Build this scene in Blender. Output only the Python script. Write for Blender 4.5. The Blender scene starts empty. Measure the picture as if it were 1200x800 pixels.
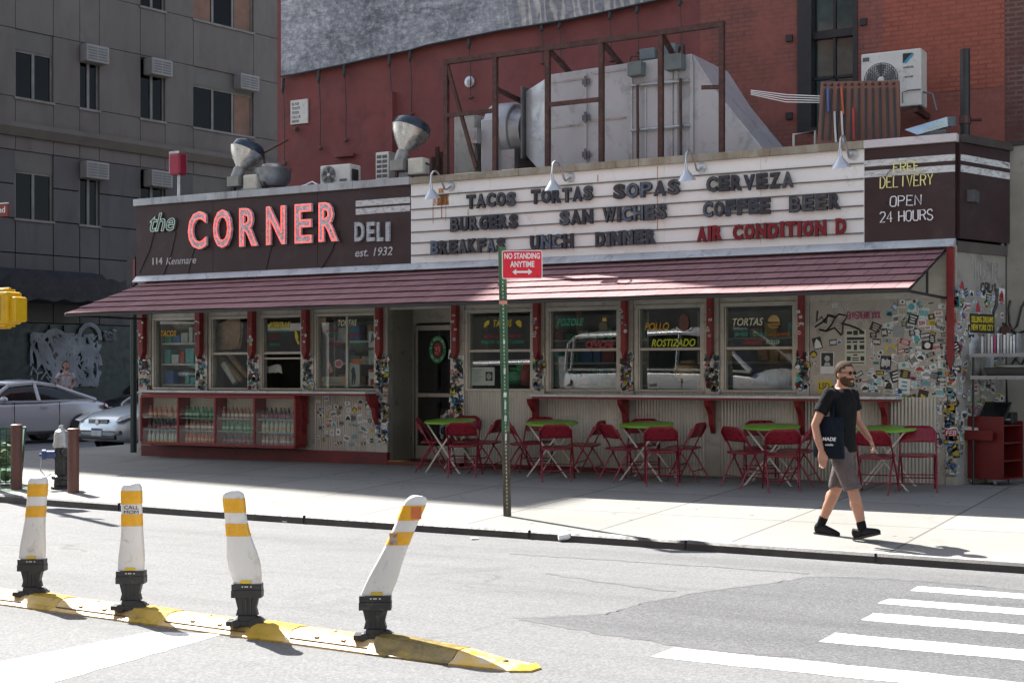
import bpy, bmesh, math, random
from mathutils import Vector, Matrix, Euler
R_ = math.radians
sc = bpy.context.scene
col = sc.collection
rnd = random.Random(7)

# ------------------------------------------------------------- camera
CX, CY, CZ = 10.51, -18.35, 1.38
FP = 1700.0                     # focal length in pixels of a 1200 px wide picture
HOR = 441.0                     # horizon row
YAW = R_(29.8)
FW = (-math.sin(YAW), math.cos(YAW)); RT = (math.cos(YAW), math.sin(YAW))
cam = bpy.data.cameras.new('camera')
camo = bpy.data.objects.new('camera', cam); col.objects.link(camo)
camo.location = (CX, CY, CZ); camo.rotation_euler = (R_(90), 0, YAW)
cam.sensor_width = 36; cam.lens = 36 * FP / 1200
cam.shift_y = (HOR - 400) / 1200
cam.clip_end = 2000; cam.clip_start = 0.1
sc.camera = camo

# ------------------------------------------------------------- light
SAZ, SEL = R_(24), R_(48)       # sun stands left of the diner, a little behind its front
SUNV = Vector((-math.cos(SAZ) * math.cos(SEL), math.sin(SAZ) * math.cos(SEL), math.sin(SEL)))
world = bpy.data.worlds.new('World'); sc.world = world; world.use_nodes = True
nt = world.node_tree
sky = nt.nodes.new('ShaderNodeTexSky'); sky.sky_type = 'NISHITA'; sky.sun_disc = False
sky.sun_elevation = SEL; sky.sun_rotation = math.atan2(SUNV.x, SUNV.y)
sky.air_density = 1.0; sky.dust_density = 1.2; sky.ozone_density = 1.0
bg = nt.nodes['Background']; bg.inputs['Strength'].default_value = 0.088
hs = nt.nodes.new('ShaderNodeHueSaturation'); hs.inputs['Saturation'].default_value = 0.62
nt.links.new(sky.outputs[0], hs.inputs['Color']); nt.links.new(hs.outputs[0], bg.inputs['Color'])
sl = bpy.data.lights.new('sun', 'SUN'); sl.energy = 5.0; sl.angle = R_(0.55); sl.color = (1.0, 0.965, 0.91)
slo = bpy.data.objects.new('sun', sl); col.objects.link(slo)
slo.rotation_euler = SUNV.to_track_quat('Z', 'Y').to_euler()
slo.location = (-30, 20, 60)
sc.view_settings.view_transform = 'Standard'; sc.view_settings.look = 'None'
sc.view_settings.exposure = 1.7; sc.view_settings.gamma = 1.0
sc.view_settings.use_curve_mapping = False
sc.render.engine = 'CYCLES'
sc.cycles.max_bounces = 8; sc.cycles.diffuse_bounces = 4; sc.cycles.glossy_bounces = 4
sc.cycles.transmission_bounces = 6; sc.cycles.transparent_max_bounces = 10
sc.cycles.caustics_reflective = False; sc.cycles.caustics_refractive = False
sc.cycles.sample_clamp_indirect = 4.0
sc.cycles.use_denoising = True

# ------------------------------------------------------------- picture -> place
Z0, KS = 0.035, 0.043                      # fall of the pavement towards the kerb
ZR = -0.28                      # road level
def ray(px):
    t = (px - 600) / FP
    return FW[0] + t * RT[0], FW[1] + t * RT[1]
def D(px, py, s):
    dx, dy = ray(px); return Vector((CX + s * dx, CY + s * dy, CZ + s * (HOR - py) / FP))
def Y(px, py, y=0.0):           # on the plane y = const
    dx, dy = ray(px); return D(px, py, (y - CY) / dy)
def XP(px, py, x):
    dx, dy = ray(px); return D(px, py, (x - CX) / dx)
def Zp(px, py, z):
    return D(px, py, (z - CZ) * FP / (HOR - py))
def Rd(px, py): return Zp(px, py, ZR)
def G(px, py):                  # on the sloping pavement
    dx, dy = ray(px); v = (HOR - py) / FP
    return D(px, py, (Z0 + KS * CY - CZ) / (v - KS * dy))
def gz(y): return Z0 + KS * min(y, 0.0)
def fx(px, y=0.0): return Y(px, 441, y).x
def fz(px, py, y=0.0): return Y(px, py, y).z

# ------------------------------------------------------------- objects
def tag(o, label=None, cat=None, group=None, kind=None):
    if label: o['label'] = label
    if cat: o['category'] = cat
    if group: o['group'] = group
    if kind: o['kind'] = kind
    return o
def thing(name, label, cat, loc=(0, 0, 0), rz=0, group=None):
    o = bpy.data.objects.new(name, None); col.objects.link(o)
    o.location = loc; o.rotation_euler = (0, 0, rz); o.empty_display_size = .1
    return tag(o, label, cat, group)
def copy_tree(o, parent=None):
    c = o.copy(); col.objects.link(c)
    if parent: c.parent = parent
    for ch in list(o.children): copy_tree(ch, c)
    return c

class MB:
    """collects shapes into one mesh"""
    def __init__(s): s.v = []; s.f = []; s.m = []; s.mi = 0
    def add(s, vs, fs):
        b = len(s.v); s.v += [tuple(v) for v in vs]
        s.f += [tuple(i + b for i in f) for f in fs]; s.m += [s.mi] * len(fs)
        return s
    def box(s, a, b):
        x0, x1 = sorted((a[0], b[0])); y0, y1 = sorted((a[1], b[1])); z0, z1 = sorted((a[2], b[2]))
        vs = [(x0,y0,z0),(x1,y0,z0),(x1,y1,z0),(x0,y1,z0),(x0,y0,z1),(x1,y0,z1),(x1,y1,z1),(x0,y1,z1)]
        return s.add(vs, [(0,3,2,1),(4,5,6,7),(0,1,5,4),(1,2,6,5),(2,3,7,6),(3,0,4,7)])
    def bx(s, c, d, rot=(0, 0, 0)):
        M = Matrix.Translation(c) @ Euler(rot).to_matrix().to_4x4()
        h = [x / 2 for x in d]
        vs = [M @ Vector((sx*h[0], sy*h[1], sz*h[2])) for sz in (-1,1) for sx, sy in ((-1,-1),(1,-1),(1,1),(-1,1))]
        return s.add(vs, [(0,3,2,1),(4,5,6,7),(0,1,5,4),(1,2,6,5),(2,3,7,6),(3,0,4,7)])
    def bar(s, p, q, w, h, up=(0, 0, 1)):
        p = Vector(p); q = Vector(q); d = (q - p).normalized(); u = Vector(up)
        if abs(d.dot(u)) > .98: u = Vector((0, 1, 0))
        a = d.cross(u).normalized() * w / 2; b = a.cross(d).normalized() * h / 2
        vs = [p-a-b, p+a-b, p+a+b, p-a+b, q-a-b, q+a-b, q+a+b, q-a+b]
        return s.add(vs, [(0,1,2,3),(7,6,5,4),(4,5,1,0),(5,6,2,1),(6,7,3,2),(7,4,0,3)])
    def cyl(s, p, q, r0, r1=None, n=12, caps=True):
        return s.tube([p, q], [r0, r0 if r1 is None else r1], n, caps)
    def tube(s, pts, r, n=8, caps=True, closed=False, flat=None):
        pts = [Vector(p) for p in pts]; k = len(pts)
        rs = r if isinstance(r, (list, tuple)) else [r] * k
        vs = []; ref = None
        for i, p in enumerate(pts):
            if closed: t = pts[(i+1) % k] - pts[i-1]
            else: t = pts[min(i+1, k-1)] - pts[max(i-1, 0)]
            if t.length < 1e-9: t = Vector((0, 0, 1))
            t.normalize()
            if ref is None:
                ref = Vector((0, 0, 1)) if abs(t.z) < .9 else Vector((1, 0, 0))
            a = t.cross(ref)
            if a.length < 1e-4: a = t.orthogonal()
            a.normalize(); b = a.cross(t).normalized(); ref = b
            ra, rb = rs[i] if isinstance(rs[i], (list, tuple)) else (rs[i], rs[i])
            for j in range(n):
                w = 2 * math.pi * j / n
                vs.append(p + a * ra * math.cos(w) + b * rb * math.sin(w))
        fs = []
        for i in range(k if closed else k - 1):
            i2 = (i + 1) % k
            for j in range(n):
                j2 = (j + 1) % n
                fs.append((i*n+j, i*n+j2, i2*n+j2, i2*n+j))
        if caps and not closed:
            fs.append(tuple(range(n-1, -1, -1))); fs.append(tuple((k-1)*n + j for j in range(n)))
        return s.add(vs, fs)
    def lathe(s, prof, o=(0, 0, 0), axis=(0, 0, 1), n=20, caps=True):
        o = Vector(o); ax = Vector(axis).normalized(); a = ax.orthogonal().normalized(); b = ax.cross(a)
        vs = []
        for r, h in prof:
            for j in range(n):
                w = 2 * math.pi * j / n
                vs.append(o + ax * h + (a * math.cos(w) + b * math.sin(w)) * max(r, 1e-4))
        fs = []
        for i in range(len(prof) - 1):
            for j in range(n):
                j2 = (j + 1) % n
                fs.append((i*n+j, i*n+j2, (i+1)*n+j2, (i+1)*n+j))
        if caps:
            fs.append(tuple(range(n-1, -1, -1))); fs.append(tuple((len(prof)-1)*n + j for j in range(n)))
        return s.add(vs, fs)
    def loft(s, rings, caps=True):
        n = len(rings[0]); vs = [p for r in rings for p in r]; fs = []
        for i in range(len(rings) - 1):
            for j in range(n):
                j2 = (j + 1) % n
                fs.append((i*n+j, i*n+j2, (i+1)*n+j2, (i+1)*n+j))
        if caps:
            fs.append(tuple(range(n-1, -1, -1))); fs.append(tuple((len(rings)-1)*n + j for j in range(n)))
        return s.add(vs, fs)
    def prism(s, poly, off):    # polygon of 3-D points pushed by a vector
        off = Vector(off); n = len(poly); p = [Vector(q) for q in poly]
        vs = p + [q + off for q in p]
        fs = [tuple(range(n-1, -1, -1)), tuple(range(n, 2*n))]
        for j in range(n):
            j2 = (j + 1) % n; fs.append((j, j2, n+j2, n+j))
        return s.add(vs, fs)
    def ball(s, c, r, nu=12, nv=8, rot=None):
        c = Vector(c); r = (r, r, r) if isinstance(r, (int, float)) else r
        vs = []; fs = []
        M = Euler(rot).to_matrix() if rot else None
        for i in range(nv + 1):
            th = math.pi * i / nv
            for j in range(nu):
                w = 2 * math.pi * j / nu
                q = Vector((r[0]*max(math.sin(th),.01)*math.cos(w), r[1]*max(math.sin(th),.01)*math.sin(w), -r[2]*math.cos(th)))
                vs.append(c + (M @ q if M else q))
        for i in range(nv):
            for j in range(nu):
                j2 = (j + 1) % nu
                fs.append((i*nu+j, i*nu+j2, (i+1)*nu+j2, (i+1)*nu+j))
        fs.append(tuple(range(nu-1, -1, -1))); fs.append(tuple(nv*nu + j for j in range(nu)))
        return s.add(vs, fs)
    def mesh(s, md, M):         # another mesh, moved by a matrix
        return s.add([M @ v.co for v in md.vertices], [tuple(p.vertices) for p in md.polygons])
    def build(s, name, mats, parent=None, smooth=False, bevel=0, loc=None, fix=True):
        me = bpy.data.meshes.new(name); me.from_pydata(s.v, [], s.f)
        if not isinstance(mats, (list, tuple)): mats = [mats]
        for m in mats: me.materials.append(m)
        if len(mats) > 1: me.polygons.foreach_set('material_index', s.m)
        if fix:
            bm = bmesh.new(); bm.from_mesh(me); bmesh.ops.recalc_face_normals(bm, faces=bm.faces); bm.to_mesh(me); bm.free()
        if smooth:
            me.polygons.foreach_set('use_smooth', [True] * len(me.polygons))
            try: me.set_sharp_from_angle(angle=R_(42 if smooth is True else smooth))
            except Exception: pass
        me.update()
        o = bpy.data.objects.new(name, me); col.objects.link(o)
        if loc is not None: o.location = loc
        if parent: o.parent = parent
        if bevel:
            b = o.modifiers.new('bevel', 'BEVEL'); b.width = bevel; b.segments = 2; b.limit_method = 'ANGLE'
        return o

# ------------------------------------------------------------- lettering
_tc = {}
def text_mesh(s, bold=0.0, shear=0.0, extrude=0.0, tube=0.0, res=3):
    k = (s, bold, shear, extrude, tube)
    if k in _tc: return _tc[k]
    cu = bpy.data.curves.new('lettering', 'FONT'); cu.body = s; cu.size = 1; cu.offset = bold; cu.shear = shear
    cu.extrude = extrude; cu.resolution_u = res
    if tube: cu.fill_mode = 'NONE'; cu.bevel_depth = tube; cu.bevel_resolution = 1
    o = bpy.data.objects.new('lettering', cu); col.objects.link(o)
    dg = bpy.context.evaluated_depsgraph_get()
    me = bpy.data.meshes.new_from_object(o.evaluated_get(dg))
    bpy.data.objects.remove(o); bpy.data.curves.remove(cu)
    me.materials.clear()
    _tc[k] = me
    return me
def put_text(mb, s, x0, x1, z0, z1, y, depth=.004, bold=0.012, shear=0.0, tube=0.0, M0=None):
    """lettering standing in the plane y, facing -y, filling the given box (M0 moves the plane elsewhere)"""
    me = text_mesh(s, bold, shear, 0.5 if not tube else 0.0, tube)
    if not me.vertices: return mb
    xs = [v.co.x for v in me.vertices]; ys = [v.co.y for v in me.vertices]
    ax, bx = min(xs), max(xs); ay, by = min(ys), max(ys)
    kx = (x1 - x0) / (bx - ax); kz = (z1 - z0) / max(by - ay, 1e-6)
    kd = depth if not tube else (kx + kz) / 2
    M = Matrix(((kx, 0, 0, x0 - ax * kx), (0, 0, -kd, y), (0, kz, 0, z0 - ay * kz), (0, 0, 0, 1)))
    if M0 is not None: M = M0 @ M
    return mb.mesh(me, M)

STROKES = {  # single-line letters on a 4 x 6 grid
 'A': [[(0,0),(2,6),(4,0)],[(.8,2.2),(3.2,2.2)]], 'B': [[(0,0),(0,6),(2.5,6),(3.5,5),(3.5,4),(2.5,3.2),(0,3.2)],[(2.5,3.2),(4,2),(4,1),(3,0),(0,0)]],
 'C': [[(4,5),(3,6),(1,6),(0,5),(0,1),(1,0),(3,0),(4,1)]], 'D': [[(0,0),(0,6),(2.5,6),(4,4.5),(4,1.5),(2.5,0),(0,0)]],
 'E': [[(4,6),(0,6),(0,0),(4,0)],[(0,3),(3,3)]], 'F': [[(4,6),(0,6),(0,0)],[(0,3),(3,3)]],
 'H': [[(0,0),(0,6)],[(4,0),(4,6)],[(0,3),(4,3)]], 'I': [[(2,0),(2,6)]], 'L': [[(0,6),(0,0),(3.6,0)]],
 'N': [[(0,0),(0,6),(4,0),(4,6)]], 'O': [[(1,0),(0,1),(0,5),(1,6),(3,6),(4,5),(4,1),(3,0),(1,0)]],
 'P': [[(0,0),(0,6),(3,6),(4,5),(4,4),(3,3),(0,3)]], 'R': [[(0,0),(0,6),(3,6),(4,5),(4,4),(3,3),(0,3)],[(2,3),(4,0)]],
 'S': [[(4,5),(3,6),(1,6),(0,5),(0,4),(1,3.2),(3,2.8),(4,2),(4,1),(3,0),(1,0),(0,1)]], 'T': [[(0,6),(4,6)],[(2,6),(2,0)]],
 'U': [[(0,6),(0,1),(1,0),(3,0),(4,1),(4,6)]], 'V': [[(0,6),(2,0),(4,6)]], 'Y': [[(0,6),(2,3),(4,6)],[(2,3),(2,0)]],
 'K': [[(0,0),(0,6)],[(4,6),(0,2.6)],[(1.4,3.6),(4,0)]], 'M': [[(0,0),(0,6),(2,2.5),(4,6),(4,0)]], 'W': [[(0,6),(1,0),(2,4),(3,0),(4,6)]],
 'X': [[(0,0),(4,6)],[(0,6),(4,0)]], 'Z': [[(0,6),(4,6),(0,0),(4,0)]], 'G': [[(4,5),(3,6),(1,6),(0,5),(0,1),(1,0),(3,0),(4,1),(4,3),(2.4,3)]],
 '2': [[(0,5),(1,6),(3,6),(4,5),(4,4),(0,0),(4,0)]], '4': [[(3,0),(3,6),(0,2),(4,2)]],
 't': [[(1.5,6),(1.2,1),(2,0),(3.4,.4)],[(0,4),(3.2,4)]], 'h': [[(.6,0),(1,6)],[(.8,2.8),(2,4),(3,3.4),(2.8,0.4),(3.6,0)]],
 'e': [[(.5,1.8),(3.2,2.4),(3.2,3.6),(2,4.2),(.8,3),(.6,1),(1.6,0),(3.4,.6)]]}
def strokes(mb, s, x0, x1, z0, z1, y, r, gap=1.6, n=5, wob=0.0, M0=None, shear=0):
    tot = sum(2.4 if c == ' ' else 4 for c in s) + gap * (len(s) - 1); u = 0
    kx = (x1 - x0) / tot; kz = (z1 - z0) / 6
    for c in s:
        if c != ' ':
            for st in STROKES[c]:
                pts = []
                for (a, b) in st:
                    p = Vector((x0 + (u + a + shear * b) * kx + rnd.uniform(-wob, wob), y, z0 + b * kz + rnd.uniform(-wob, wob)))
                    pts.append(M0 @ p if M0 is not None else p)
                mb.tube(pts, r, n)
        u += (2.4 if c == ' ' else 4) + gap
    return mb

# ------------------------------------------------------------- materials
_mc = {}
def nodes(name):
    m = bpy.data.materials.new(name); m.use_nodes = True
    t = m.node_tree; b = t.nodes['Principled BSDF']
    return m, t, b
def N(t, kind, **kw):
    n = t.nodes.new('ShaderNode' + kind)
    for k, v in kw.items():
        if k in n.inputs: n.inputs[k].default_value = v
        else: setattr(n, k, v)
    return n
def pos(t, scale=(1, 1, 1), obj=False, rot=(0, 0, 0)):
    g = t.nodes.new('ShaderNodeTexCoord' if obj else 'ShaderNodeNewGeometry')
    mp = t.nodes.new('ShaderNodeMapping'); mp.inputs['Scale'].default_value = scale; mp.inputs['Rotation'].default_value = rot
    t.links.new(g.outputs['Object' if obj else 'Position'], mp.inputs['Vector'])
    return mp.outputs[0]
def ramp(t, src, stops):
    r = t.nodes.new('ShaderNodeValToRGB'); e = r.color_ramp.elements
    while len(e) < len(stops): e.new(.5)
    for i, (p, c) in enumerate(stops):
        e[i].position = p; e[i].color = (c, c, c, 1) if isinstance(c, (int, float)) else (*c, 1)
    t.links.new(src, r.inputs[0]); return r.outputs[0]
def mix(t, fac, a, b, mode='MIX'):
    m = t.nodes.new('ShaderNodeMix'); m.data_type = 'RGBA'; m.blend_type = mode
    if isinstance(fac, (int, float)): m.inputs[0].default_value = fac
    else: t.links.new(fac, m.inputs[0])
    for i, c in ((6, a), (7, b)):
        if isinstance(c, tuple): m.inputs[i].default_value = (*c, 1) if len(c) == 3 else c
        else: t.links.new(c, m.inputs[i])
    return m.outputs[2]
def noise(t, vec, scale, detail=4, rough=.55, dist=0):
    n = N(t, 'TexNoise', Scale=scale, Detail=detail, Roughness=rough, Distortion=dist); t.links.new(vec, n.inputs['Vector'])
    return n.outputs[0]
def math_(t, op, a, b=None, clamp=False):
    m = t.nodes.new('ShaderNodeMath'); m.operation = op; m.use_clamp = clamp
    for i, c in enumerate((a, b)):
        if c is None: continue
        if isinstance(c, (int, float)): m.inputs[i].default_value = c
        else: t.links.new(c, m.inputs[i])
    return m.outputs[0]
def bump(t, b, h, strength=.3, dist=.01):
    n = N(t, 'Bump', Strength=strength, Distance=dist); t.links.new(h, n.inputs['Height']); t.links.new(n.outputs[0], b.inputs['Normal'])
def mat(name, c, rough=.5, metal=0, var=.25, scale=3.0, grit=0.0, dirt=None, dirt_amt=.35, spec=None, stretch=(1, 1, 1), obj=False, coat=0):
    """paint / metal / plastic: a base colour with uneven tone, optional dirt of a second colour, fine bump"""
    if name in _mc: return _mc[name]
    m, t, b = nodes(name)
    v = pos(t, stretch, obj)
    n1 = noise(t, v, scale, 5, .6)
    lo = tuple(x * (1 - var) for x in c); hi = tuple(min(1, x * (1 + var)) for x in c)
    out = ramp(t, n1, [(.3, lo), (.7, hi)])
    if dirt:
        n2 = noise(t, v, scale * 2.3, 6, .7, .6)
        f = ramp(t, n2, [(.62 - dirt_amt * .5, 0.0), (.75, 1.0)])
        out = mix(t, f, out, dirt)
    t.links.new(out, b.inputs['Base Color'])
    b.inputs['Metallic'].default_value = metal
    rr = ramp(t, noise(t, v, scale * 4, 3), [(.3, max(0, rough - .1)), (.7, min(1, rough + .12))])
    t.links.new(rr, b.inputs['Roughness'])
    if spec is not None: b.inputs['Specular IOR Level'].default_value = spec
    if coat: b.inputs['Coat Weight'].default_value = coat; b.inputs['Coat Roughness'].default_value = .05
    if grit: bump(t, b, noise(t, v, scale * 14, 4), grit, .006)
    _mc[name] = m; return m
def glow(name, c, e, base=None):
    if name in _mc: return _mc[name]
    m, t, b = nodes(name)
    b.inputs['Base Color'].default_value = (*(base or c), 1)
    b.inputs['Emission Color'].default_value = (*c, 1); b.inputs['Emission Strength'].default_value = e
    b.inputs['Roughness'].default_value = .3
    _mc[name] = m; return m
def glass(name, tint=(.8, .85, .83), boost=1.6, rough=.0, wav=0.0):
    if name in _mc: return _mc[name]
    m = bpy.data.materials.new(name); m.use_nodes = True; t = m.node_tree; t.nodes.clear()
    o = t.nodes.new('ShaderNodeOutputMaterial'); tr = N(t, 'BsdfTransparent'); tr.inputs[0].default_value = (*tint, 1)
    gl = N(t, 'BsdfGlossy'); gl.inputs['Roughness'].default_value = rough; gl.inputs[0].default_value = (1, 1, 1, 1)
    fr = N(t, 'Fresnel', IOR=1.5); ge = N(t, 'NewGeometry'); f = math_(t, 'MULTIPLY', math_(t, 'MULTIPLY', fr.outputs[0], boost, True), math_(t, 'SUBTRACT', 1.0, ge.outputs['Backfacing']))
    if wav:
        bp = N(t, 'Bump', Strength=wav, Distance=.02); t.links.new(noise(t, pos(t), 1.6, 1), bp.inputs['Height'])
        t.links.new(bp.outputs[0], gl.inputs['Normal'])
    mx = t.nodes.new('ShaderNodeMixShader'); t.links.new(f, mx.inputs[0]); t.links.new(tr.outputs[0], mx.inputs[1]); t.links.new(gl.outputs[0], mx.inputs[2])
    t.links.new(mx.outputs[0], o.inputs[0])
    _mc[name] = m; return m
# ============================================================= materials in use
def m_asphalt(name, c, speck=.5, crack=True, tone=.16):
    m, t, b = nodes(name); v = pos(t)
    big = noise(t, v, .35, 4, .6); fine = noise(t, v, 55, 2, .7); mid = noise(t, pos(t, (1, 3.2, 1)), 2.2, 5, .65)
    lo = tuple(x * (1 - tone) for x in c); hi = tuple(x * (1 + tone) for x in c)
    a = ramp(t, big, [(.35, lo), (.65, hi)])
    a = mix(t, .55, a, ramp(t, mid, [(.3, tuple(x * .82 for x in c)), (.7, tuple(x * 1.12 for x in c))]))
    a = mix(t, speck, a, ramp(t, fine, [(.36, tuple(x * .45 for x in c)), (.52, c), (.66, tuple(min(1, x * 1.7) for x in c))]))
    wear = noise(t, pos(t, (.12, 1.1, 1)), 1.0, 5, .6); a = mix(t, .6, a, ramp(t, wear, [(.35, .62), (.5, .9), (.62, 1.0)]), 'MULTIPLY')
    st = noise(t, v, 1.1, 5, .7, .8); a = mix(t, ramp(t, st, [(.6, 0.0), (.74, .45)]), a, tuple(x * .55 for x in c))
    if crack:
        vo = N(t, 'TexVoronoi', feature='DISTANCE_TO_EDGE', Scale=.33)
        dv = N(t, 'Mix', data_type='VECTOR'); 
        nz = N(t, 'TexNoise', Scale=1.3, Detail=5); t.links.new(v, nz.inputs['Vector'])
        ad = N(t, 'VectorMath', operation='MULTIPLY_ADD'); t.links.new(nz.outputs[1], ad.inputs[0]); ad.inputs[1].default_value = (.9, .9, 0); t.links.new(v, ad.inputs[2])
        t.links.new(ad.outputs[0], vo.inputs['Vector'])
        ck = ramp(t, vo.outputs[0], [(.0, 1.0), (.012, 0.0)])
        msk = ramp(t, noise(t, v, .8, 2), [(.56, 0.0), (.66, .6)])
        a = mix(t, math_(t, 'MULTIPLY', ck, msk), a, tuple(x * .4 for x in c))
    t.links.new(a, b.inputs['Base Color']); b.inputs['Roughness'].default_value = .85; b.inputs['Specular IOR Level'].default_value = .3
    bump(t, b, fine, .5, .006)
    return m
def m_concrete(name, c, joint_x=1.52, joint_y=1.78, spots=True):
    m, t, b = nodes(name); v = pos(t)
    a = ramp(t, noise(t, v, .7, 6, .62), [(.3, tuple(x * .82 for x in c)), (.7, tuple(x * 1.1 for x in c))])
    fine = noise(t, v, 60, 3, .7)
    a = mix(t, .3, a, ramp(t, fine, [(.35, tuple(x * .6 for x in c)), (.65, tuple(min(1, x * 1.25) for x in c))]))
    st = noise(t, pos(t, (1, .8, 1)), 1.7, 6, .7, 1.0)
    a = mix(t, ramp(t, st, [(.56, 0.0), (.75, .4)]), a, tuple(x * .55 for x in c))
    if spots:   # trodden chewing gum
        vo = N(t, 'TexVoronoi', feature='F1', Scale=3.1); t.links.new(v, vo.inputs['Vector'])
        a = mix(t, ramp(t, vo.outputs[0], [(.07, .8), (.10, 0.0)]), a, tuple(x * .3 for x in c))
        vo = N(t, 'TexVoronoi', feature='F1', Scale=7.3); t.links.new(v, vo.inputs['Vector'])
        a = mix(t, ramp(t, vo.outputs[0], [(.05, .55), (.08, 0.0)]), a, tuple(x * .4 for x in c))
    sep = N(t, 'SeparateXYZ'); t.links.new(v, sep.inputs[0])
    def line(src, per, off):
        f = math_(t, 'PINGPONG', math_(t, 'ADD', src, off), per / 2)
        return ramp(t, math_(t, 'DIVIDE', f, per), [(.0, 1.0), (.010 / per, 1.0), (.015 / per, 0.0)])
    wn = N(t, 'TexWhiteNoise', noise_dimensions='2D'); cw = N(t, 'CombineXYZ')
    for i_, (o_, pr, of) in enumerate(((sep.outputs[0], joint_x, .62), (sep.outputs[1], joint_y, .2))): t.links.new(math_(t, 'ROUND', math_(t, 'DIVIDE', math_(t, 'ADD', o_, of - pr/2 + pr/2 - pr/2), pr)), cw.inputs[i_])
    t.links.new(cw.outputs[0], wn.inputs['Vector']); a = mix(t, .8, a, ramp(t, wn.outputs[0], [(.0, .78), (1.0, 1.0)]), 'MULTIPLY')
    j = math_(t, 'MAXIMUM', line(sep.outputs[0], joint_x, .62), line(sep.outputs[1], joint_y, .2))
    a = mix(t, math_(t, 'MULTIPLY', j, .85), a, tuple(x * .3 for x in c))
    t.links.new(a, b.inputs['Base Color']); b.inputs['Roughness'].default_value = .85; b.inputs['Specular IOR Level'].default_value = .3
    bump(t, b, math_(t, 'SUBTRACT', math_(t, 'MULTIPLY', fine, .3), j), .35, .006)
    return m
def m_brick(name, c1, c2, mortar, paint=None, amt=.5, rot=(R_(90), 0, 0), scale=1.0, msize=.012):
    m, t, b = nodes(name); v = pos(t, (1, 1, 1))
    sep = N(t, 'SeparateXYZ'); t.links.new(v, sep.inputs[0]); cmb = N(t, 'CombineXYZ')
    t.links.new(math_(t, 'ADD', sep.outputs[0], sep.outputs[1]), cmb.inputs[0]); t.links.new(sep.outputs[2], cmb.inputs[1])
    br = t.nodes.new('ShaderNodeTexBrick'); t.links.new(cmb.outputs[0], br.inputs['Vector'])
    br.inputs['Color1'].default_value = (*c1, 1); br.inputs['Color2'].default_value = (*c2, 1); br.inputs['Mortar'].default_value = (*mortar, 1)
    br.inputs['Scale'].default_value = scale; br.inputs['Brick Width'].default_value = .21; br.inputs['Row Height'].default_value = .07
    br.inputs['Mortar Size'].default_value = msize; br.inputs['Bias'].default_value = -.1
    a = br.outputs[0]
    if paint:
        n = noise(t, v, 1.4, 6, .65)
        a = mix(t, ramp(t, n, [(.62 - amt * .5, 1.0), (.72 - amt * .2, 0.25)]), a, paint)
    a = mix(t, .35, a, ramp(t, noise(t, v, 9, 5, .7), [(.3, .35), (.7, 1.0)]), 'MULTIPLY')
    t.links.new(a, b.inputs['Base Color']); b.inputs['Roughness'].default_value = .8
    bump(t, b, br.outputs[1], -.6, .01)
    return m
def m_ribbed(name, c, per=.045, metal=.55, rough=.42):
    m, t, b = nodes(name); v = pos(t); sep = N(t, 'SeparateXYZ'); t.links.new(v, sep.inputs[0])
    s = math_(t, 'SINE', math_(t, 'MULTIPLY', sep.outputs[0], 2 * math.pi / per))
    n = noise(t, pos(t, (1, 1, .35)), 2.0, 6, .65)
    a = ramp(t, n, [(.3, tuple(x * .72 for x in c)), (.7, tuple(x * 1.15 for x in c))])
    scuff = noise(t, pos(t, (.8, 1, 2.2)), 1.5, 5, .6)
    a = mix(t, ramp(t, scuff, [(.58, 0.0), (.74, .55)]), a, tuple(x * .32 for x in c))
    a = mix(t, .3, a, ramp(t, s, [(.2, .55), (.8, 1.0)]), 'MULTIPLY')
    t.links.new(a, b.inputs['Base Color']); b.inputs['Metallic'].default_value = metal; b.inputs['Roughness'].default_value = rough
    bump(t, b, s, .55, .008)
    return m
def m_shingle(name, c):
    m, t, b = nodes(name); v = pos(t); sep = N(t, 'SeparateXYZ'); t.links.new(v, sep.inputs[0])
    cmb = N(t, 'CombineXYZ'); t.links.new(sep.outputs[0], cmb.inputs[0]); t.links.new(sep.outputs[1], cmb.inputs[1])
    br = t.nodes.new('ShaderNodeTexBrick'); t.links.new(cmb.outputs[0], br.inputs['Vector'])
    br.inputs['Color1'].default_value = (*c, 1); br.inputs['Color2'].default_value = (c[0]*.82, c[1]*.78, c[2]*.8, 1); br.inputs['Mortar'].default_value = (c[0]*.3, c[1]*.27, c[2]*.27, 1)
    br.inputs['Scale'].default_value = 1; br.inputs['Brick Width'].default_value = .27; br.inputs['Row Height'].default_value = .3083; br.inputs['Mortar Size'].default_value = .0065
    n = noise(t, v, 90, 2, .7)
    a = mix(t, .35, br.outputs[0], ramp(t, n, [(.3, .4), (.7, 1.0)]), 'MULTIPLY')
    a = mix(t, .3, a, ramp(t, noise(t, v, 1.2, 5), [(.3, .55), (.7, 1.0)]), 'MULTIPLY')
    t.links.new(a, b.inputs['Base Color']); b.inputs['Roughness'].default_value = .85
    bump(t, b, n, .4, .004)
    return m
M = {}
M['road'] = m_asphalt('worn_asphalt', (.143, .144, .145), .42, tone=.12)
M['patch'] = m_asphalt('dark_asphalt', (.10, .101, .105), .6, False)
M['seam'] = mat('asphalt_seam', (.075, .075, .08), .7, var=.3, scale=9, grit=.3)
M['walk'] = m_concrete('pavement_concrete', (.26, .252, .232))
M['kerb'] = mat('kerb_steel_edge', (.045, .04, .038), .55, .2, var=.35, scale=5, grit=.3)
M['kerbtop'] = mat('kerb_concrete', (.34, .335, .33), .75, var=.2, scale=6, grit=.3)
M['paintw'] = mat('road_paint', (.70, .70, .68), .75, var=.08, scale=5, dirt=(.22, .22, .22), dirt_amt=.26, grit=.25)
M['steel'] = mat('wall_metal', (.36, .34, .30), .45, .35, var=.12, scale=2, dirt=(.17, .155, .13), dirt_amt=.2)
M['rib'] = m_ribbed('ribbed_metal', (.46, .43, .375), metal=.3)
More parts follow.
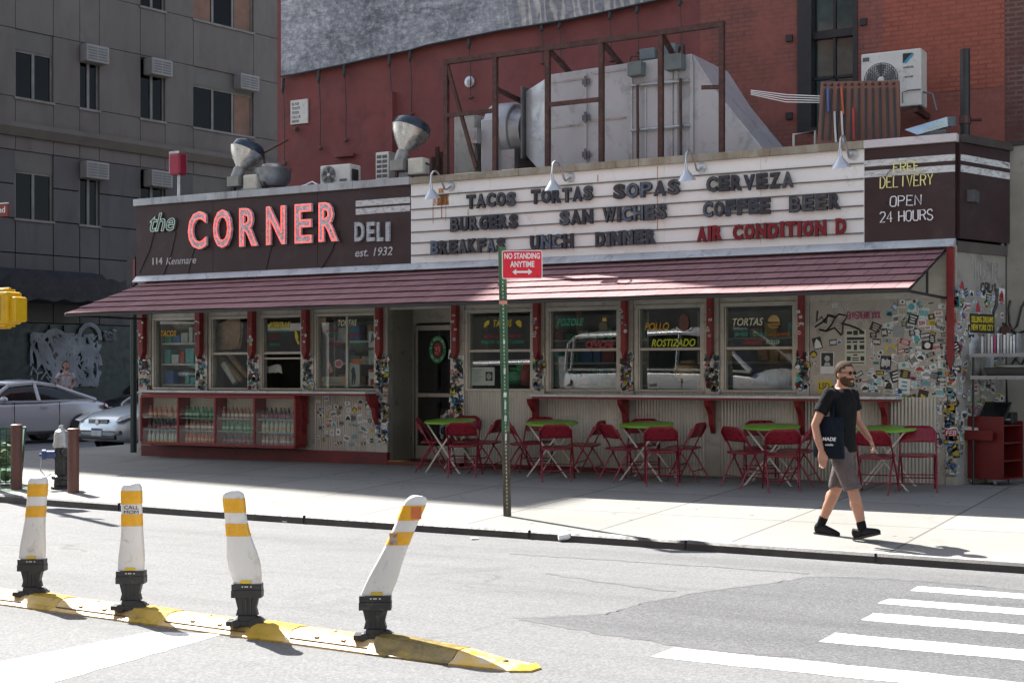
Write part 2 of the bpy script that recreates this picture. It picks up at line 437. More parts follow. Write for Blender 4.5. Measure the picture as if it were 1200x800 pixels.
M['alu'] = mat('window_aluminium', (.40, .385, .34), .4, .45, var=.1, scale=4, dirt=(.2, .19, .16), dirt_amt=.12)
M['brown'] = mat('sign_brown', (.036, .017, .019), .42, var=.12, scale=1.2, dirt=(.06, .036, .036), dirt_amt=.2)
M['white'] = mat('sign_white', (.85, .845, .815), .35, var=.03, scale=1.5, dirt=(.62, .58, .52), dirt_amt=.06)
M['rust'] = mat('rust_stain', (.55, .25, .08), .6, var=.35, scale=9)
M['flash'] = mat('zinc_flashing', (.40, .43, .45), .4, .5, var=.2, scale=2.4, dirt=(.16, .17, .17), dirt_amt=.2, stretch=(1, 1, .4))
M['flashw'] = mat('painted_flashing', (.52, .54, .55), .4, .15, var=.15, scale=2.4, dirt=(.22, .23, .24), dirt_amt=.2)
M['copeold'] = mat('mossy_coping', (.33, .31, .25), .6, .2, var=.3, scale=2.2, dirt=(.19, .13, .06), dirt_amt=.4, stretch=(1, 1, .4))
M['copel'] = mat('lilac_coping', (.56, .53, .54), .5, .0, var=.1, scale=2.2, dirt=(.3, .28, .3), dirt_amt=.15)
M['shingle'] = m_shingle('awning_shingle', (.35, .175, .18))
M['red'] = mat('red_paint', (.19, .012, .015), .4, var=.15, scale=4, dirt=(.08, .01, .012), dirt_amt=.2)
M['dred'] = mat('dark_red_paint', (.13, .014, .016), .5, var=.25, scale=3, dirt=(.06, .02, .02), dirt_amt=.3)
M['black'] = mat('black_paint', (.018, .018, .019), .5, var=.3, scale=5)
M['blackpl'] = mat('black_rubber', (.022, .022, .023), .45, var=.3, scale=7, dirt=(.1, .095, .085), dirt_amt=.12, grit=.15)
M['iron'] = mat('rusty_brown_steel', (.075, .035, .03), .55, .3, var=.35, scale=6, dirt=(.16, .08, .055), dirt_amt=.25, grit=.3)
M['duct'] = mat('grey_duct_paint', (.50, .505, .52), .4, .25, var=.08, scale=1.3, dirt=(.24, .24, .25), dirt_amt=.2)
M['ductd'] = mat('grey_duct_seam', (.17, .17, .18), .45, .5, var=.2, scale=6)
M['galv'] = mat('galvanised', (.45, .46, .47), .35, .8, var=.2, scale=5)
M['ebox'] = mat('green_grey_box', (.17, .2, .2), .5, .2, var=.15, scale=6)
M['acw'] = mat('ac_white', (.66, .65, .60), .45, var=.06, scale=4, dirt=(.4, .38, .34), dirt_amt=.12)
M['acd'] = mat('ac_grille', (.10, .105, .11), .5, var=.2, scale=6)
M['glass'] = glass('window_glass', (.93, .96, .95), 2.5)
M['glassd'] = glass('dark_glass', (.25, .28, .28), 1.6)
M['inwall'] = mat('inside_wall', (.28, .27, .25), .8, var=.3, scale=2)
M['inlight'] = mat('inside_pale', (.5, .52, .5), .7, var=.25, scale=3)
M['cream'] = mat('cream_enamel', (.60, .57, .48), .4, var=.12, scale=6)
M['green'] = mat('lime_table_green', (.20, .42, .045), .35, var=.08, scale=4)

# ============================================================= ground
def sheet(name, pts, z, m, kind='structure'):
    mb = MB(); mb.add([(p[0], p[1], z) for p in pts], [tuple(range(len(pts)))])
    o = mb.build(name, m); tag(o, kind=kind); return o
sheet('road', [(-400, -400), (400, -400), (400, 600), (-400, 600)], ZR, M['road'])
# pavement: slopes to the kerb, flat behind the front of the diner
KY = -5.27
edge = [(60, KY-.2), (9.0, KY-.2), (8.0, KY-.17), (3.0, KY+.02), (-1.5, KY+.14), (-5.0, KY+.32), (-7.2, KY+.75), (-9.1, KY+2.1), (-10.0, KY+4.2), (-10.2, KY+8), (-10.6, 40)]
mb = MB(); n = len(edge); nr = 24
def inner(i):
    p = edge[i]; return (p[0], p[1])
bm_pts = edge + [(60, 40)]
top = [(x, y, gz(y)) for x, y in edge]
# split at y = 0 so that the fold is a real edge
low = [p for p in edge if p[1] <= 0]; low_end = (-10.1, 0.0)
lowp = low + [low_end, (60, 0.0)]
mb.add([(x, y, gz(y)) for x, y in lowp], [tuple(range(len(lowp)))])
upp = [low_end, (-10.2, KY + 8), (-10.6, 40), (60, 40), (60, 0)]
mb.add([(x, y, Z0) for x, y in upp], [tuple(range(len(upp)))])
o = mb.build('sidewalk', M['walk']); tag(o, kind='structure')
# kerb: granite stones with a steel-dark face, a rounded top edge
km = MB()
ring = []
full = edge
for i, (x, y) in enumerate(full):
    a = full[max(i-1, 0)]; c = full[min(i+1, len(full)-1)]
    d = Vector((c[0]-a[0], c[1]-a[1], 0)).normalized(); nrm = Vector((-d.y, d.x, 0))   # points to the road (path runs right to left)
    nrm = -nrm if nrm.y > 0 and abs(nrm.y) > .3 else nrm
    if abs(d.y) > .7: nrm = Vector((-1, 0, 0))
    z = gz(y)
    base = Vector((x, y, 0))
    ring.append([base + nrm * .0 + Vector((0, 0, z + .004)), base + nrm * .12 + Vector((0, 0, z + .004)),
                 base + nrm * .15 + Vector((0, 0, z - .022)), base + nrm * .165 + Vector((0, 0, ZR - .05)), base + Vector((0, 0, ZR - .05))])
for i in range(len(ring)):
    km.v += [tuple(p) for p in ring[i]]
for i in range(len(ring) - 1):
    for j in range(4):
        km.f.append((i*5+j, i*5+j+1, (i+1)*5+j+1, (i+1)*5+j)); km.m.append(0 if j < 1 else 1)
o = km.build('kerb', [M['kerbtop'], M['kerb']]); tag(o, kind='structure')
kj = MB()
for x in (-2.6, 0.35, 3.3, 5.05, 6.9):
    i = next(k for k in range(len(edge)-1) if edge[k+1][0] <= x <= edge[k][0]); a, c = edge[i], edge[i+1]
    y = a[1] + (c[1]-a[1]) * (x-a[0]) / (c[0]-a[0])
    kj.box((x-.0025, y-.166, ZR), (x+.0025, y-.02, gz(y)+.0047))
o = kj.build('kerb_joint', M['black']); tag(o, kind='structure')
def ragged(pts, step=.12, j=.012):
    out = []
    for a, c in zip(pts, pts[1:] + pts[:1]):
        a = Vector(a); c = Vector(c); k = max(1, int((c-a).length / step))
        for i in range(k): out.append(a.lerp(c, i/k) + Vector((rnd.uniform(-j, j), rnd.uniform(-j, j))))
    return out
# darker relaid asphalt with sealed seams
pp = [(600,723),(640,723),(710,719),(759,705),(820,694),(905,683),(952,675),(1040,678),(1109,683),(1175,689),(1400,706),(1700,735),(1700,880),(1200,805),(930,770),(820,759),(682,737)]
pw = [Rd(*p) for p in pp]
sheet('road_patch', ragged([(p.x, p.y) for p in pw], .05, .014), ZR + .001, M['patch'])
sm = MB()
for seg in (pp[1:10], [pp[-3], pp[-2], pp[-1], pp[0]], [(600,640+9),(700,655),(880,667),(960,673)], [(640,672),(720,684),(800,694)]):
    ps = [Rd(*p) for p in seg]
    fine = []
    for a, c in zip(ps, ps[1:]):
        for k in range(8): fine.append(a.lerp(c, k/8) + Vector((rnd.uniform(-.02,.02), rnd.uniform(-.03,.03), 0)))
    for a, c in zip(fine, fine[1:]):
        w = rnd.uniform(.008, .03) if seg[0][0] < 700 and seg[0] != pp[1] else rnd.uniform(.02, .06)
        sm.add([(a.x, a.y-w, ZR+.0018), (c.x, c.y-w, ZR+.0018), (c.x, c.y+w, ZR+.0018), (a.x, a.y+w, ZR+.0018)], [(0,1,2,3)])
o = sm.build('road_seam', M['seam']); tag(o, kind='structure')
for (a, c) in (((1081.7,687.3),(1060,691.4)), ((1040.5,701),(1031,707)), ((1026.8,718.3),(1004.8,725.8)), ((980,741.7),(955.8,751)), ((844.8,764.3),(807.6,774))):
    A = Rd(*a); B = Rd(*c); x0 = (A.x + B.x) / 2
    if a[0] < 900: x0 = 6.95
    sheet('crosswalk_stripe', ragged([(x0, B.y), (x0 + 3.6, B.y), (x0 + 3.6, A.y), (x0, A.y)]), ZR + .0025, M['paintw'])
q = [Rd(*p) for p in ((-40,783),(178,740),(262,743),(60,800),(-40,830))]
sheet('stop_line', ragged([(p.x, p.y) for p in q]), ZR + .0025, M['paintw'])
# ============================================================= the diner
WH, WS = 2.37, 1.165            # window head, window sill
XL, XR = -7.36, 6.35
XDL, XDR = fx(455), fx(540)     # doorway
diner = thing('diner', 'low corner diner with brown and white signs, red shingled awning and sticker covered metal walls', 'diner', (0, 0, 0))
def part(name, mb, m, parent=diner, **k): return mb.build(name, m, parent, **k)
# shell behind the front (side, back, roof, floor)
YB = 3.05
w = MB(); w.box((XL, .12, 0), (XL+.14, YB, 4.2)); part('side_wall', w, M['steel'])
w = MB(); w.box((XL+.14, YB-.12, 0), (XR, YB, 4.2)); part('back_wall', w, M['inwall'])
w = MB(); w.box((XL+.14, .12, 3.55), (6.55, YB-.12, 3.7)); part('roof', w, mat('roof_felt', (.08,.08,.085), .8, var=.3))
w = MB(); w.box((XL+.14, .12, 2.62), (XR, YB-.12, 2.68)); part('ceiling', w, M['inwall'])
w = MB(); w.box((XL+.14, .12, .02), (XR, YB-.12, .06)); part('floor', w, mat('inside_floor', (.09,.08,.075), .5))
# right corner: short side wall that leaves at an angle
DU = Vector((math.sin(R_(19.8)), math.cos(R_(19.8)), 0)); SLEN = 1.13
def side_pt(u, out, z):         # along the side wall, out = towards the street
    nrm = Vector((DU.y, -DU.x, 0)); p = Vector((XR, 0, 0)) + DU * u + nrm * out; return Vector((p.x, p.y, z))
def side_M():                   # local x along the wall, -y outwards
    nrm = Vector((DU.y, -DU.x, 0))
    return Matrix(((DU.x, -nrm.x, 0, XR), (DU.y, -nrm.y, 0, 0), (0, 0, 1, 0), (0, 0, 0, 1)))
SM = side_M()
def sbox(mb, a, b):
    t = MB().box(a, b); return mb.add([SM @ Vector(v) for v in t.v], t.f)
w = MB(); sbox(w, (0, 0, -.05), (SLEN, .12, 3.02)); side_panel = part('side_panel', w, M['steel'])
# front wall: pieces round the openings
wins = []                        # (x0, x1, kind)
for a, b in ((178.7,232.5),(245.6,293.7),(305,356),(368.7,442.2),(545,626.5),(639.8,728),(744,826.5),(844.5,935)):
    wins.append((fx(a), fx(b)))
fr = MB()
xs = [XL] + [v for w_ in wins for v in w_] + [XR]
edges = []
for i in range(0, len(xs), 2):   # the piers between the windows, with the doorway left open
    a, b = xs[i], xs[i+1]
    if a < XDL < b: edges += [(a, XDL), (XDR, b)]
    else: edges.append((a, b))
for a, b in edges: fr.box((a, 0, .0), (b, .12, 3.02))
for a, b in wins:
    fr.box((a, 0.0, WH), (b, .12, 3.02))
part('front_wall', fr, M['steel'])
fr = MB(); fr.box((XDL, .02, 2.40), (XDR, .12, 3.02)); part('door_header', fr, M['steel'])
for a, b in wins: rb = MB(); rb.box((a+.001, .005, -.1), (b-.001, .118, WS)); part('ribbed_panel', rb, M['rib'])
rb = MB(); rb.box((fx(935)+.02, -.022, -.1), (fx(1098), -.004, 1.12))
part('ribbed_panel', rb, M['rib'])
# plinth
pl = MB(); pl.box((fx(168), -.06, -.25), (XDL+.02, .02, .22)); part('plinth', pl, M['dred'], bevel=.01)
pl = MB(); pl.box((XDR-.05, -.03, -.25), (fx(730), .02, .1)); part('plinth', pl, M['dred'], bevel=.01)
# recessed doorway
rc = MB()
DY = .68
REVM = mat('reveal_brown', (.24,.225,.19), .35, .2, var=.25, scale=1.5); rc.box((XDL-.06, .121, 0), (XDL, DY, 2.6)); part('door_reveal', rc, REVM); rc = MB(); rc.box((XDR, .121, 0), (XDR+.06, DY, 2.6))
part('door_reveal', rc, REVM)
rc = MB(); rc.box((XDL, -.05, -.1), (XDR, DY+.1, .09)); part('door_step', rc, M['dred'], bevel=.01)
ylw = MB(); ylw.box((XDL+.02, -.045, .091), (XDL+.3, .15, .097)); part('step_edge', ylw, mat('yellow_edge', (.45,.38,.03), .6))
rc = MB(); rc.box((XDL, DY, 2.22), (XDR, DY+.08, 2.6)); part('transom', rc, M['steel'])
door = MB(); x0, x1 = XDL+.05, XDR-.02
DX0 = Y(485, 441, DY).x
for a, b in (((x0, DY, .09), (DX0-.02, DY+.08, 2.22)), ((DX0, DY, .09), (DX0+.06, DY+.06, 2.18)), ((x1-.07, DY, .09), (x1, DY+.06, 2.18)),
             ((DX0+.06, DY, 2.1), (x1-.07, DY+.06, 2.18)), ((DX0+.06, DY, .09), (x1-.07, DY+.06, .3)), ((DX0+.06, DY, 1.06), (x1-.07, DY+.06, 1.12))):
    door.box(a, b)
dr = part('door', door, M['alu'], bevel=.004)
gl = MB(); gl.box((DX0+.05, DY+.025, .3), (x1-.06, DY+.033, 1.06)); gl.box((DX0+.05, DY+.025, 1.12), (x1-.06, DY+.033, 2.1)); part('pane', gl, M['glassd'], dr)
hd = MB(); hd.tube([(x1-.1, DY-.0, .8), (x1-.1, DY-.05, .82), (x1-.1, DY-.05, 1.3), (x1-.1, DY, 1.32)], .012); part('handle', hd, M['galv'], dr, smooth=True)
# door emblem: green ring with lettering round a red head
ec = Y(513, 409.5, DY-.002); er = .20
kx = .78
em = MB()
em.prism([(ec.x + er*kx*math.cos(a*math.pi/24), DY-.004, ec.z + er*1.06*math.sin(a*math.pi/24)) for a in range(48)], (0, -.004, 0))
part('emblem', em, mat('emblem_green', (.02,.22,.09), .5), dr)
em = MB()
em.prism([(ec.x + er*.64*kx*math.cos(a*math.pi/16), DY-.009, ec.z + er*.68*math.sin(a*math.pi/16)) for a in range(32)], (0, -.002, 0))
part('emblem_disc', em, M['black'], dr)
em = MB()
for k, ch in enumerate('LA ESQUINA'):
    if ch == ' ': continue
    a = R_(168 - k * 17.3); c = Vector((ec.x + er*.82*kx*math.cos(a), 0, ec.z + er*.86*math.sin(a)))
    Mx = Matrix.Translation((c.x, 0, c.z)) @ Euler((0, math.pi/2 - a, 0)).to_matrix().to_4x4()
    put_text(em, ch, -.016, .016, -.022, .022, DY-.009, .003, .02, M0=Mx)
for k, ch in enumerate('NEW YORK CITY'):
    if ch == ' ': continue
    a = R_(212 + k * 9.5); c = Vector((ec.x + er*.82*kx*math.cos(a), 0, ec.z + er*.86*math.sin(a)))
    Mx = Matrix.Translation((c.x, 0, c.z)) @ Euler((0, -math.pi/2 - a, 0)).to_matrix().to_4x4()
    put_text(em, ch, -.010, .010, -.016, .016, DY-.009, .003, .02, M0=Mx)
part('emblem_lettering', em, mat('emblem_pale', (.45,.6,.45), .5), dr)
em = MB()
hp = [(-.03,-.1),(.03,-.1),(.06,-.07),(.07,-.02),(.075,.03),(.06,.08),(.02,.105),(-.03,.1),(-.06,.07),(-.065,.03),(-.055,-.01),(-.075,-.03),(-.055,-.045),(-.055,-.08)]
em.prism([(ec.x + .9*a, DY-.012, ec.z + 1.02*b) for a, b in hp], (0, -.003, 0))
part('emblem_head', em, mat('emblem_red', (.35,.05,.045), .5), dr)
em = MB()
for a, b, c, d in ((-.045,.02,.03,.012),(.005,.028,.04,.012),(-.05,-.06,.06,.01),(-.02,-.02,.012,.04),(.03,-.03,.01,.05)):
    em.box((ec.x+a, DY-.018, ec.z+b), (ec.x+a+c, DY-.0151, ec.z+b+d))
part('emblem_face', em, mat('emblem_face', (.55,.42,.4), .5), dr)

# ---- pilasters and the pointed red boards under the awning
EY = 1.85; EZ = Y(1057, 337.5, -EY).z     # awning edge
pils = [(171, 14), (237.5, 13), (299, 13), (362, 13), (448.5, 15), (537, 16), (632.5, 13), (735, 15), (835, 16), (941.5, 15)]
pilo = []
for k, (p, wpx) in enumerate(pils):
    c = fx(p); hw = (fx(p + wpx/2) - fx(p - wpx/2)) / 2
    a = MB(); a.box((c-hw, -.03, .0), (c+hw, -.001, 2.62))
    if k == 4: a = MB(); a.box((fx(441.5), -.035, .0), (fx(455.5), -.001, 2.62))
    if k in (6, 7, 8, 9, 1, 2, 3): a = MB(); a.box((c-hw, -.03, 1.13), (c+hw, -.001, 2.62))
    pilo.append(part('pilaster', a, M['alu'] if k else M['steel']))
    b = MB(); zt = fz(p, 421, -.1); hw2 = (fx(p+2.9) - fx(p-2.9)) / 2
    if k == 4: c = fx(448)
    b.prism([(c-hw2, -.14, 2.66), (c-hw2, -.14, zt+.12), (c, -.14, zt), (c+hw2, -.14, zt+.12), (c+hw2, -.14, 2.66)], (0, .107, 0))
    part('awning_bracket', b, M['red'], bevel=.005)
b = MB(); c0, c1 = fx(1111), fx(1119.5)
b.prism([(c0, -.09, 2.98), (c0, -.09, 1.6), ((c0+c1)/2, -.09, 1.45), (c1, -.09, 1.6), (c1, -.09, 2.98)], (0, .088, 0))
part('awning_bracket', b, M['red'], bevel=.005)
b = MB(); b.box((fx(1109), -.035, -.1), (fx(1122), -.001, 3.0)); corner_post = part('corner_post', b, M['steel'], bevel=.004)
b = MB(); b.box((fx(941), -.02, 2.36), (fx(1109), -.001, 2.9)); part('trim_panel', b, M['alu'])
sw = MB(); sw.box((fx(949.5), -.012, 1.0), (fx(1052), -.001, 2.36)); wall_panel = part('wall_panel', sw, M['steel'])
sw = MB(); sw.box((fx(1053), -.016, .0), (fx(1110), -.001, 2.36)); wall_panel2 = part('wall_panel', sw, M['steel'])

# ---- windows
LZ = (WH - WS)
win_o = []
for k, (a, b) in enumerate(wins):
    f = MB(); t_ = .055 if k > 3 else .045
    f.box((a, -.02, WS), (a+t_, .10, WH)); f.box((b-t_, -.02, WS), (b, .10, WH))
    f.box((a+t_, -.02, WH-t_), (b-t_, .10, WH)); f.box((a+t_, -.022, WS), (b-t_, .10, WS+t_*.7))
    f.box((a+t_, .0, WS+t_*.7), (a+t_+.022, .09, WH-t_)); f.box((b-t_-.022, .0, WS+t_*.7), (b-t_, .09, WH-t_))
    o = part('window', f, M['alu'], bevel=.004); win_o.append(o)
    ia, ib = a+t_+.02, b-t_-.02
    zm = WS + LZ * .49
    bars = MB()
    if k in (1, 2, 4, 5, 6, 7): bars.box((ia, .01, zm-.018), (ib, .075, zm+.022))
    if k == 3: bars.box(((ia+ib)/2-.02, .03, WS+.04), ((ia+ib)/2+.02, .08, WH-.05))
    if k == 2: bars.box((ia, .02, zm-.10), (ib, .07, zm-.07))
    if bars.v: part('sash_bar', bars, M['alu'], o, bevel=.003)
    for (z0, z1) in (((WS+.03, zm-.018), (zm+.022, WH-.05)) if k in (1, 2, 4, 5, 6, 7) else ((WS+.03, WH-.05),)):
        if k == 2 and z0 < zm - .1: continue               # the serving hatch stands open
        g = MB(); g.box((-(ib-ia)/2, -.003, -(z1-z0)/2), ((ib-ia)/2, .003, (z1-z0)/2))
        pn = part('pane', g, M['glass'], o); pn.location = ((ia+ib)/2, .055, (z0+z1)/2)
        pn.rotation_euler = (R_(2.1), 0, R_(-6)) if k in (5, 6, 7) else (R_(rnd.uniform(-.4, .4)), 0, R_(rnd.uniform(-.5, .5)))
# window lettering, painted on the panes
def paint(name, c): return mat('lettering_' + name, c, .55, var=.12, scale=12)
LY = paint('yellow', (.62,.50,.03)); LG = paint('green', (.03,.36,.22)); LR = paint('red', (.42,.05,.07)); LO = paint('orange', (.6,.32,.01)); LLY = paint('lime', (.5,.56,.02)); LP = paint('pale', (.6,.6,.45)); LT = paint('tan', (.45,.3,.12)); LOR = paint('rust', (.45,.12,.02)); LGR = paint('grey', (.35,.36,.36))
def win_text(k, s, px0, px1, py0, py1, m, bold=.018, shear=.25, y=.046):
    if k in (5, 6, 7): y = .004
    mb = MB(); a = Y((px0), (py0+py1)/2, y); b = Y(px1, (py0+py1)/2, y)
    zc = (fz((px0+px1)/2, py0, y), fz((px0+px1)/2, py1, y))
    put_text(mb, s, a.x, b.x, min(zc), max(zc), y, .003, bold, shear); return part('lettering', mb, m, win_o[k])
win_text(4, 'TACOS', 578, 600, 374.5, 383, LY); win_text(4, 'ASADA - POLLO - CHORIZO', 567, 610, 392, 396, LR, .0); win_text(4, 'PESCADO - HONGOS - LENGUA', 564, 614, 398.5, 402.5, LG, .0)
win_text(5, 'POZOLE', 653, 684, 373, 381.5, LG); win_text(5, 'CEVICHE', 686.5, 720, 399.5, 408, LR)
win_text(6, 'POLLO', 755.5, 784, 378, 387, LO); win_text(6, 'ROSTIZADO', 763.5, 815, 397, 406, LLY)
win_text(7, 'TORTAS', 858.5, 894.5, 372.5, 381.5, LP); win_text(7, 'JAMON Y QUESO', 861, 897, 390, 394.5, LG, .005); win_text(7, '- MILANESA', 898.5, 926, 389.5, 394, LOR, .005)
win_text(7, 'CUBANITA -', 871, 896, 398.5, 403, LR, .005); win_text(7, 'POLLO', 898, 913, 398, 403, paint('mint', (.45,.62,.5)), .01)
win_text(2, 'BEBIDAS', 315.5, 340, 377, 385, LY); win_text(2, 'AGUA FRESCA', 314, 339, 386.5, 389.5, LG, 0.0); win_text(2, 'JUGOS', 317, 326, 391, 394, LR, .0); win_text(2, 'JARRITOS', 316, 325, 396, 399, LR, .0); win_text(2, 'HORCHATA', 316, 328, 402, 405, LG, 0.0)
win_text(0, 'TACOS', 188.5, 206.5, 387, 394, LO)
win_text(3, 'TORTAS', 396, 418, 374.5, 382, LP)
for (s, a, b, c, d, m_) in (('ASADA', 384,397,390,393,LG), ('CARNITAS', 383,397,386,389,LR), ('POLLO', 386,394,396,399,LGR), ('PESCADO',385,400,401,404,LR), ('JAMON',406,419,386,389,LG), ('CUBANA',405,423,391,394,LR), ('CHORIZO',406,427,401,404,LG), ('QUESO',405,411,396,398,LR)):
    win_text(3, s, a, b, c, d, m_, .0)
def art(k, polys, m, y=.047):
    if k in (5, 6, 7): y = .004
    mb = MB()
    for pl_ in polys: mb.prism([Y(a, b, y) for a, b in pl_], (0, -.003, 0))
    return part('window_drawing', mb, m, win_o[k])
def disc(cx, cy, rx, ry, a0=0, a1=360, n=18): return [(cx + rx*math.cos(R_(a0+(a1-a0)*i/n)), cy - ry*math.sin(R_(a0+(a1-a0)*i/n))) for i in range(n + (a1-a0 < 360))]
art(7, [disc(907, 377, 6.8, 8, 0, 180)], LT); art(7, [[(900,379),(914.5,378),(914.5,381),(900,382)],[(900.5,382.6),(913.5,381.8),(911,384.5),(903,385)]], paint('bun', (.3,.16,.04)));
art(4, [[(567,383),(568,378),(571,375.5),(574,376),(573,380),(569,383.5)], [(604,377),(608,374.5),(611,377),(611.5,382),(610,384),(606,381)]], LY)
art(5, [disc(707, 382, 5, 6)], paint('bowl', (.12,.09,.07))); art(5, [[(705.5,377),(707,371),(708.5,374),(710,371),(711,376)]], LY)
art(6, [disc(801.5, 378, 6, 10)], paint('bird', (.13,.055,.045))); art(6, [disc(802, 382, 10, 7, 190, 350, 14) + disc(802, 382, 8.4, 5, 350, 190, 14)], paint('plate', (.55,.57,.56)))
art(2, [[(345.5,387),(347.5,387),(350,394),(349,398),(351.5,402),(349.5,404),(346,396)]], LY)

# ---- cards and posters inside the panes
def card(k, px0, px1, py0, py1, m, y=.075, name='card', tilt=0):
    mb = MB(); p = [Y(px0, py0, y), Y(px1, py0+tilt, y), Y(px1, py1+tilt, y), Y(px0, py1, y)]
    x0_, x1_ = p[0].x, p[1].x; z1_, z0_ = (p[0].z+p[1].z)/2, (p[2].z+p[3].z)/2
    mb.box((x0_, y, z0_), (x1_, y+.004, z1_)); return part(name, mb, m, win_o[k]), (x0_, x1_, z0_, z1_)
PW = mat('paper_white', (.62,.64,.62), .7, var=.05); PG = mat('paper_grey', (.4,.45,.43), .7, var=.05); PBLUE = mat('print_blue', (.05,.09,.25), .6)
c, bb = card(3, 432, 441.5, 388, 407, PW)
mb = MB(); put_text(mb, 'A', bb[0]+.035, bb[1]-.035, bb[2]+.07, bb[3]-.03, .074, .003, .02); part('lettering', mb, PBLUE, win_o[3])
card(3, 432, 441, 410, 427, PG)
c, bb = card(3, 407, 421.5, 427, 452.5, PG)
mb = MB(); mb.prism([Y(a, b, .072) for a, b in ((413,430),(415,430),(416,434),(417,440),(416,450),(415,451),(414.5,442),(413.5,451),(412,451),(412.5,438),(411.5,434))], (0,-.003,0)); part('poster_print', mb, M['black'], win_o[3])
c, bb = card(3, 432, 440, 433, 452, PW); card(3, 433, 440, 432.5, 436, LR, .07); card(3, 434, 440, 444, 451, LR, .07)
c, bb = card(3, 376, 406, 441, 452, mat('carton', (.36,.27,.14), .7, var=.15), .1)
mb = MB(); put_text(mb, 'JUGOS', bb[0]+.06, bb[1]-.12, bb[2]+.03, bb[3]-.03, .098, .003, .01); part('lettering', mb, mat('print_teal', (.1,.3,.4), .6), win_o[3])
card(3, 375, 382, 372, 382, mat('card_tan', (.4,.28,.2), .7)); card(3, 412, 425, 420, 426, LOR)
art(3, [disc(397, 426, 5, 5)], PW, .07); art(3, [disc(397, 426, 3.8, 3.6)], LR, .066)
art(3, [[(383,426),(387,424),(391,435),(387,437)]], mat('print_salmon', (.4,.16,.1), .6), .07)
c, bb = card(4, 552.5, 579.5, 430, 451.5, PW)
card(4, 569, 577, 435.5, 446, M['black'], .07); art(4, [disc(573, 441, 3, 4)], LGR, .066)
for q_ in range(6): card(4, 555, 555 + 10 - (q_ % 3) * 2, 433 + q_*2.6, 434 + q_*2.6, LGR, .07)

# ---- counters
def counter(x0, x1, y0, z, nb):
    c_ = MB(); c_.box((x0, y0, z-.035), (x1, -.032, z)); o = part('counter', c_, M['flashw'], bevel=.005)
    u = MB(); u.box((x0+.02, y0+.03, z-.065), (x1-.02, -.034, z-.0355)); part('counter_rail', u, M['red'], o)
    for bx_ in nb:
        b_ = MB(); y1 = y0 + .05
        prof = [(-.034, z-.066), (y1, z-.066), (y1+.03, z-.14), (-.15, z-.25), (-.11, z-.40), (-.034, z-.52)]
        b_.prism([(bx_-.035, p_[0], p_[1]) for p_ in prof], (.07, 0, 0)); part('counter_bracket', b_, M['red'], o, bevel=.006)
    return o
CZT = 1.13
cr = counter(Y(620.5, 462, -.35).x, Y(1050, 468, -.35).x, -.35, CZT, [fx(631), fx(736), fx(837), fx(942), fx(1040)])
cl = counter(Y(163.5, 454, -.35).x, Y(428, 462.5, -.35).x, -.35, CZT+.02, [fx(361), fx(447)-.06])
# ---- awning: six lapped courses of shingles on a frame
ATZ = 2.99
nc = 6; XA0, XA1 = -7.16, 6.24
aw = MB()
for i in range(nc):
    y0 = -EY * (i+1) / nc; y1 = -EY * i / nc - (0 if i == 0 else -.05)
    z0 = ATZ + (EZ - ATZ) * (i+1) / nc + .008; z1 = ATZ + (EZ - ATZ) * i / nc + (.0 if i == 0 else .012)
    # each course sits on the one below; its lower edge stands proud
    segs = 26
    for s_ in range(segs):
        xa = XA0 + (XA1-XA0) * s_/segs; xb = XA0 + (XA1-XA0) * (s_+1)/segs
        j0, j1 = (math.sin(s_*1.7+i*2.1)*.004, math.sin((s_+1)*1.7+i*2.1)*.004)
        aw.add([(xa, y0, z0+j0), (xb, y0, z0+j1), (xb, y1, z1-.008), (xa, y1, z1-.008)], [(0,1,2,3)])
        aw.add([(xa, y0, z0-.007+j0), (xb, y0, z0-.007+j1), (xb, y0, z0+j1), (xa, y0, z0+j0)], [(0,1,2,3)])
awn = part('awning', aw, M['shingle'], fix=False)
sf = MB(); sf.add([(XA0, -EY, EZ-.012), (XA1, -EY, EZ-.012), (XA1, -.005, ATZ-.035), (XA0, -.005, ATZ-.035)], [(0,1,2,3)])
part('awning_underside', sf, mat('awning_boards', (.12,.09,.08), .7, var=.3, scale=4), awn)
fr = MB(); fr.box((XA0, -EY+.0, EZ-.05), (XA1, -EY+.03, EZ-.013)); 
for x_ in (XA0+.02, XA1-.02):
    fr.bar((x_, -EY+.03, EZ-.03), (x_, -.04, EZ-.03), .03, .03); fr.bar((x_, -EY*.5, EZ-.03), (x_, -EY*.5, (EZ+ATZ)/2-.04), .025, .025)
    fr.bar((x_, -EY+.03, EZ-.03), (x_, -.04, ATZ-.05), .025, .025)
part('awning_frame', fr, M['black'], awn)
fl = MB(); 
xx = XL
while xx < XR - .05:
    nx = min(XR, xx + rnd.uniform(.9, 1.5)); fl.prism([(xx+.002, -.16, 2.985), (xx+.002, -.055, 3.09), (xx+.002, -.0, 3.09), (xx+.002, -.0, 2.97)], (nx - xx - .004, 0, 0)); xx = nx
part('awning_flashing', fl, M['flashw'])
w = MB(); sbox(w, (.0, -.03, 2.93), (SLEN, 0, 3.06)); part('side_flashing', w, mat('brown_flashing', (.10,.085,.08), .5, .2, var=.2))
# ============================================================= signboards
SB, ST = 3.09, 4.28             # bottom and top of the sign faces
XS1, XS2 = fx(481.5, -.06), fx(1013, -.06)
def stripes(mb, x0, x1, z0, z1, y):
    mb.box((x0, y-.004, z0), (x1, y, z1))
worn = mat('worn_white_paint', (.62,.63,.62), .6, var=.1, scale=5, dirt=(.11,.09,.09), dirt_amt=.3, stretch=(1, 1, 3))
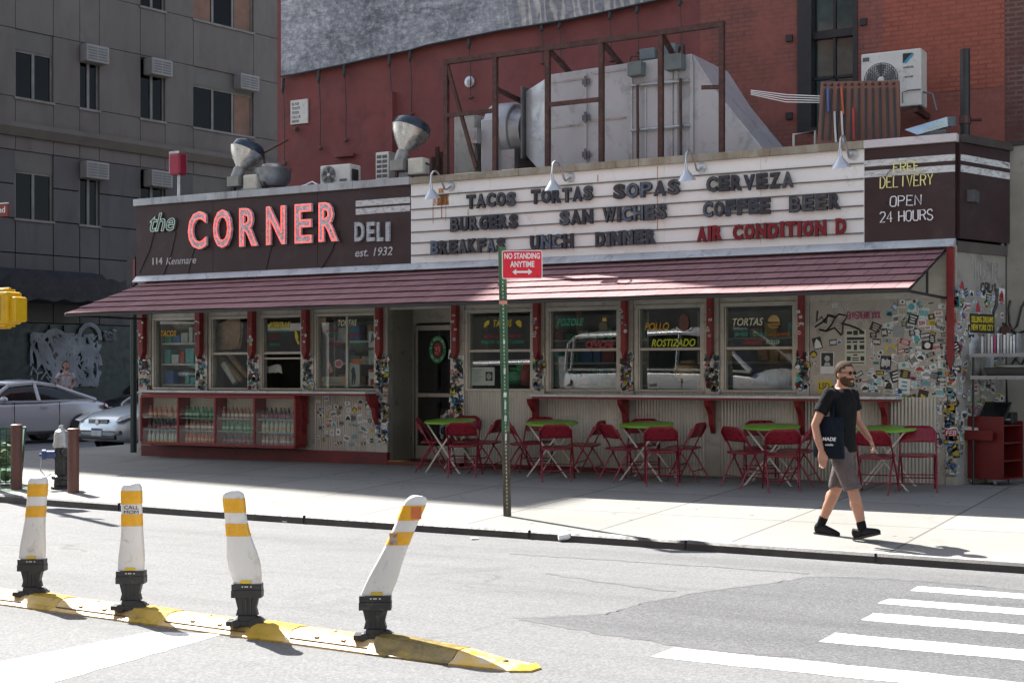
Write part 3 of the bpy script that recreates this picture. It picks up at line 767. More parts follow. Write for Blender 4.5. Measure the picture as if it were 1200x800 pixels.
# --- brown sign at the left
s1 = thing('signboard', 'long dark brown signboard with red neon CORNER and white DELI lettering', 'sign', (XL, 0, SB))
def spart(root, name, mb, m, **k):
    o = mb.build(name, m, root, **k); o.matrix_parent_inverse = Matrix.Translation(root.location).inverted(); return o
SY = -.06
b = MB(); cuts = [XL, fx(249.5, SY), fx(372, SY), XS1-.01]
for a, c in zip(cuts, cuts[1:]): b.box((a+.003, SY, SB), (c-.003, -.002, ST))
b.box((XL, SY+.012, SB), (XS1-.02, -.003, ST-.001))
spart(s1, 'board', b, M['brown'])
b = MB(); xx = XL-.02
while xx < XS1-.1:
    nx = min(XS1, xx + 2.3); b.box((xx+.003, SY-.05, ST), (nx-.003, .25, ST+.115)); xx = nx
spart(s1, 'coping', b, M['flash'], bevel=.004)
b = MB(); stripes(b, fx(417, SY), XS1-.012, fz(450, 233, SY), fz(450, 240, SY), SY); stripes(b, fx(417, SY), XS1-.012, fz(450, 242.5, SY), fz(450, 249.5, SY), SY)
spart(s1, 'stripe', b, worn)
def sign_box(px0, px1, py0, py1, y): return fx(px0, y), fx(px1, y), fz((px0+px1)/2, py1, y), fz((px0+px1)/2, py0, y)
neon = glow('red_neon', (1.0, .05, .02), .85, (.75,.2,.16)); chan = mat('channel_letter', (.70,.62,.66), .5, var=.3, scale=14, dirt=(.07,.035,.04), dirt_amt=.36)
for ch, a, b_, c, d in (('C',222,243.5,248,292.5), ('O',251.5,273,245.5,291), ('R',282,303.5,243.5,289), ('N',313.5,336,241.5,287), ('E',347,367,239,285.5), ('R',375,397.5,237,283.5)):
    x0, x1, z0, z1 = sign_box(a, b_, c, d, SY-.03)
    lm = MB(); put_text(lm, ch, x0, x1, z0, z1, SY-.045, .05, .034); L = spart(s1, 'letter', lm, chan)
    tm = MB(); put_text(tm, ch, x0+.012, x1-.012, z0+.014, z1-.014, SY-.074, 1, .016, tube=.0065)
    o = spart(s1, 'neon_tube', tm, neon, smooth=True); o.parent = L; o.matrix_parent_inverse = L.matrix_parent_inverse @ Matrix.Identity(4); o.matrix_parent_inverse = Matrix.Identity(4)
    if ch in 'CN': 
        tm = MB(); tm.tube([(x0+.1, SY-.004, z0+.05), (x0+.02, SY-.006, z0-.12), (x0-.05, SY-.006, SB+.01)], .006); spart(s1, 'wire', tm, M['black'])
x0, x1, z0, z1 = sign_box(177, 207.5, 249, 272, SY)
lm = MB(); put_text(lm, 'the', x0, x1, z0, z1, SY-.02, .03, .022, .3); L = spart(s1, 'letter', lm, mat('the_letter', (.10,.10,.10), .5, var=.3))
tm = MB(); put_text(tm, 'the', x0+.01, x1-.01, z0+.01, z1-.01, SY-.04, 1, .01, .3, tube=.014); o = spart(s1, 'neon_tube', tm, glow('pale_green_tube', (.55,.8,.66), .04, (.55,.75,.65)), smooth=True)
for s_, a, b_, c, d, sh, bo in (('114', 179, 190.5, 302, 310, 0, .02), ('Kenmare', 195, 230, 301, 309.5, .2, .0), ('est. 1932', 416.5, 460, 290, 300, .2, .004)):
    x0, x1, z0, z1 = sign_box(a, b_, c, d, SY); lm = MB(); put_text(lm, s_, x0, x1, z0, z1, SY-.004, .006, bo, sh); spart(s1, 'lettering', lm, worn)
for ch, a, b_, in zip('DELI', (417, 431.2, 443, 453.5), (428, 440.5, 450.5, 458.5)):
    x0, x1, z0, z1 = sign_box(a, b_, 260, 283, SY)
    lm = MB(); put_text(lm, ch, x0, x1 if ch != 'I' else x0+.07, z0, z1-.005, SY-.02, .04, .03); spart(s1, 'letter', lm, mat('deli_letter', (.50,.53,.55), .5, var=.15, scale=12, dirt=(.15,.13,.13), dirt_amt=.35))
for a, b_ in (((181,271),(163,320)), ((206,272),(190,326)), ((330,262),(300,270)), ((372,262),(345,270)), ((398,270),(372,322))):
    p, q_ = Y(a[0], a[1], SY-.008), Y(b_[0], b_[1], SY-.008); wm = MB(); wm.tube([p, p.lerp(q_, .4)+Vector((.02,0,-.05)), q_], .006, 5); spart(s1, 'wire', wm, M['black'])

# --- white letter board
s2 = thing('marquee_sign', 'wide white letter board with thin horizontal rails above the awning', 'sign', (XS1, 0, SB))
b = MB(); nb_ = 5
for k in range(nb_):
    a = XS1 + (XS2-XS1)*k/nb_; c = XS1 + (XS2-XS1)*(k+1)/nb_; b.box((a+.002, SY, SB), (c-.002, -.002, ST))
b.box((XS1, SY+.01, SB), (XS2-.01, -.003, ST-.001))
spart(s2, 'board', b, M['white'])
def zs(py): return fz(1013, py, SY)
railz = [zs(p) for p in (191.5, 209.5, 224, 241, 256, 273)]
for z in railz + [zs(183.5), zs(281)][:0]:
    r_ = MB(); r_.box((XS1+.01, SY-.022, z-.007), (XS2-.01, SY, z+.007)); spart(s2, 'rail', r_, mat('rail_grey', (.16,.14,.14), .5, .3, var=.3, scale=8))
b = MB(); xx = XS1
while xx < XS2-.1:
    nx = min(XS2, xx + 1.9); b.box((xx+.003, SY-.05, ST), (nx-.003, .25, ST+.10)); xx = nx
spart(s2, 'coping', b, M['copeold'], bevel=.004)
STK = []
for (a, c, d, e) in ((514,520,221,226),(501,528,222.5,240.5),(507,507.8,226,262),(517,518,241,256),(522,522.6,241,259),(533,538,226,240),(548,549,245,252),(770,770.8,195,270),(700,701,205,213)):
    p, q_ = Y(a, d, SY-.0035), Y(c, e, SY-.0035)
    if c - a > 3 and e - d > 10: p, q_ = Y(507.5+rnd.random(), 228, SY-.003), Y(526, 240, SY-.003)
    STK.append((p.x, q_.z, q_.x, p.z))
m_, t_, b_ = nodes('rust_streak'); v_ = pos(t_, (1,1,.3)); tr_ = N(t_, 'BsdfTransparent'); mx_ = t_.nodes.new('ShaderNodeMixShader')
t_.links.new(ramp(t_, noise(t_, v_, 7, 5, .7), [(.35, 0.0), (.62, .8)]), mx_.inputs[0]); t_.links.new(tr_.outputs[0], mx_.inputs[1]); t_.links.new(b_.outputs[0], mx_.inputs[2])
b_.inputs['Base Color'].default_value = (.55,.24,.06,1); b_.inputs['Roughness'].default_value = .7
t_.links.new(mx_.outputs[0], t_.nodes['Material Output'].inputs[0]); RUST = m_
for a, b, c, d in STK: rs = MB(); rs.box((a, SY-.003, b), (c, SY-.0005, d)); spart(s2, 'rust_stain', rs, RUST)
# letters: every one hangs on the rails and can be lifted off
LB = [mat('marquee_black_a', (.013,.018,.03), .5, var=.4, scale=14, dirt=(.18,.2,.24), dirt_amt=.12), mat('marquee_black_b', (.016,.017,.02), .5, var=.4, scale=14, dirt=(.2,.2,.2), dirt_amt=.16), mat('marquee_black_c', (.022,.034,.06), .5, var=.4, scale=14, dirt=(.25,.28,.33), dirt_amt=.2)]
LFB = [mat('letter_face_'+n_, c_, .35, var=.45, scale=22) for n_, c_ in (('blue',(.10,.135,.19)),('grey',(.075,.08,.085)),('dark',(.04,.045,.055)),('dark',(.04,.045,.055)))]; LFR = mat('letter_face_red', (.22,.006,.018), .4, var=.25, scale=18)
LRD = mat('marquee_red', (.14,.005,.012), .4, var=.2, scale=14)
rows = [(195, 214.3), (225, 244.2), (255, 274.3)]
words = [(0,'TACOS',547,604.5,'black'),(0,'TORTAS',622.5,695,'black'),(0,'SOPAS',719,797,'black'),(0,'CERVEZA',828,930,'black'),
         (1,'BURGERS',528,607,'black'),(1,'SAN',656,695,'black'),(1,'WICHES',706.7,781.5,'black'),(1,'COFFEE',824,903,'black'),(1,'BEER',925,985.5,'black'),
         (2,'BREAKFAS',505,592,'black'),(2,'UNCH',621.5,672,'black'),(2,'DINNER',698,769,'black'),(2,'AIR',817,846.7,'red'),(2,'CONDITION',859,968.5,'red'),(2,'D',979.5,991.8,'red')]
ordn = ['first','second','third','fourth','fifth','sixth','seventh','eighth','ninth']
wid = {'I': .38, 'W': 1.3, 'N': 1.05, 'M': 1.25}
LDY = SY - .045
for r_, w_, a, c, kind in words:
    x0, x1 = fx(a, LDY), fx(c, LDY); tot = sum(wid.get(ch, 1.0) for ch in w_); gap = .14; un = (x1-x0) / (tot + gap*(len(w_)-1)); u = x0
    z1, z0 = fz(1013, rows[r_][0], SY), fz(1013, rows[r_][1], SY)
    for k, ch in enumerate(w_):
        wd = wid.get(ch, 1.0) * un
        lm = MB(); jz = rnd.uniform(-.006, .006); put_text(lm, ch, -wd/2, wd/2, (z0-z1)/2, (z1-z0)/2, 0, .035, .062)
        mm = LRD if kind == 'red' else rnd.choice(LB)
        # raised rim round the letter face, as pressed letters have
        o = lm.build('marquee_letter', mm); o.location = (u + wd/2, LDY, (z0+z1)/2 + jz); o.rotation_euler = (0, rnd.uniform(-.02, .02), 0)
        n_same = [j for j, q_ in enumerate(w_) if q_ == ch]
        if w_ == 'D': lab = 'dark red letter D standing alone at the right end of the lowest marquee row'
        elif len(n_same) == 1: lab = '%s letter %s in the word %s on the white marquee' % ('dark red' if kind == 'red' else 'black', ch, w_)
        else: lab = '%s letter %s, %s letter of the word %s on the white marquee' % ('dark red' if kind == 'red' else 'black', ch, ordn[k], w_)
        tag(o, lab, 'letter', 'letters on the white marquee')
        bv = o.modifiers.new('bevel', 'BEVEL'); bv.width = .004; bv.segments = 1; bv.limit_method = 'ANGLE'
        lm = MB(); put_text(lm, ch, -wd*.455, wd*.455, (z0-z1)*.455, (z1-z0)*.455, -.0175, .004, .004); lm.build('letter_face', LFR if kind == 'red' else rnd.choice(LFB), o)
        u += wd + gap * un
# --- brown sign at the right corner
s3 = thing('signboard', 'dark brown corner signboard with thin neon FREE DELIVERY OPEN 24 HOURS', 'sign', (XS2, 0, SB))
b = MB(); b.box((XS2, SY, SB), (XR+.0, -.002, ST)); spart(s3, 'board', b, M['brown'])
b = MB(); sbox(b, (.0, -.06, SB), (SLEN, .0, ST)); spart(s3, 'side_board', b, M['brown'])
b = MB(); b.box((XS2, SY-.05, ST), (XR+.03, .25, ST+.10)); spart(s3, 'coping', b, M['copel'], bevel=.004)
b = MB(); sbox(b, (.03, -.11, ST-.005), (SLEN, .3, ST+.095)); spart(s3, 'side_coping', b, mat('brown_coping', (.055,.045,.04), .6))
b = MB()
for p0, p1 in ((180.5, 188), (193, 201)):
    z1, z0 = fz(1120, p0, SY), fz(1120, p1, SY); b.box((XS2, SY-.004, z0), (XR, SY, z1)); sbox(b, (0.003, -.064, z0), (SLEN, -.06, z1))
spart(s3, 'stripe', b, worn)
NYL = glow('dull_yellow_tube', (.75,.68,.25), .03, (.72,.66,.28)); NWH = glow('dull_white_tube', (.75,.75,.75), .03, (.7,.7,.72))
for s_, a, c, d, e, m__ in (('FREE',1047.5,1077,190,200.5,NYL), ('DELIVERY',1031.5,1093,206,218.5,NYL), ('OPEN',1043.5,1079.5,229.5,241,NWH), ('24 HOURS',1031.5,1093,247,259,NWH)):
    x0, x1, z0, z1 = sign_box(a, c, d, e, SY-.03); lm = MB(); strokes(lm, s_, x0, x1, z0, z1, SY-.035, .0075, 1.5, 6, .004)
    spart(s3, 'neon_tube', lm, m__, smooth=True)
for wp_ in ([Y(1047,196,SY-.02), Y(1040,203,SY-.01), Y(1037,212,SY-.01)], [Y(1038,239,SY-.01), Y(1043,234,SY-.03)], [Y(1034,247,SY-.03), Y(1037,243,SY-.01), Y(1045,247,SY-.03)]): wm = MB(); wm.tube(wp_, .004, 5); spart(s3, 'wire', wm, M['black'])

# ============================================================= gooseneck lamps over the white sign
def gooseneck():
    r = thing('wall_lamp', '', 'lamp', group='gooseneck lamps over the white sign')
    a = MB(); a.lathe([(.0, -.0), (.06, 0), (.065, .02), (.03, .035)], (0, 0, 0), (0, -1, 0), 16); a.build('wall_plate', M['galv'], r, smooth=True)
    pts = [(0, -.02, 0)]
    for k in range(15):
        u = k/14; ang = math.pi * (1.05*u - .28)
        pts.append((0, -.14 - .40*u, .02 + .0 + .16*math.sin(max(ang, -.5)) ))
    pts += [(0, -.565, -.02)]
    a = MB(); a.tube(pts, .014, 8); a.build('gooseneck', M['galv'], r, smooth=True)
    a = MB(); a.lathe([(.022, -.0), (.024, -.07), (.03, -.10), (.05, -.13), (.115, -.215), (.122, -.235), (.112, -.232), (.03, -.12)], (0, -.57, .0), (0, -.18, 1), 24); a.build('lamp_shade', mat('lamp_zinc', (.52,.54,.56), .35, .55, var=.08), r, smooth=True)
    a = MB(); a.ball((0, -.545, -.17), .035, 10, 8); a.build('bulb', mat('bulb', (.8,.8,.75), .3), r, smooth=True)
    return r
g0 = gooseneck()
glab = ['gooseneck lamp on the white sign left of TACOS, near the rust stain', 'gooseneck lamp hanging in front of the word TORTAS', 'gooseneck lamp between the words SOPAS and CERVEZA', 'gooseneck lamp at the right end of the white sign beside the brown panel']
for k, (px, py) in enumerate(((529,219),(669,208.5),(823,197),(1000,181.5))):
    g = g0 if k == 0 else copy_tree(g0)
    p = Y(px, py, SY); g.location = p; g['label'] = glab[k]
# small lamp on the side wall
sl_ = thing('side_lamp', 'small round lamp on a bent arm on the brown side of the corner sign', 'lamp', SM @ Vector((SLEN-.05, -.07, fz(1120, 185, 0))))
a = MB(); a.tube([(0,0,0), (-.05,-.12,.03), (-.24,-.3,.12)], .01, 6); a.build('arm', M['galv'], sl_, smooth=True)
a = MB(); a.lathe([(.05,0),(.075,.02),(.075,.06),(.03,.08)], (-.27,-.34,.12), (-.6,-.8,.1), 16); a.build('lamp_shade', M['acw'], sl_, smooth=True)

# ============================================================= stickers
SKC = [('white',(.62,.63,.62)),('white2',(.5,.52,.5)),('black',(.02,.02,.022)),('yellow',(.5,.38,.02)),('red',(.33,.03,.035)),('teal',(.06,.3,.33)),('pink',(.35,.05,.16)),('cream',(.48,.44,.34)),('green',(.04,.2,.08)),('grey',(.25,.26,.27)),('blue',(.05,.14,.35))]
SKM = [mat('sticker_' + n_, c_, .5, var=.1, scale=20) for n_, c_ in SKC]
SKW = [9, 8, 9, .9, .7, .5, .3, 4, .5, 4, .5]
def sticker(mb, cx, cz, w, h, y, rot=0, M0=None, round_=False):
    """adds one printed sticker; material slots follow SKM"""
    i = rnd.choices(range(len(SKM)), SKW)[0]
    ca, sa = math.cos(rot), math.sin(rot)
    def T(a, b, yy):
        p = Vector((cx + a*ca - b*sa, yy, cz + a*sa + b*ca)); return M0 @ p if M0 is not None else p
    off = (M0.to_3x3() @ Vector((0, -.002, 0))) if M0 is not None else Vector((0, -.002, 0))
    mb.mi = i
    if round_: out = [T(w/2*math.cos(a*math.pi/8), w/2*math.sin(a*math.pi/8), y) for a in range(16)]
    else: out = [T(-w/2,-h/2,y), T(w/2,-h/2,y), T(w/2,h/2,y), T(-w/2,h/2,y)]
    mb.prism(out, off)
    ink = rnd.choice([2, 2, 2, 9, 9, 4, 10, 5]) if i not in (2, 4, 8, 10) else rnd.choice([0, 0, 3, 7])
    mb.mi = ink; y2 = y - .0021; sty = rnd.random()
    off2 = off * .4
    if sty < .35:       # a word in bars
        x = -w*.38
        while x < w*.36:
            bw = w*rnd.uniform(.05,.11); hh = h*rnd.uniform(.2,.34); mb.prism([T(x,-hh,y2),T(x+bw,-hh,y2),T(x+bw,hh,y2),T(x,hh,y2)], off2); x += bw + w*.035
    elif sty < .6:      # lines of print
        for k in range(3):
            b = h*(.26 - .26*k); l = w*rnd.uniform(.2,.38); mb.prism([T(-l,b-h*.06,y2),T(l,b-h*.06,y2),T(l,b+h*.06,y2),T(-l,b+h*.06,y2)], off2)
    elif sty < .85:     # a round or pointed emblem
        n_ = rnd.choice([3, 4, 5, 6, 10]); a0 = rnd.random()*3
        mb.prism([T(min(w,h)*.34*math.cos(a0+2*math.pi*k/n_), min(w,h)*.34*math.sin(a0+2*math.pi*k/n_), y2) for k in range(n_)], off2)
    else:
        mb.prism([T(-w*.42,-h*.42,y2),T(w*.42,-h*.42,y2),T(w*.3,h*.1,y2),T(0,h*.38,y2),T(-w*.3,h*.05,y2)], off2)
    return i
taken = []
def free(x, z, r):
    return all((x-a)**2 + (z-b)**2 > (r+c)**2*.62 for a, b, c in taken)
def scatter(x0, x1, z0, z1, n, y, s0, s1, M0=None, dens=None, avoid=True):
    out = []; tries = 0
    while len(out) < n and tries < n*30:
        tries += 1; x, z = rnd.uniform(x0, x1), rnd.uniform(z0, z1); w = rnd.uniform(s0, s1); h = w * rnd.choice([.5, .6, .8, 1, 1.3])
        if dens and rnd.random() > dens(x, z): continue
        if avoid and not free(x, z, max(w, h)/2): continue
        if avoid: taken.append((x, z, max(w, h)/2))
        out.append((x, z, w, h, y, rnd.gauss(0, .25), M0, rnd.random() < .18))
    return out
# reserved places of the larger prints on the sticker wall
def res(px0, px1, py0, py1):
    a = Y(px0, py0); b = Y(px1, py1)
    n_ = 4
    for i in range(n_+1):
        for j in range(n_+1): taken.append((a.x+(b.x-a.x)*i/n_, a.z+(b.z-a.z)*j/n_, .06))
res(990,1016,385,428); res(955,998,366,392); res(961,977,412,440); res(1000,1035,362,373); res(950,975,440,470)
xa, xb = fx(952), fx(1109)
big = scatter(fx(1022), fx(1108), .95, 2.3, 85, -.0165, .07, .15, dens=lambda x, z: .35 + .65*(x - fx(1022))/(fx(1108)-fx(1022)))
big += scatter(fx(952), fx(1022), 1.2, 2.2, 15, -.0165, .06, .13)
for k, s_ in enumerate(big[:100]):
    y_ = -.0125 if s_[0] < fx(1052) else -.0165
    s_ = (s_[0], s_[1], s_[2], s_[3], y_, s_[5], s_[6], s_[7])
    mb = MB(); sticker(mb, *s_); mb.build('sticker', SKM, wall_panel if s_[0] < fx(1052) else wall_panel2)
mb = MB()
for s_ in scatter(fx(1054), fx(1109), .45, 2.33, 100, -.0165, .035, .08): sticker(mb, *s_)
for s_ in scatter(fx(952), fx(1052), 1.17, 2.3, 30, -.0125, .03, .07): sticker(mb, *s_)
tag(mb.build('sticker', SKM, wall_panel2), kind='stuff')
taken.clear()
mb = MB()
for s_ in scatter(fx(1110), fx(1121.5), .2, 2.5, 110, -.0355, .05, .12, avoid=False): sticker(mb, *s_)
tag(mb.build('sticker', SKM, corner_post), kind='stuff')
mb = MB()
for s_ in scatter(.02, .18, .1, 2.6, 40, -.001, .05, .12, M0=SM, avoid=False): sticker(mb, *s_)
for s_ in scatter(.18, SLEN-.03, .5, 2.45, 150, -.001, .05, .15, M0=SM, avoid=False): sticker(mb, *s_)
tag(mb.build('sticker', SKM, side_panel), kind='stuff')
taken.clear()
SKW[:] = [12, 10, 6, .5, .4, .2, .2, 4, .2, 5, .2]
for k, o_ in enumerate(pilo):
    mb = MB(); c = fx(pils[k][0] if k != 4 else 448.5); hw = (fx(pils[k][0]+pils[k][1]/2) - fx(pils[k][0]-pils[k][1]/2))/2
    z0 = WS if k not in (0, 4, 5) else .35
    if k in (4, 5): sc_ = scatter(c-hw+.02, c+hw-.02, z0, 1.72, 120, -.0355 if k == 4 else -.0305, .05, .11, avoid=False)
    else: sc_ = scatter(c-hw+.02, c+hw-.02, WS+.02, 1.72, 60, -.0305, .04, .10, avoid=False)
    sc_ += scatter(c-hw*.4, c+hw*.4, 1.9, 2.3, 5, -.1405, .04, .055)
    for s_ in sc_: sticker(mb, *s_)
    tag(mb.build('sticker', SKM, o_), kind='stuff')
taken.clear()
# stickers on the ribbed panel left of the door
mb = MB()
for s_ in scatter(fx(372), fx(440), .3, 1.03, 62, .003, .05, .11, dens=lambda x, z: .25 + .75*(x-fx(372))/(fx(440)-fx(372))): sticker(mb, *s_)
tag(mb.build('sticker', SKM, diner), kind='stuff')
# larger prints and tags
def wp(name, mb, m, par=wall_panel): return mb.build(name, m, par)
p0, p1 = Y(990, 386, -.013), Y(1015, 427.5, -.013)
mb = MB(); mb.box((p0.x, -.016, p1.z), (p1.x, -.0125, p0.z)); po = wp('poster', mb, mat('poster_cream', (.47,.47,.38), .6, var=.06))
mb = MB(); W_, H_ = p1.x-p0.x, p0.z-p1.z
for (a, b, c, d) in ((.1,.86,.35,.95),(.4,.84,.62,.97),(.68,.86,.92,.95),(.1,.7,.92,.78),(.1,.62,.3,.67),(.36,.62,.6,.67),(.7,.62,.92,.67),(.1,.44,.3,.56),(.43,.42,.58,.57),(.7,.44,.92,.56),(.1,.34,.92,.37),(.1,.12,.28,.24),(.4,.26,.6,.3),(.74,.12,.92,.24),(.35,.12,.66,.15),(.35,.18,.66,.21),(.1,.04,.92,.07)):
    mb.box((p0.x+W_*a, -.018, p1.z+H_*b), (p0.x+W_*c, -.0161, p1.z+H_*d))
mb.build('poster_print', M['black'], po)
p0, p1 = Y(961.5, 412.5, -.013), Y(977.5, 437.5, -.013)
mb = MB(); mb.box((p0.x, -.016, p1.z), (p1.x, -.0125, p0.z)); po = wp('poster', mb, mat('poster_white', (.6,.6,.6), .6, var=.05))
mb = MB(); W_, H_ = p1.x-p0.x, p0.z-p1.z; mb.box((p0.x+W_*.06, -.0175, p1.z+H_*.34), (p0.x+W_*.94, -.0161, p1.z+H_*.97)); mb.build('photo_print', M['black'], po)
mb = MB(); mb.prism([(p0.x+W_*(.5+.2*math.cos(a*.4)), -.0176, p1.z+H_*(.7+.14*math.sin(a*.4))) for a in range(16)], (0,-.001,0)); mb.prism([(p0.x+W_*.25,-.0176,p1.z+H_*.36),(p0.x+W_*.75,-.0176,p1.z+H_*.36),(p0.x+W_*.65,-.0176,p1.z+H_*.52),(p0.x+W_*.35,-.0176,p1.z+H_*.52)], (0,-.001,0)); mb.build('photo_figure', LGR, po)
tagp = [[(958,364),(957,377),(963,371),(966,378),(970,368),(968,379)],[(955,383),(963,378),(972,369),(980,370),(974,381),(968,388)],[(972,370),(979,372),(983,368),(993,370),(988,378),(987,392)],[(960,386),(968,388),(978,384),(986,393)],[(986,379),(995,381),(1003,384),(1012,389)]]
mb = MB()
for st in tagp: mb.tube([Y(a, b, -.016) for a, b in st], (.012), 4, flat=1)
mb.build('graffiti', M['black'], wall_panel)
mb = MB()
a, b = Y(993, 371, -.016), Y(1031, 363, -.016); strokes(mb, 'SMASHERK XXX'.replace('M','M'), a.x, b.x, a.z-.03, a.z+.06, -.016, .006, 1.2, 4, .006); mb.build('graffiti', mat('graffiti_pink', (.33,.03,.13), .6), wall_panel)
mb = MB(); p0 = Y(960, 452, -.013); mb.box((p0.x-.02, -.0155, p0.z-.09), (p0.x+.17, -.0125, p0.z+.07)); mb.build('sticker', SKM[3], wall_panel)
mb = MB(); put_text(mb, 'LSD', p0.x+.0, p0.x+.14, p0.z-.04, p0.z+.04, -.016, .003, .01); mb.build('lettering', M['black'], wall_panel)
for (s_, x_, z_, w_, h_, i_, j_) in (('FEB', 1114.5, 507, .15, .085, 4, 0), ('Dojah', 1115, 557, .16, .07, None, 2)):
    p0 = Y(x_, z_, -.036); 
    if i_ is not None: mb = MB(); mb.box((p0.x-w_/2, -.0395, p0.z-h_/2), (p0.x+w_/2, -.0375, p0.z+h_/2)); mb.build('sticker', SKM[i_], corner_post)
    mb = MB(); put_text(mb, s_, p0.x-w_*.42, p0.x+w_*.42, p0.z-h_*.36, p0.z+h_*.36, -.040, .002, .0, .2); mb.build('lettering', SKM[j_], corner_post)
# side wall: yellow and black plate, torn white paper
mb = MB(); sbox(mb, (.30, -.006, 1.93), (.86, -.002, 2.17)); pl_ = mb.build('plate', M['black'], side_panel)
mb = MB(); put_text(mb, 'SELLING DREAMS', .33, .83, 2.06, 2.14, -.007, .003, .02, M0=SM); put_text(mb, 'NEW YORK CITY', .33, .83, 1.96, 2.04, -.007, .003, .02, M0=SM); mb.build('plate_lettering', mat('plate_yellow', (.62,.5,.02), .5), pl_)
mb = MB()
for k in range(46):
    x_ = rnd.uniform(.28, .82); z1 = rnd.uniform(1.6, 1.9); l = rnd.uniform(.15, .42); w2 = rnd.uniform(.015, .05)
    q_ = [(x_-w2, z1), (x_+w2, z1+rnd.uniform(-.03,.03)), (x_+w2*.7, z1-l), (x_-w2*.5, z1-l-rnd.uniform(0,.05))]
    y_ = -.003 - k*.0001; mb.prism([SM @ Vector((a, y_, b)) for a, b in q_], SM.to_3x3() @ Vector((0,-.001,0)))
mb.build('torn_paper', mat('torn_paper', (.5,.53,.53), .7, var=.2, scale=12), side_panel)
mb = MB(); strokes(mb, 'KOSTR', .42, .95, 2.62, 2.83, -.004, .008, 1.4, 4, .01, M0=SM); mb.build('graffiti', mat('graffiti_grey', (.32,.31,.29), .7), side_panel)
mb = MB(); strokes(mb, 'CRUI', .55, .9, 2.46, 2.56, -.004, .012, 1.4, 4, .012, M0=SM)
mb.tube([SM @ Vector((.92,-.004,2.5)), SM @ Vector((.9,-.004,2.3)), SM @ Vector((.82,-.004,2.18))], .03, 5); mb.build('graffiti', M['black'], side_panel)
# ============================================================= tall red building behind the diner
RY = 3.2
M['redwall'] = mat('red_painted_wall', (.21, .058, .053), .75, var=.13, scale=.9, dirt=(.13, .042, .04), dirt_amt=.3, grit=.35)
M['brick'] = m_brick('old_painted_brick', (.28,.10,.075), (.19,.07,.055), (.09,.055,.05), (.29,.095,.072), .35)
M['brickr'] = m_brick('bare_brick', (.17,.06,.045), (.12,.048,.038), (.22,.17,.15), (.13,.05,.04), .5, msize=.014)
M['brickred'] = m_brick('repainted_brick', (.40,.115,.072), (.31,.085,.056), (.20,.058,.042), (.37,.105,.068), .6)
rx0, rx1, rx2 = Y(325,200,RY).x, Y(820.5,50,RY).x, Y(1118/3.636+870,50,RY).x
red = thing('brick_building', 'tall dark red brick building rising directly behind the diner', 'building', (rx0, RY, 0))
H_R = 15.6
def rpart(name, mb, m, **k):
    o = mb.build(name, m, red, **k); o.matrix_parent_inverse = Matrix.Translation(red.location).inverted(); return o
wx0, wx1, wz0 = Y(935,100,RY).x, Y(1005,100,RY).x, Y(970,153,RY).z
wz1 = Y(970,-40,RY).z
b = MB(); b.box((rx0, RY, 0), (rx1, RY+12, H_R)); rpart('painted_wall', b, M['redwall'])
b = MB(); b.box((rx1, RY, 0), (wx0, RY+12, H_R-.01)); b.box((wx0, RY, 0), (wx1, RY+12, wz0)); b.box((wx0, RY, wz1), (wx1, RY+12, H_R-.01)); b.box((wx1, RY, 0), (rx2, RY+12, H_R-.01)); rpart('brick_wall', b, M['brick'])
b = MB(); b.box((rx2, RY+.002, 0), (24, RY+12, H_R-.02)); rpart('bare_brick_wall', b, M['brickr'])
p0, p1 = Y(1035, 20, RY), Y(1177, 98, RY)
b = MB(); b.box((p0.x, RY-.004, p1.z-.03), (p1.x, RY-.0005, 9)); rpart('repainted_patch', b, M['brickred'])
b = MB(); b.box((rx2+.01, RY-.003, 0), (12, RY+.0015, Y(1190,100,RY).z)); rpart('brick_patch', b, M['brickr'])
# black sash window
b = MB(); wf = wx0 + .22
b.box((wx0, RY-.03, wz0), (wf, RY+.25, wz1)); b.box((wx1-.07, RY-.02, wz0), (wx1, RY+.25, wz1)); b.box((wf, RY-.05, wz0-.02), (wx1, RY+.25, wz0+.06))
wo = rpart('window', b, M['black'])
zr = Y(975, 38, RY).z; x_m = (wf + wx1 - .07)/2; 
b = MB(); b.box((wf, RY+.08, zr-.06), (wx1-.07, RY+.2, zr+.06)); b.box((x_m-.02, RY+.1, wz0), (x_m+.02, RY+.18, wz1)); b.box((wf, RY+.1, Y(975,89,RY).z-.02), (wx1-.07, RY+.18, Y(975,89,RY).z+.02))
o = b.build('sash', M['black'], wo)
b = MB(); b.box((wf, RY+.14, wz0), (wx1-.07, RY+.15, wz1)); b.build('pane', glass('sash_glass', (.75,.8,.8), 1.0, .02, .15), wo)
b = MB(); b.box((wf-.3, RY+.3, wz0), (wx1, RY+.32, wz1)); b.build('reflection_panel', mat('pale_sky_reflection', (.33,.40,.40), .8, var=.35), wo)  # backing sheet coloured pale green-grey to imitate sky reflected in the glass
for o in wo.children: o.matrix_parent_inverse = Matrix.Identity(4)
# flue strip, ledge and small fittings on the wall
b = MB(); p0 = Y(455, 108, RY-.1); b.box((p0.x-.05, RY-.12, 3.7), (p0.x+.1, RY, p0.z)); rpart('wall_chase', b, M['redwall'])
b = MB(); p0 = Y(405, 182, RY-.05); b.box((p0.x-.22, RY-.1, p0.z-.03), (p0.x+.2, RY, p0.z+.02)); rpart('wall_ledge', b, M['redwall'])
b = MB(); p0 = Y(550, 96, RY-.03)
b.lathe([(.10, 0), (.10, .03), (.04, .05)], (p0.x-.0, RY, p0.z), (0,-1,0), 14); rpart('wall_plate', b, M['galv'])
for px_, py_ in ((925, 45), (925, 136), (1012, 26)):
    p0 = Y(px_, py_, RY-.02); b = MB(); b.box((p0.x-.05, RY-.05, p0.z-.05), (p0.x+.05, RY, p0.z+.05)); rpart('shutter_pin', b, M['black'])
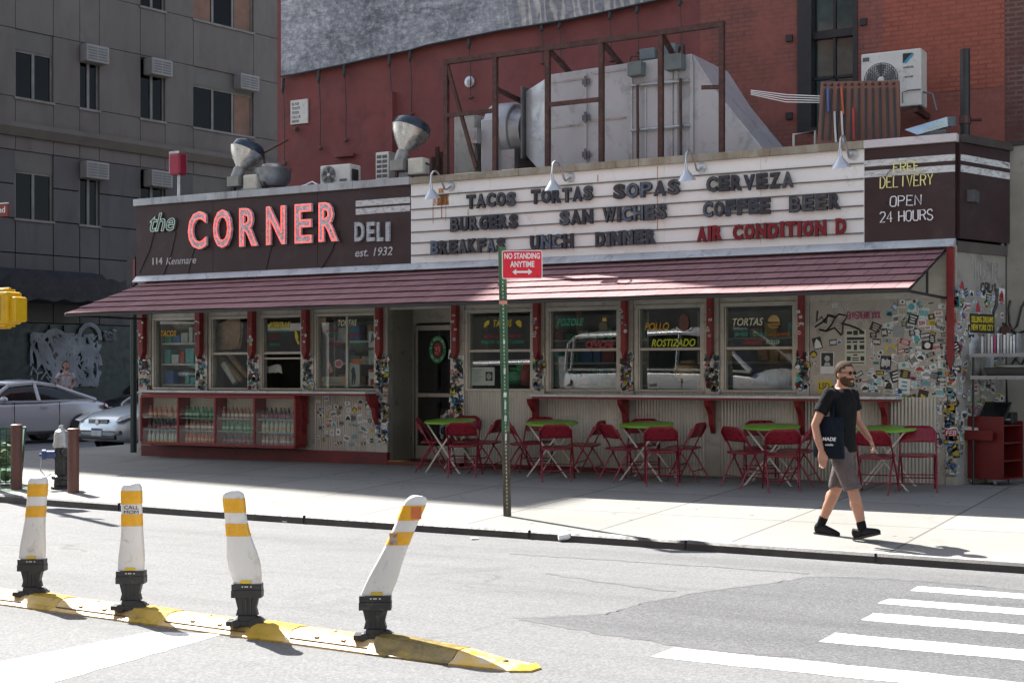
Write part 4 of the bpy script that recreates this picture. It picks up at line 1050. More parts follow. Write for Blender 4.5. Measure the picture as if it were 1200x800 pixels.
# mural banner
m_, t_, b_ = nodes('mural_print'); v_ = pos(t_)
n1 = noise(t_, v_, .8, 8, .72, .5); n2 = noise(t_, v_, 9, 6, .8)
cA = ramp(t_, n1, [(.36, (.07,.08,.10)), (.5, (.30,.315,.34)), (.62, (.66,.67,.69))])
cA = mix(t_, .5, cA, ramp(t_, n2, [(.34, (.06,.07,.09)), (.5, (.30,.31,.34)), (.62, (.72,.73,.74))]))
fur = noise(t_, pos(t_, (2.2, 1, 9), rot=(0, R_(-32), 0)), 1.5, 5, .7, 1.5)
cA = mix(t_, .6, cA, ramp(t_, fur, [(.33, .18), (.52, .75), (.68, 1.0)]), 'MULTIPLY')
wv = N(t_, 'TexWave', Scale=1.1, Distortion=14, Detail=4); wv.inputs['Detail Scale'].default_value = 1.2
t_.links.new(pos(t_, (2.2, 1, .5), rot=(0, R_(35), 0)), wv.inputs['Vector'])
hair = ramp(t_, wv.outputs[1], [(.55, (.15,.15,.16)), (.8, (.42,.38,.32)), (.95, (.58,.53,.45))])
sep = N(t_, 'SeparateXYZ'); t_.links.new(v_, sep.inputs[0])
fac = math_(t_, 'ADD', math_(t_, 'MULTIPLY', math_(t_, 'SUBTRACT', sep.outputs[0], Y(590,20,RY).x), .9), math_(t_, 'MULTIPLY', noise(t_, v_, 1.2, 3), .8))
cA = mix(t_, ramp(t_, fac, [(.25, 0.0), (1.0, .5)]), cA, hair)
t_.links.new(cA, b_.inputs['Base Color']); b_.inputs['Roughness'].default_value = .6
edgep = [(330.5,90),(345,88),(375,82),(405,76),(440,68),(480,60),(500,54),(540,46),(585,37),(630,30),(660,25),(700,17),(740,8),(790,-3)]
pts = [Y(a, c, RY-.08) for a, c in edgep]
ban = MB(); tp = 9.5
for a, c in zip(pts, pts[1:]):
    ban.prism([a, c, Vector((c.x, c.y, tp)), Vector((a.x, a.y, tp))], (0, -.03, 0))
o = ban.build('mural_banner', m_); tag(o, 'huge grey mottled mural banner with a sagging lower edge on the red wall', 'banner')
bt = MB(); bt.tube([p + Vector((0, -.035, 0)) for p in pts], .018, 6); h_ = bt.build('hem', M['black'], o)
# hooks with cables that hold the banner's edge
hk0 = None
for k, (px_, py_, l) in enumerate(((332,93,1.5),(374,83,1.35),(404,76,1.3),(457,65,1.2),(481,60,1.05),(550,46,.95),(635,29,.6),(656,26,.6),(715,14,.75),(747,7,.7),(797,-2,.7))):
    if hk0 is None:
        hk0 = thing('banner_hook', '', 'hook', group='hooks along the mural edge')
        b = MB(); b.tube([(0,0,.05),(0,-.02,-.12)], .03, 6); b.tube([(-.04,0,.02),(.05,-.03,-.06),(.0,-.03,-.16)], .012, 5); b.build('turnbuckle', M['black'], hk0)
        b = MB(); b.tube([(0,0,-.1),(.015,.02,-.6),(0,.03,-1.1)], .009, 5); b.build('cable', M['black'], hk0)
        b = MB(); b.ball((.02,.02,-1.12), (.06,.03,.035), 8, 6); b.build('wall_anchor', M['iron'], hk0)
        h = hk0
    else: h = copy_tree(hk0)
    h.location = Y(px_, py_+3, RY-.1); h.scale = (1, 1, l/1.1)
    h['label'] = 'dark hook and cable, %s from the left along the lower edge of the mural banner' % (ordn + ['tenth', 'eleventh'])[k]
# notice on the red wall
p0, p1 = Y(340, 118, RY-.05), Y(360, 144, RY-.05)
nt_ = thing('notice', 'small white notice with lines of print on the red wall at the left', 'sign', (p0.x, RY-.01, p1.z))
b = MB(); b.box((0, -.03, 0), (p1.x-p0.x, 0, p0.z-p1.z)); b.build('board', M['acw'], nt_)
b = MB(); W_, H_ = p1.x-p0.x, p0.z-p1.z
for k, s_ in enumerate(('SELL YOUR', 'TICKETS', 'TICKETS', 'CALL US', 'SHADOWS')): put_text(b, s_, W_*.08, W_*(.5+.08*(k%2)), H_*(.78-.18*k), H_*(.89-.18*k), -.031, .002)
b.build('lettering', M['black'], nt_)
b = MB(); b.tube([(W_*.4,-.05,-.1),(W_*.55,-.1,-.12)], .05, 8); b.build('floodlight', M['iron'], nt_)

# ============================================================= concrete wall right of the diner
CYW = 1.08; wxl = SM @ Vector((SLEN+.03, 0, 0)); cz = Y(1190, 171, CYW).z
cw = thing('concrete_wall', 'stained grey concrete wall with black graffiti right of the diner', 'wall', (wxl.x, CYW, 0))
def cpart(name, mb, m, **k):
    o = mb.build(name, m, cw, **k); o.matrix_parent_inverse = Matrix.Translation(cw.location).inverted(); return o
m_, t_, b_ = nodes('old_concrete'); v_ = pos(t_)
a_ = ramp(t_, noise(t_, v_, 1.1, 7, .65), [(.3, (.20,.19,.165)), (.7, (.34,.325,.285))]); a_ = mix(t_, ramp(t_, noise(t_, v_, 6, 5, .75), [(.6, 0.0), (.75, .5)]), a_, (.13,.12,.105))
a_ = mix(t_, ramp(t_, noise(t_, v_, 16, 3, .7), [(.68, 0.0), (.72, .7)]), a_, (.5,.49,.46))
t_.links.new(a_, b_.inputs['Base Color']); b_.inputs['Roughness'].default_value = .85; bump(t_, b_, noise(t_, v_, 18, 5), .4, .01)
b = MB(); b.box((wxl.x, CYW, -.02), (24, 3.15, cz)); cpart('wall', b, m_)
b = MB(); b.box((wxl.x-.0, CYW-.02, cz), (24, 3.16, cz+.05)); cpart('wall_cap', b, M['black'])
b = MB(); px_ = Y(1174.5, 300, CYW-.03).x; b.tube([(px_, CYW-.03, .1), (px_, CYW-.03, cz-.3)], .018, 8); cpart('conduit', b, M['white'], smooth=True)
b = MB(); b.box((px_-.05, CYW-.08, 1.88), (px_+.06, CYW-.005, 2.05)); cpart('outlet_box', b, M['iron'])
b = MB()
for st in ([(1184,352),(1182,362),(1183,378),(1187,388),(1192,381),(1197,360),(1202,352)],[(1187,388),(1193,391),(1199,388),(1206,392)],[(1190,391),(1190,404),(1192,420),(1195,403),(1196,392)],[(1184,430),(1190,420),(1197,428),(1204,415)]):
    b.tube([Y(a, c, CYW-.004) for a, c in st], .016, 5)
cpart('graffiti', b, M['black'])

# ============================================================= things on the roof
RZ = 3.7
def at_root(root):
    def f(name, mb, m, **k):
        o = mb.build(name, m, root, **k); o.matrix_parent_inverse = Matrix.Translation(root.location).inverted(); return o
    return f
# --- rusty steel frame
FY = .32
fz_top = lambda px: Y(px, 72 - (px-520)*45/328, FY).z
fo = thing('roof_scaffold', 'open frame of rusty brown steel posts and rails on the roof edge', 'frame', (Y(520,200,FY).x, FY, 4.37)); fp = at_root(fo)
postx = [Y(p, 150, FY).x for p in (523, 580.5, 642, 705, 774.5, 846)]
zt = Y(523, 73, FY).z; zt2 = Y(846, 28.5, FY).z; zf = 4.40
zat = lambda x: zt + (zt2-zt)*(x-postx[0])/(postx[-1]-postx[0])
for x in postx:
    b = MB(); b.box((x-.035, FY-.035, zf), (x+.035, FY+.035, zat(x)-.04)); fp('post', b, M['iron'])
b = MB(); b.bar((postx[0]-.035, FY, zt), (postx[-1]+.035, FY, zt2), .075, .075); fp('top_rail', b, M['iron'])
b = MB(); b.bar((postx[0]-.08, FY-.01, zf-.0), (postx[-1]+.08, FY-.01, zf), .12, .05); fp('bottom_rail', b, M['iron'])
for (xa_, xb_, py_, px_) in ((postx[0], postx[1], 133, 550), (postx[2], postx[3], 120, 673)):
    z = Y(px_, py_, FY).z; b = MB(); b.bar((xa_+.036, FY-.012, z), (xb_-.036, FY-.012, z), .05, .06); fp('mid_rail', b, M['iron'])
z = Y(836, 103, FY).z; b = MB(); b.bar((Y(825,103,FY).x, FY-.1, z), (postx[5]-.036, FY, z), .06, .05); fp('stub', b, M['iron'])
b = MB(); p0, p1 = Y(524, 76, FY), Y(558, 197, FY); b.bar(p0, p1, .05, .05, (0,1,0)); fp('diagonal', b, M['iron'])
for k in (1, 2, 3, 4):
    x = postx[k]; b = MB(); b.bar((x+.0, FY+.036, zat(x)-(.02 if k != 1 else .5)), (x-.25, RY-.35 if k != 4 else 2.2, zat(x)-.55), .06, .06); fp('brace', b, M['iron'])
# --- big grey duct: cone, body with doors, sloping hood
UY = .75
du = thing('exhaust_duct', 'large grey sheet metal exhaust duct with bolted doors behind the rusty frame', 'duct', (Y(642,190,UY).x, UY, RZ)); dp = at_root(du)
bx0, bx1 = Y(642, 140, UY).x, Y(811, 100, UY).x; bzt0, bzt1 = Y(642, 91, UY).z, Y(811, 63, UY).z; bzb = 4.32
ub = 2.05
b = MB(); b.prism([(bx0, UY, bzb), (bx1, UY, bzb), (bx1, UY, bzt1), (bx0, UY, bzt1-.06)], (0, ub-UY, 0)); dp('duct_body', b, M['duct'], bevel=.012)
cx0 = Y(618, 150, UY+.3).x
c0 = [(bx0-.003, UY+.01, bzb+.0), (bx0-.003, UY+.01, bzt1-.09), (bx0-.003, ub, bzt1-.09), (bx0-.003, ub, bzb)]
zc0, zc1 = Y(618,182,UY+.25).z, Y(618,107,UY+.25).z
c1 = [(cx0, UY+.25, zc0), (cx0, UY+.25, zc1), (cx0, ub-.2, zc1), (cx0, ub-.2, zc0)]
b = MB(); b.loft([c0, c1]); dp('duct_cone', b, M['duct'], bevel=.008)
b = MB(); b.bx((cx0-.02, (UY+ub)/2, (zc0+zc1)/2), (.03, ub-UY-.3, zc1-zc0+.12)); dp('flange', b, M['ductd'])
# hood: front side panel, two slopes
h0, h1, h2 = Y(840, 108, UY), Y(904, 172, UY), Y(812, 63, UY)
hx2 = Y(908, 178, UY).x
prof = [(bx1+.003, UY+.015, bzb), (bx1+.003, UY+.015, bzt1-.0), (h0.x, UY+.015, h0.z), (hx2, UY+.015, 4.3), (hx2, UY+.015, bzb)]
b = MB(); b.prism(prof[:-1], (0, 1.35, 0)); dp('duct_hood', b, M['duct'], bevel=.012)
sm_ = MB()
for px_ in (686.5, 740, 793, 811): x = Y(px_, 130, UY).x; sm_.box((x-.025, UY-.03, bzb+.02), (x+.025, UY-.001, bzt1-.1))
for px_ in (757, 788.0): x = Y(px_, 130, UY).x; sm_.box((x-.012, UY-.02, bzb+.02), (x+.012, UY-.001, bzt1-.14))
dp('seam_strip', sm_, M['duct'])
sm_ = MB()
for px_, py_ in ((665,148),(665+47,140)):
    z = Y(px_, py_, UY).z; 
    sm_.box((Y(px_-20,140,UY).x, UY-.012, z-.015), (Y(px_+21 if px_ < 690 else px_+22,140,UY).x, UY-.001, z+.015))
for px_, py_ in ((664,95),(712,84)):
    z = Y(px_, py_, UY).z; sm_.box((Y(px_-20,140,UY).x, UY-.014, z-.012), (Y(px_+21,140,UY).x, UY-.001, z+.012))
dp('stiffener', sm_, M['galv'])
for px_, py_ in ((687,96),(687,138),(687,181)):
    p0 = Y(px_, py_, UY-.03); b = MB(); b.box((p0.x-.06, UY-.05, p0.z-.04), (p0.x+.06, UY-.031, p0.z+.04)); b.box((p0.x-.018, UY-.07, p0.z-.08), (p0.x+.018, UY-.0501, p0.z+.08)); dp('hinge', b, M['ductd'])
for (pa, pb, py_) in ((740, 808, 98), (740, 808, 151)):
    p0, p1 = Y(pa, py_+2, UY-.06), Y(pb, py_-4, UY-.06); b = MB(); b.tube([p0, p1], .022, 8); dp('clamp_bar', b, M['galv'], smooth=True)
for px_ in (747, 797.5):
    p0, p1 = Y(px_, 100 if px_ < 770 else 92, UY-.09), Y(px_+.5, 186, UY-.09); b = MB(); b.tube([p0, p1], .022, 8); dp('clamp_rod', b, M['iron'], smooth=True)
for px_, py_, w_, h_, dd in ((745, 81, .22, .2, -.12), (790, 73, .26, .22, -.12), (760, 64, .24, .16, .3), (785, 60, .22, .2, .35)):
    p0 = Y(px_, py_, UY+dd); b = MB(); b.box((p0.x-w_/2, UY+dd-.06, p0.z-h_/2), (p0.x+w_/2, UY+dd+.12, p0.z+h_/2)); dp('junction_box', b, M['ebox'], bevel=.01)
b = MB(); p0 = Y(795, 62, UY); b.tube([p0 + Vector((-.05,.1,-.08)), p0 + Vector((0,.05,.1)), p0 + Vector((.08,.0,.08)), p0 + Vector((.09,0,-.05))], .018, 6); p0 = Y(744, 68, UY+.1); b.tube([p0+Vector((-.1,0,-.1)), p0+Vector((-.06,0,.03)), p0+Vector((.06,0,.02)), p0+Vector((.07,0,-.1))], .014, 6); dp('conduit', b, M['black'], smooth=True)
# --- fan blower in front of the cone
bl = thing('blower_fan', 'grey centrifugal blower fan with a round housing left of the duct', 'fan', (Y(570,190,UY).x, UY+.3, RZ)); bp_ = at_root(bl)
p0, p1 = Y(532, 136, UY+.3), Y(556, 194, UY+.3)
b = MB(); b.box((p0.x, UY+.3, 4.2), (p1.x, UY+1.0, p0.z)); bp_('motor_box', b, mat('blower_box', (.42,.41,.37), .5, var=.12, dirt=(.22,.2,.17), dirt_amt=.25), bevel=.02)
p0, p1 = Y(554, 141, UY+.25), Y(583, 194, UY+.25)
b = MB(); b.box((p1.x-.3, UY+.25, 4.2), (p1.x, UY+1.0, p0.z)); bp_('outlet_box', b, M['duct'], bevel=.02)
p0 = Y(592, 152, UY+.55); rr = 38*21/1700
b = MB(); b.lathe([(rr*.92, -.28), (rr, -.24), (rr, .1), (rr*.93, .14)], (p0.x, UY+.75, p0.z-.02), (1,0,0), 36); bp_('fan_housing', b, M['duct'], smooth=True)
b = MB(); b.lathe([(rr*.78, .14), (rr*.7, .2), (rr*.66, .3)], (p0.x, UY+.75, p0.z-.02), (1,0,0), 36); bp_('inlet_collar', b, M['duct'], smooth=True)
b = MB(); b.lathe([(rr*.67, .3), (rr*.67, .42)], (p0.x, UY+.75, p0.z-.02), (1,0,0), 36); bp_('inlet_gasket', b, M['blackpl'], smooth=True)
b = MB(); b.box((p0.x-.1, UY+.35, 4.15), (p0.x+.28, UY+1.0, p0.z-.35)); bp_('fan_stand', b, M['duct'])
q0 = Y(558, 160, UY+.2); b = MB(); b.box((q0.x-.06, UY+.12, q0.z-.12), (q0.x+.06, UY+.24, q0.z+.12)); b.box((q0.x-.03, UY+.1, q0.z-.05), (q0.x+.03, UY+.119, q0.z+.06)); bp_('switch_box', b, M['galv'])
b = MB(); b.tube([q0+Vector((0,0,-.12)), q0+Vector((.03,0,-.35)), q0+Vector((-.03,0,-.5))], .012, 6); bp_('cable', b, M['black'])
# --- flood lamps
def flood(label, pn, pl, rrim, y):
    base = Y(pn[0], pn[1], y); top = Y(pl[0], pl[1], y + .10); ax = (top - base); L_ = ax.length; ax.normalize()
    r = thing('flood_lamp', label, 'lamp', (base.x, base.y, 4.4)); f = at_root(r)
    b = MB(); b.lathe([(.07, 0), (.09, .03), (rrim*.62, L_*.38), (rrim*.9, L_*.75), (rrim, L_*.97), (rrim*1.03, L_), (rrim*.98, L_+.01)], base, ax, 28); f('reflector', b, mat('spun_aluminium', (.55,.55,.53), .28, .85, var=.08), smooth=True)
    b = MB(); b.lathe([(rrim*.985, L_+.012), (rrim*.96, L_+.1), (rrim*.8, L_+.15), (rrim*.3, L_+.18)], base, ax, 28); f('lens', b, mat('lamp_lens', (.02,.035,.055), .25, var=.2), smooth=True)
    b = MB(); b.lathe([(.09, -.2), (.10, -.02), (.08, .02)], base, ax, 14); b.box((base.x-.14, base.y-.16, base.z-.30), (base.x+.1, base.y+.12, base.z-.14)); f('ballast_box', b, mat('cast_grey', (.28,.28,.26), .5, .4, var=.2, scale=7), smooth=True)
    b = MB(); b.box((base.x+.14, base.y-.1, base.z-.38), (base.x+.42, base.y+.12, base.z-.12)); f('ballast', b, M['cream'], bevel=.03)
    b = MB(); b.bar((base.x-.16, base.y, 4.2), (base.x-.1, base.y, base.z-.15), .05, .04); b.bar((base.x+.2, base.y, 4.2), (base.x+.12, base.y, base.z-.2), .05, .04); f('bracket', b, M['iron'])
    b = MB(); b.tube([(base.x+.4, base.y, base.z-.2), (base.x+.52, base.y, base.z-.25), (base.x+.52, base.y, 4.2)], .02, 6); f('cable', b, M['black'])
flood('silver cone flood lamp tilted up at the left end of the roof', (281, 198), (289.5, 178), .285, .25)
flood('silver cone flood lamp tilted up on the roof left of the rusty frame', (472.5, 178), (481.5, 152.5), .30, .25)
# --- roof ventilator bowl, beacon
p0 = Y(319, 208, .5); vb = thing('roof_ventilator', 'round metal ventilator bowl with a flat lid beside the left flood lamp', 'ventilator', (p0.x, .5, 4.2)); f = at_root(vb)
b = MB(); b.lathe([(.22, -.16), (.3, -.06), (.32, .12), (.33, .13), (.29, .14)], p0, (0,0,1), 26); f('bowl', b, mat('dull_steel', (.32,.33,.35), .4, .7, var=.3, scale=7), smooth=True)
b = MB(); b.lathe([(.19, .13), (.2, .2), (.14, .22)], p0, (0,0,1), 22); f('lid', b, M['galv'], smooth=True)
b = MB(); b.tube([p0+Vector((-.15,0,.1)), p0+Vector((-.18,0,.42)), p0+Vector((.25,.1,.62))], .02, 6); b.cyl((p0.x, .5, 4.0), (p0.x, .5, p0.z-.15), .2, .2, 16); f('stand_pipe', b, M['iron'], smooth=True)
b = MB(); b.box((p0.x-.4, .3, 4.36), (p0.x+.4, .75, 4.40)); f('pan', b, M['black'])
p0 = Y(208.5, 193, .2); be = thing('beacon', 'red alarm beacon box on a thin post at the far left of the roof', 'beacon', (p0.x, .2, 4.3)); f = at_root(be)
b = MB(); b.bx(p0, (.25, .2, .36)); f('housing', b, mat('beacon_red', (.30,.02,.05), .4, var=.15), bevel=.03)
b = MB(); b.cyl((p0.x+.03,.2,4.2), (p0.x+.03,.2,p0.z-.18), .03); b.box((p0.x-.13,.12,p0.z+.18), (p0.x+.1,.28,p0.z+.22)); f('post', b, M['galv'])
# --- air conditioners on the roof
def fan_unit(name, label, px0, px1, py0, py1, y, depth, split=.55, big=False):
    a, c = Y(px0, py1, y), Y(px1, py1, y); z1 = Y((px0+px1)/2, py0, y).z; z0 = max(a.z, c.z)-.02; w_ = c.x - a.x; h_ = z1 - z0
    r = thing(name, label, 'air conditioner', (a.x, y, z0))
    b = MB(); b.box((0,0,0), (w_, depth, h_)); b.build('casing', M['acw'], r, bevel=.018)
    cx_, cz_, rf = w_*split*.52 + .02, h_*.5, min(w_*split*.46, h_*.44)
    b = MB(); b.lathe([(rf*1.05, .0), (rf*1.05, .015), (rf*.97, .018)], (cx_, 0, cz_), (0,-1,0), 30); b.build('fan_ring', M['acw'], r)
    b = MB(); b.lathe([(rf*.97, .0165), (.02, .017)], (cx_, 0, cz_), (0,-1,0), 30); b.build('fan_opening', M['black'], r)
    b = MB()
    for k in range(5):
        a0 = k*2*math.pi/5; b.prism([(cx_, -.02, cz_)] + [(cx_+rf*.9*math.cos(a0+t*.16), -.02, cz_+rf*.9*math.sin(a0+t*.16)) for t in range(5)], (0,-.003,0))
    b.build('fan_blade', mat('fan_grey', (.20,.205,.21), .5), r)
    b = MB()
    for k in range(7): rr_ = rf*(k+1)/7; b.tube([(cx_+rr_*math.cos(t*.2618), -.03, cz_+rr_*math.sin(t*.2618)) for t in range(24)], .004, 4, closed=True)
    for k in range(4): a0 = k*math.pi/4; b.tube([(cx_-rf*math.cos(a0), -.03, cz_-rf*math.sin(a0)), (cx_+rf*math.cos(a0), -.03, cz_+rf*math.sin(a0))], .004, 4)
    if big:
        for k in range(18):
            xx_ = cx_-rf+2*rf*(k+.5)/18; hh = math.sqrt(max(0, rf*rf-(xx_-cx_)**2)); b.tube([(xx_,-.03,cz_-hh),(xx_,-.03,cz_+hh)], .004, 4)
    b.build('fan_guard', M['acd'], r)
    b = MB(); b.ball((cx_, -.032, cz_), (rf*.2, .012, rf*.2), 12, 6); b.build('hub', M['acw'], r)
    return r, w_, h_
r1, w_, h_ = fan_unit('air_conditioner', 'small white air conditioner with one round fan on the roof before the red wall', 375, 410, 193, 216.5, .35, .3)
b = MB(); b.box((w_*.66, -.006, .05), (w_*.9, -.001, .085)); b.build('badge', M['acd'], r1)
b = MB(); b.box((w_+.001, .04, h_*.2), (w_+.03, .2, h_*.75)); b.build('pipe_cover', M['black'], r1, bevel=.01)
a, c = Y(440, 212, .4), Y(455.5, 212, .4); z1 = Y(448, 178, .4).z
r2 = thing('air_conditioner', 'tall slim white air conditioner with a slatted grille left of the flood lamp', 'air conditioner', (a.x, .4, 4.3))
b = MB(); b.box((0,0,0), (c.x-a.x, .55, z1-4.3)); b.build('casing', M['acw'], r2, bevel=.015)
b = MB(); W_, H_ = c.x-a.x, z1-4.3
for i in range(2):
    for j in range(7): b.box((W_*(.1+.42*i), -.004, H_*(.08+.125*j)), (W_*(.46+.42*i), .001, H_*(.165+.125*j)))
b.build('grille', M['acd'], r2)
r3, w_, h_ = fan_unit('air_conditioner', 'large white air conditioner with a blue triangle mark on the brick wall by the window', 1009, 1079.5, 60, 128, RY-.75, .34, .62, True)
for o_ in list(r3.children): pass
b = MB(); b.prism([(w_*.70, -.006, h_*.93), (w_*.86, -.006, h_*.93), (w_*.70, -.006, h_*.76)], (0,.004,0)); b.build('mark', M['black'], r3)
b = MB(); b.prism([(w_*.86, -.007, h_*.93), (w_*.70, -.007, h_*.76), (w_*.76, -.007, h_*.76), (w_*.88, -.007, h_*.90)], (0,.004,0)); b.build('mark', mat('mark_blue', (.03,.3,.5), .4), r3)
b = MB(); put_text(b, 'INVERTER', w_*.71, w_*.88, h_*.665, h_*.70, -.003, .003); put_text(b, 'HEAT PUMP', w_*.73, w_*.87, h_*.5, h_*.53, -.003, .003); b.build('lettering', M['acd'], r3)
b = MB(); b.box((w_*.03, -.004, h_*.86), (w_*.14, 0, h_*.93)); b.build('badge', M['acd'], r3)
b = MB(); b.box((w_*.69, -.005, h_*.3), (w_*.76, 0, h_*.44)); b.build('rating_plate', PW, r3)
b = MB(); b.tube([(w_*.7,-.02,.05),(w_*.7,-.03,.2),(w_*.8,-.03,.22),(w_*1.0,-.02,.22)], .01, 5); b.tube([(w_,.1,.2),(w_+.15,.05,.15),(w_+.22,0,-.1)], .014, 5); b.build('pipe', M['ductd'], r3, smooth=True)
b = MB(); b.box((w_*.1,.05,-.08), (w_*.18,.75,-.001)); b.box((w_*.85,.05,-.08), (w_*.93,.75,-.001)); b.build('bracket', M['iron'], r3)
# --- ribbed brown board with cords
p = [Y(962, 96, .5), Y(1053, 94.5, .5), Y(1055, 165, .3), Y(957, 168, .3)]
bo = thing('ribbed_board', 'brown ribbed board with coloured elastic cords leaning on the roof under the air conditioner', 'board', (p[0].x, .4, 4.3)); f = at_root(bo)
b = MB(); b.prism([p[0], p[1], p[2]+Vector((0,0,-.15)), p[3]+Vector((0,0,-.15))], (.0,.06,0)); f('panel', b, mat('board_brown', (.20,.095,.065), .65, var=.12, scale=3))
gr_ = MB(); hk = MB(); cords = {}
for k in range(11):
    t = .06 + .088*k; a = p[0].lerp(p[1], t); c = p[3].lerp(p[2], t + .01)
    gr_.bar(a.lerp(c, .12)+Vector((0,-.012,0)), a.lerp(c, .95)+Vector((0,-.012,0)), .028, .012, (0,1,0))
    hk.ball(a.lerp(c, .05)+Vector((.0,-.02,0)), .022, 8, 6)
f('groove', gr_, M['black']); f('knob', hk, M['iron'])
for k, (cc, a0, a1) in enumerate(((('cord_blue',(.05,.12,.35)),.1,.5), (('cord_white',(.55,.55,.55)),.5,1.0), (('cord_orange',(.45,.08,.03)),.08,.55))):
    for j in range(2 if k == 1 else 1):
        t = .1 + .088*(k+j); a = p[0].lerp(p[1], t); c = p[3].lerp(p[2], t+.03+.01*k)
        b = MB(); b.tube([a.lerp(c, a0)+Vector((0,-.03,0)), a.lerp(c, (a0+a1)/2)+Vector((.01,-.04,0)), a.lerp(c, a1)+Vector((.02,-.03,0))], .014, 5); f('cord', b, mat(cc[0], cc[1], .6))
t = .1+.088*2.6; a = p[0].lerp(p[1], t+.1); c = p[3].lerp(p[2], t+.13); b = MB(); b.tube([a.lerp(c, .45)+Vector((0,-.03,0)), a.lerp(c, .98)+Vector((0,-.03,0))], .014, 5); f('cord', b, mat('cord_red', (.4,.03,.02), .6))
# --- black flue pipe, scrap flashing, cables
p0, p1 = Y(1131, 58, .9), Y(1131, 158, .9); fl_ = thing('flue_pipe', 'tall black flue pipe standing on the right end of the roof', 'pipe', (p1.x, .9, RZ))
b = MB(); b.cyl((0,0,0), (0,0,p0.z-RZ), .062, n=16); b.build('pipe', M['black'], fl_, smooth=True); b = MB(); b.lathe([(.075,.95),(.075,1.05)], (0,0,0), (0,0,1), 16); b.tube([(0,0,1.0),(.2,.05,1.0)], .02); b.build('clamp', M['iron'], fl_)
q = [Y(1060, 152, .3), Y(1110, 137, .35), Y(1111, 148, .35), Y(1075, 158, .25)]
b = MB(); b.prism([v + Vector((0,0,0)) for v in q], (.05, .25, .04)); o = b.build('metal_offcut', mat('blue_zinc', (.35,.46,.52), .3, .7, var=.2)); tag(o, 'bent bluish sheet metal offcut lying at the right end of the roof', 'sheet metal')
p0 = Y(1095, 155, .35); b = MB(); b.box((p0.x-.2,.3,4.2), (p0.x+.16,.55,p0.z+.02)); o = b.build('roof_box', M['acd'], bevel=.02); tag(o, 'small dark grey box under the bent sheet metal on the roof', 'box')
cb = MB()
for k in range(4):
    a, c = Y(880, 106+k*1.6, UY+.3), Y(964, 113+k*2.5, .7); cb.tube([a, a.lerp(c,.5)+Vector((0,0,-.02-.01*k)), c], .007, 5)
o = cb.build('white_cables', M['white'], smooth=True); tag(o, 'white cables running from the duct hood to the ribbed board', 'cable')
p0 = Y(369, 217, .2); cb = MB(); cb.tube([Y(340,222,.25), Y(358,217,.25), Y(366,213,.25), Y(373,217,.25)], .014, 6); o = cb.build('white_pipe', M['white'], smooth=True); tag(o, 'short white bent pipe left of the small air conditioner', 'pipe')
for k, (px_, y_) in enumerate(((512,.6),(516,.7),(507,.65))):
    p0 = Y(px_, 172+k*6, y_); o = MB().box((p0.x-.03,y_,4.2), (p0.x+.03,y_+.03,p0.z)).build('timber_offcut', M['iron']); tag(o, ('tallest','middle','shortest')[k] + ' thin brown timber offcut standing left of the rusty frame', 'timber')
b = MB(); p0 = Y(985, 153, .7); b.tube([(p0.x-.65,.7,4.3),(p0.x-.65,.7,p0.z),(p0.x-.35,.7,p0.z+.02),(p0.x-.35,.7,4.3)], .02, 6); o = b.build('guard_rail', M['acw'], smooth=True); tag(o, 'small white pipe hoop on the roof by the duct hood', 'rail')

# ============================================================= grey building across the side street
GP = Vector((-23.8, 12.5, 0)); GD = Vector((.151, .9885, 0)).normalized(); GN = Vector((GD.y, -GD.x, 0))
GM = Matrix(((GD.x, -GN.x, 0, GP.x), (GD.y, -GN.y, 0, GP.y), (0, 0, 1, 0), (0, 0, 0, 1)))
def W(px, py):
    dx, dy = ray(px); s = GN.dot(GP - Vector((CX, CY, 0))) / (dx*GN.x + dy*GN.y); p = D(px, py, s); return (p - GP).dot(GD), p.z
gb = thing('apartment_building', 'dark grey stone clad apartment building across the side street', 'building', GP)
gb.rotation_euler = (0, 0, math.atan2(GD.y, GD.x))
M['gwall'] = mat('grey_cladding', (.13,.117,.107), .8, var=.1, scale=.5, dirt=(.095,.086,.08), dirt_amt=.3, stretch=(1,1,.4))
M['gwall2'] = mat('grey_blocks', (.088,.084,.085), .8, var=.1, scale=.5, dirt=(.06,.06,.066), dirt_amt=.3, stretch=(1,1,.4))
M['gjoint'] = mat('cladding_joint', (.05,.05,.05), .8)
M['gframe'] = mat('window_frame_grey', (.16,.155,.145), .6)
M['ghead'] = mat('window_header', (.11,.105,.095), .7, var=.1)
def gpart(name, mb, m, par=gb, **k): return mb.build(name, m, par, **k)
UA, UB, HG = -4.5, 16.0, 32.6
cols = [(W(18,90)[0], W(62.5,90)[0], 'pair'), (W(93.5,90)[0], W(116.5,90)[0], 'ac'), (W(164.5,100)[0], W(193.5,100)[0], 'ac'), (W(226.5,120)[0], W(297,120)[0], 'wide')]
zb_t, zb_b = W(40,38)[1], W(40,117)[1]; zc_b = W(44,258)[1]; pit = zb_b - zc_b; wh = zb_t - zb_b
floors = [zc_b + pit*k for k in range(-0, 3)]
HC = 0.22
b = MB(); b.box((UA, HC, -.3), (UB, 14, HG)); gpart('core_wall', b, M['gwall'])
clad = MB(); clad2 = MB()
def clad_rect(u0, u1, z0, z1, blocks):
    mb = clad2 if blocks else clad
    g = .02 if not blocks else .035
    nu = max(1, round((u1-u0)/2.0)) if not blocks else 1; nz = max(1, round((z1-z0)/(1.1 if blocks else 2.2)))
    for i in range(nu):
        for j in range(nz):
            mb.box((u0+(u1-u0)*i/nu+g/2, 0, z0+(z1-z0)*j/nz+g/2), (u0+(u1-u0)*(i+1)/nu-g/2, HC, z0+(z1-z0)*(j+1)/nz-g/2))
belt = W(0, 148)[1]
ztop = floors[-1] + wh
zlow = 3.0
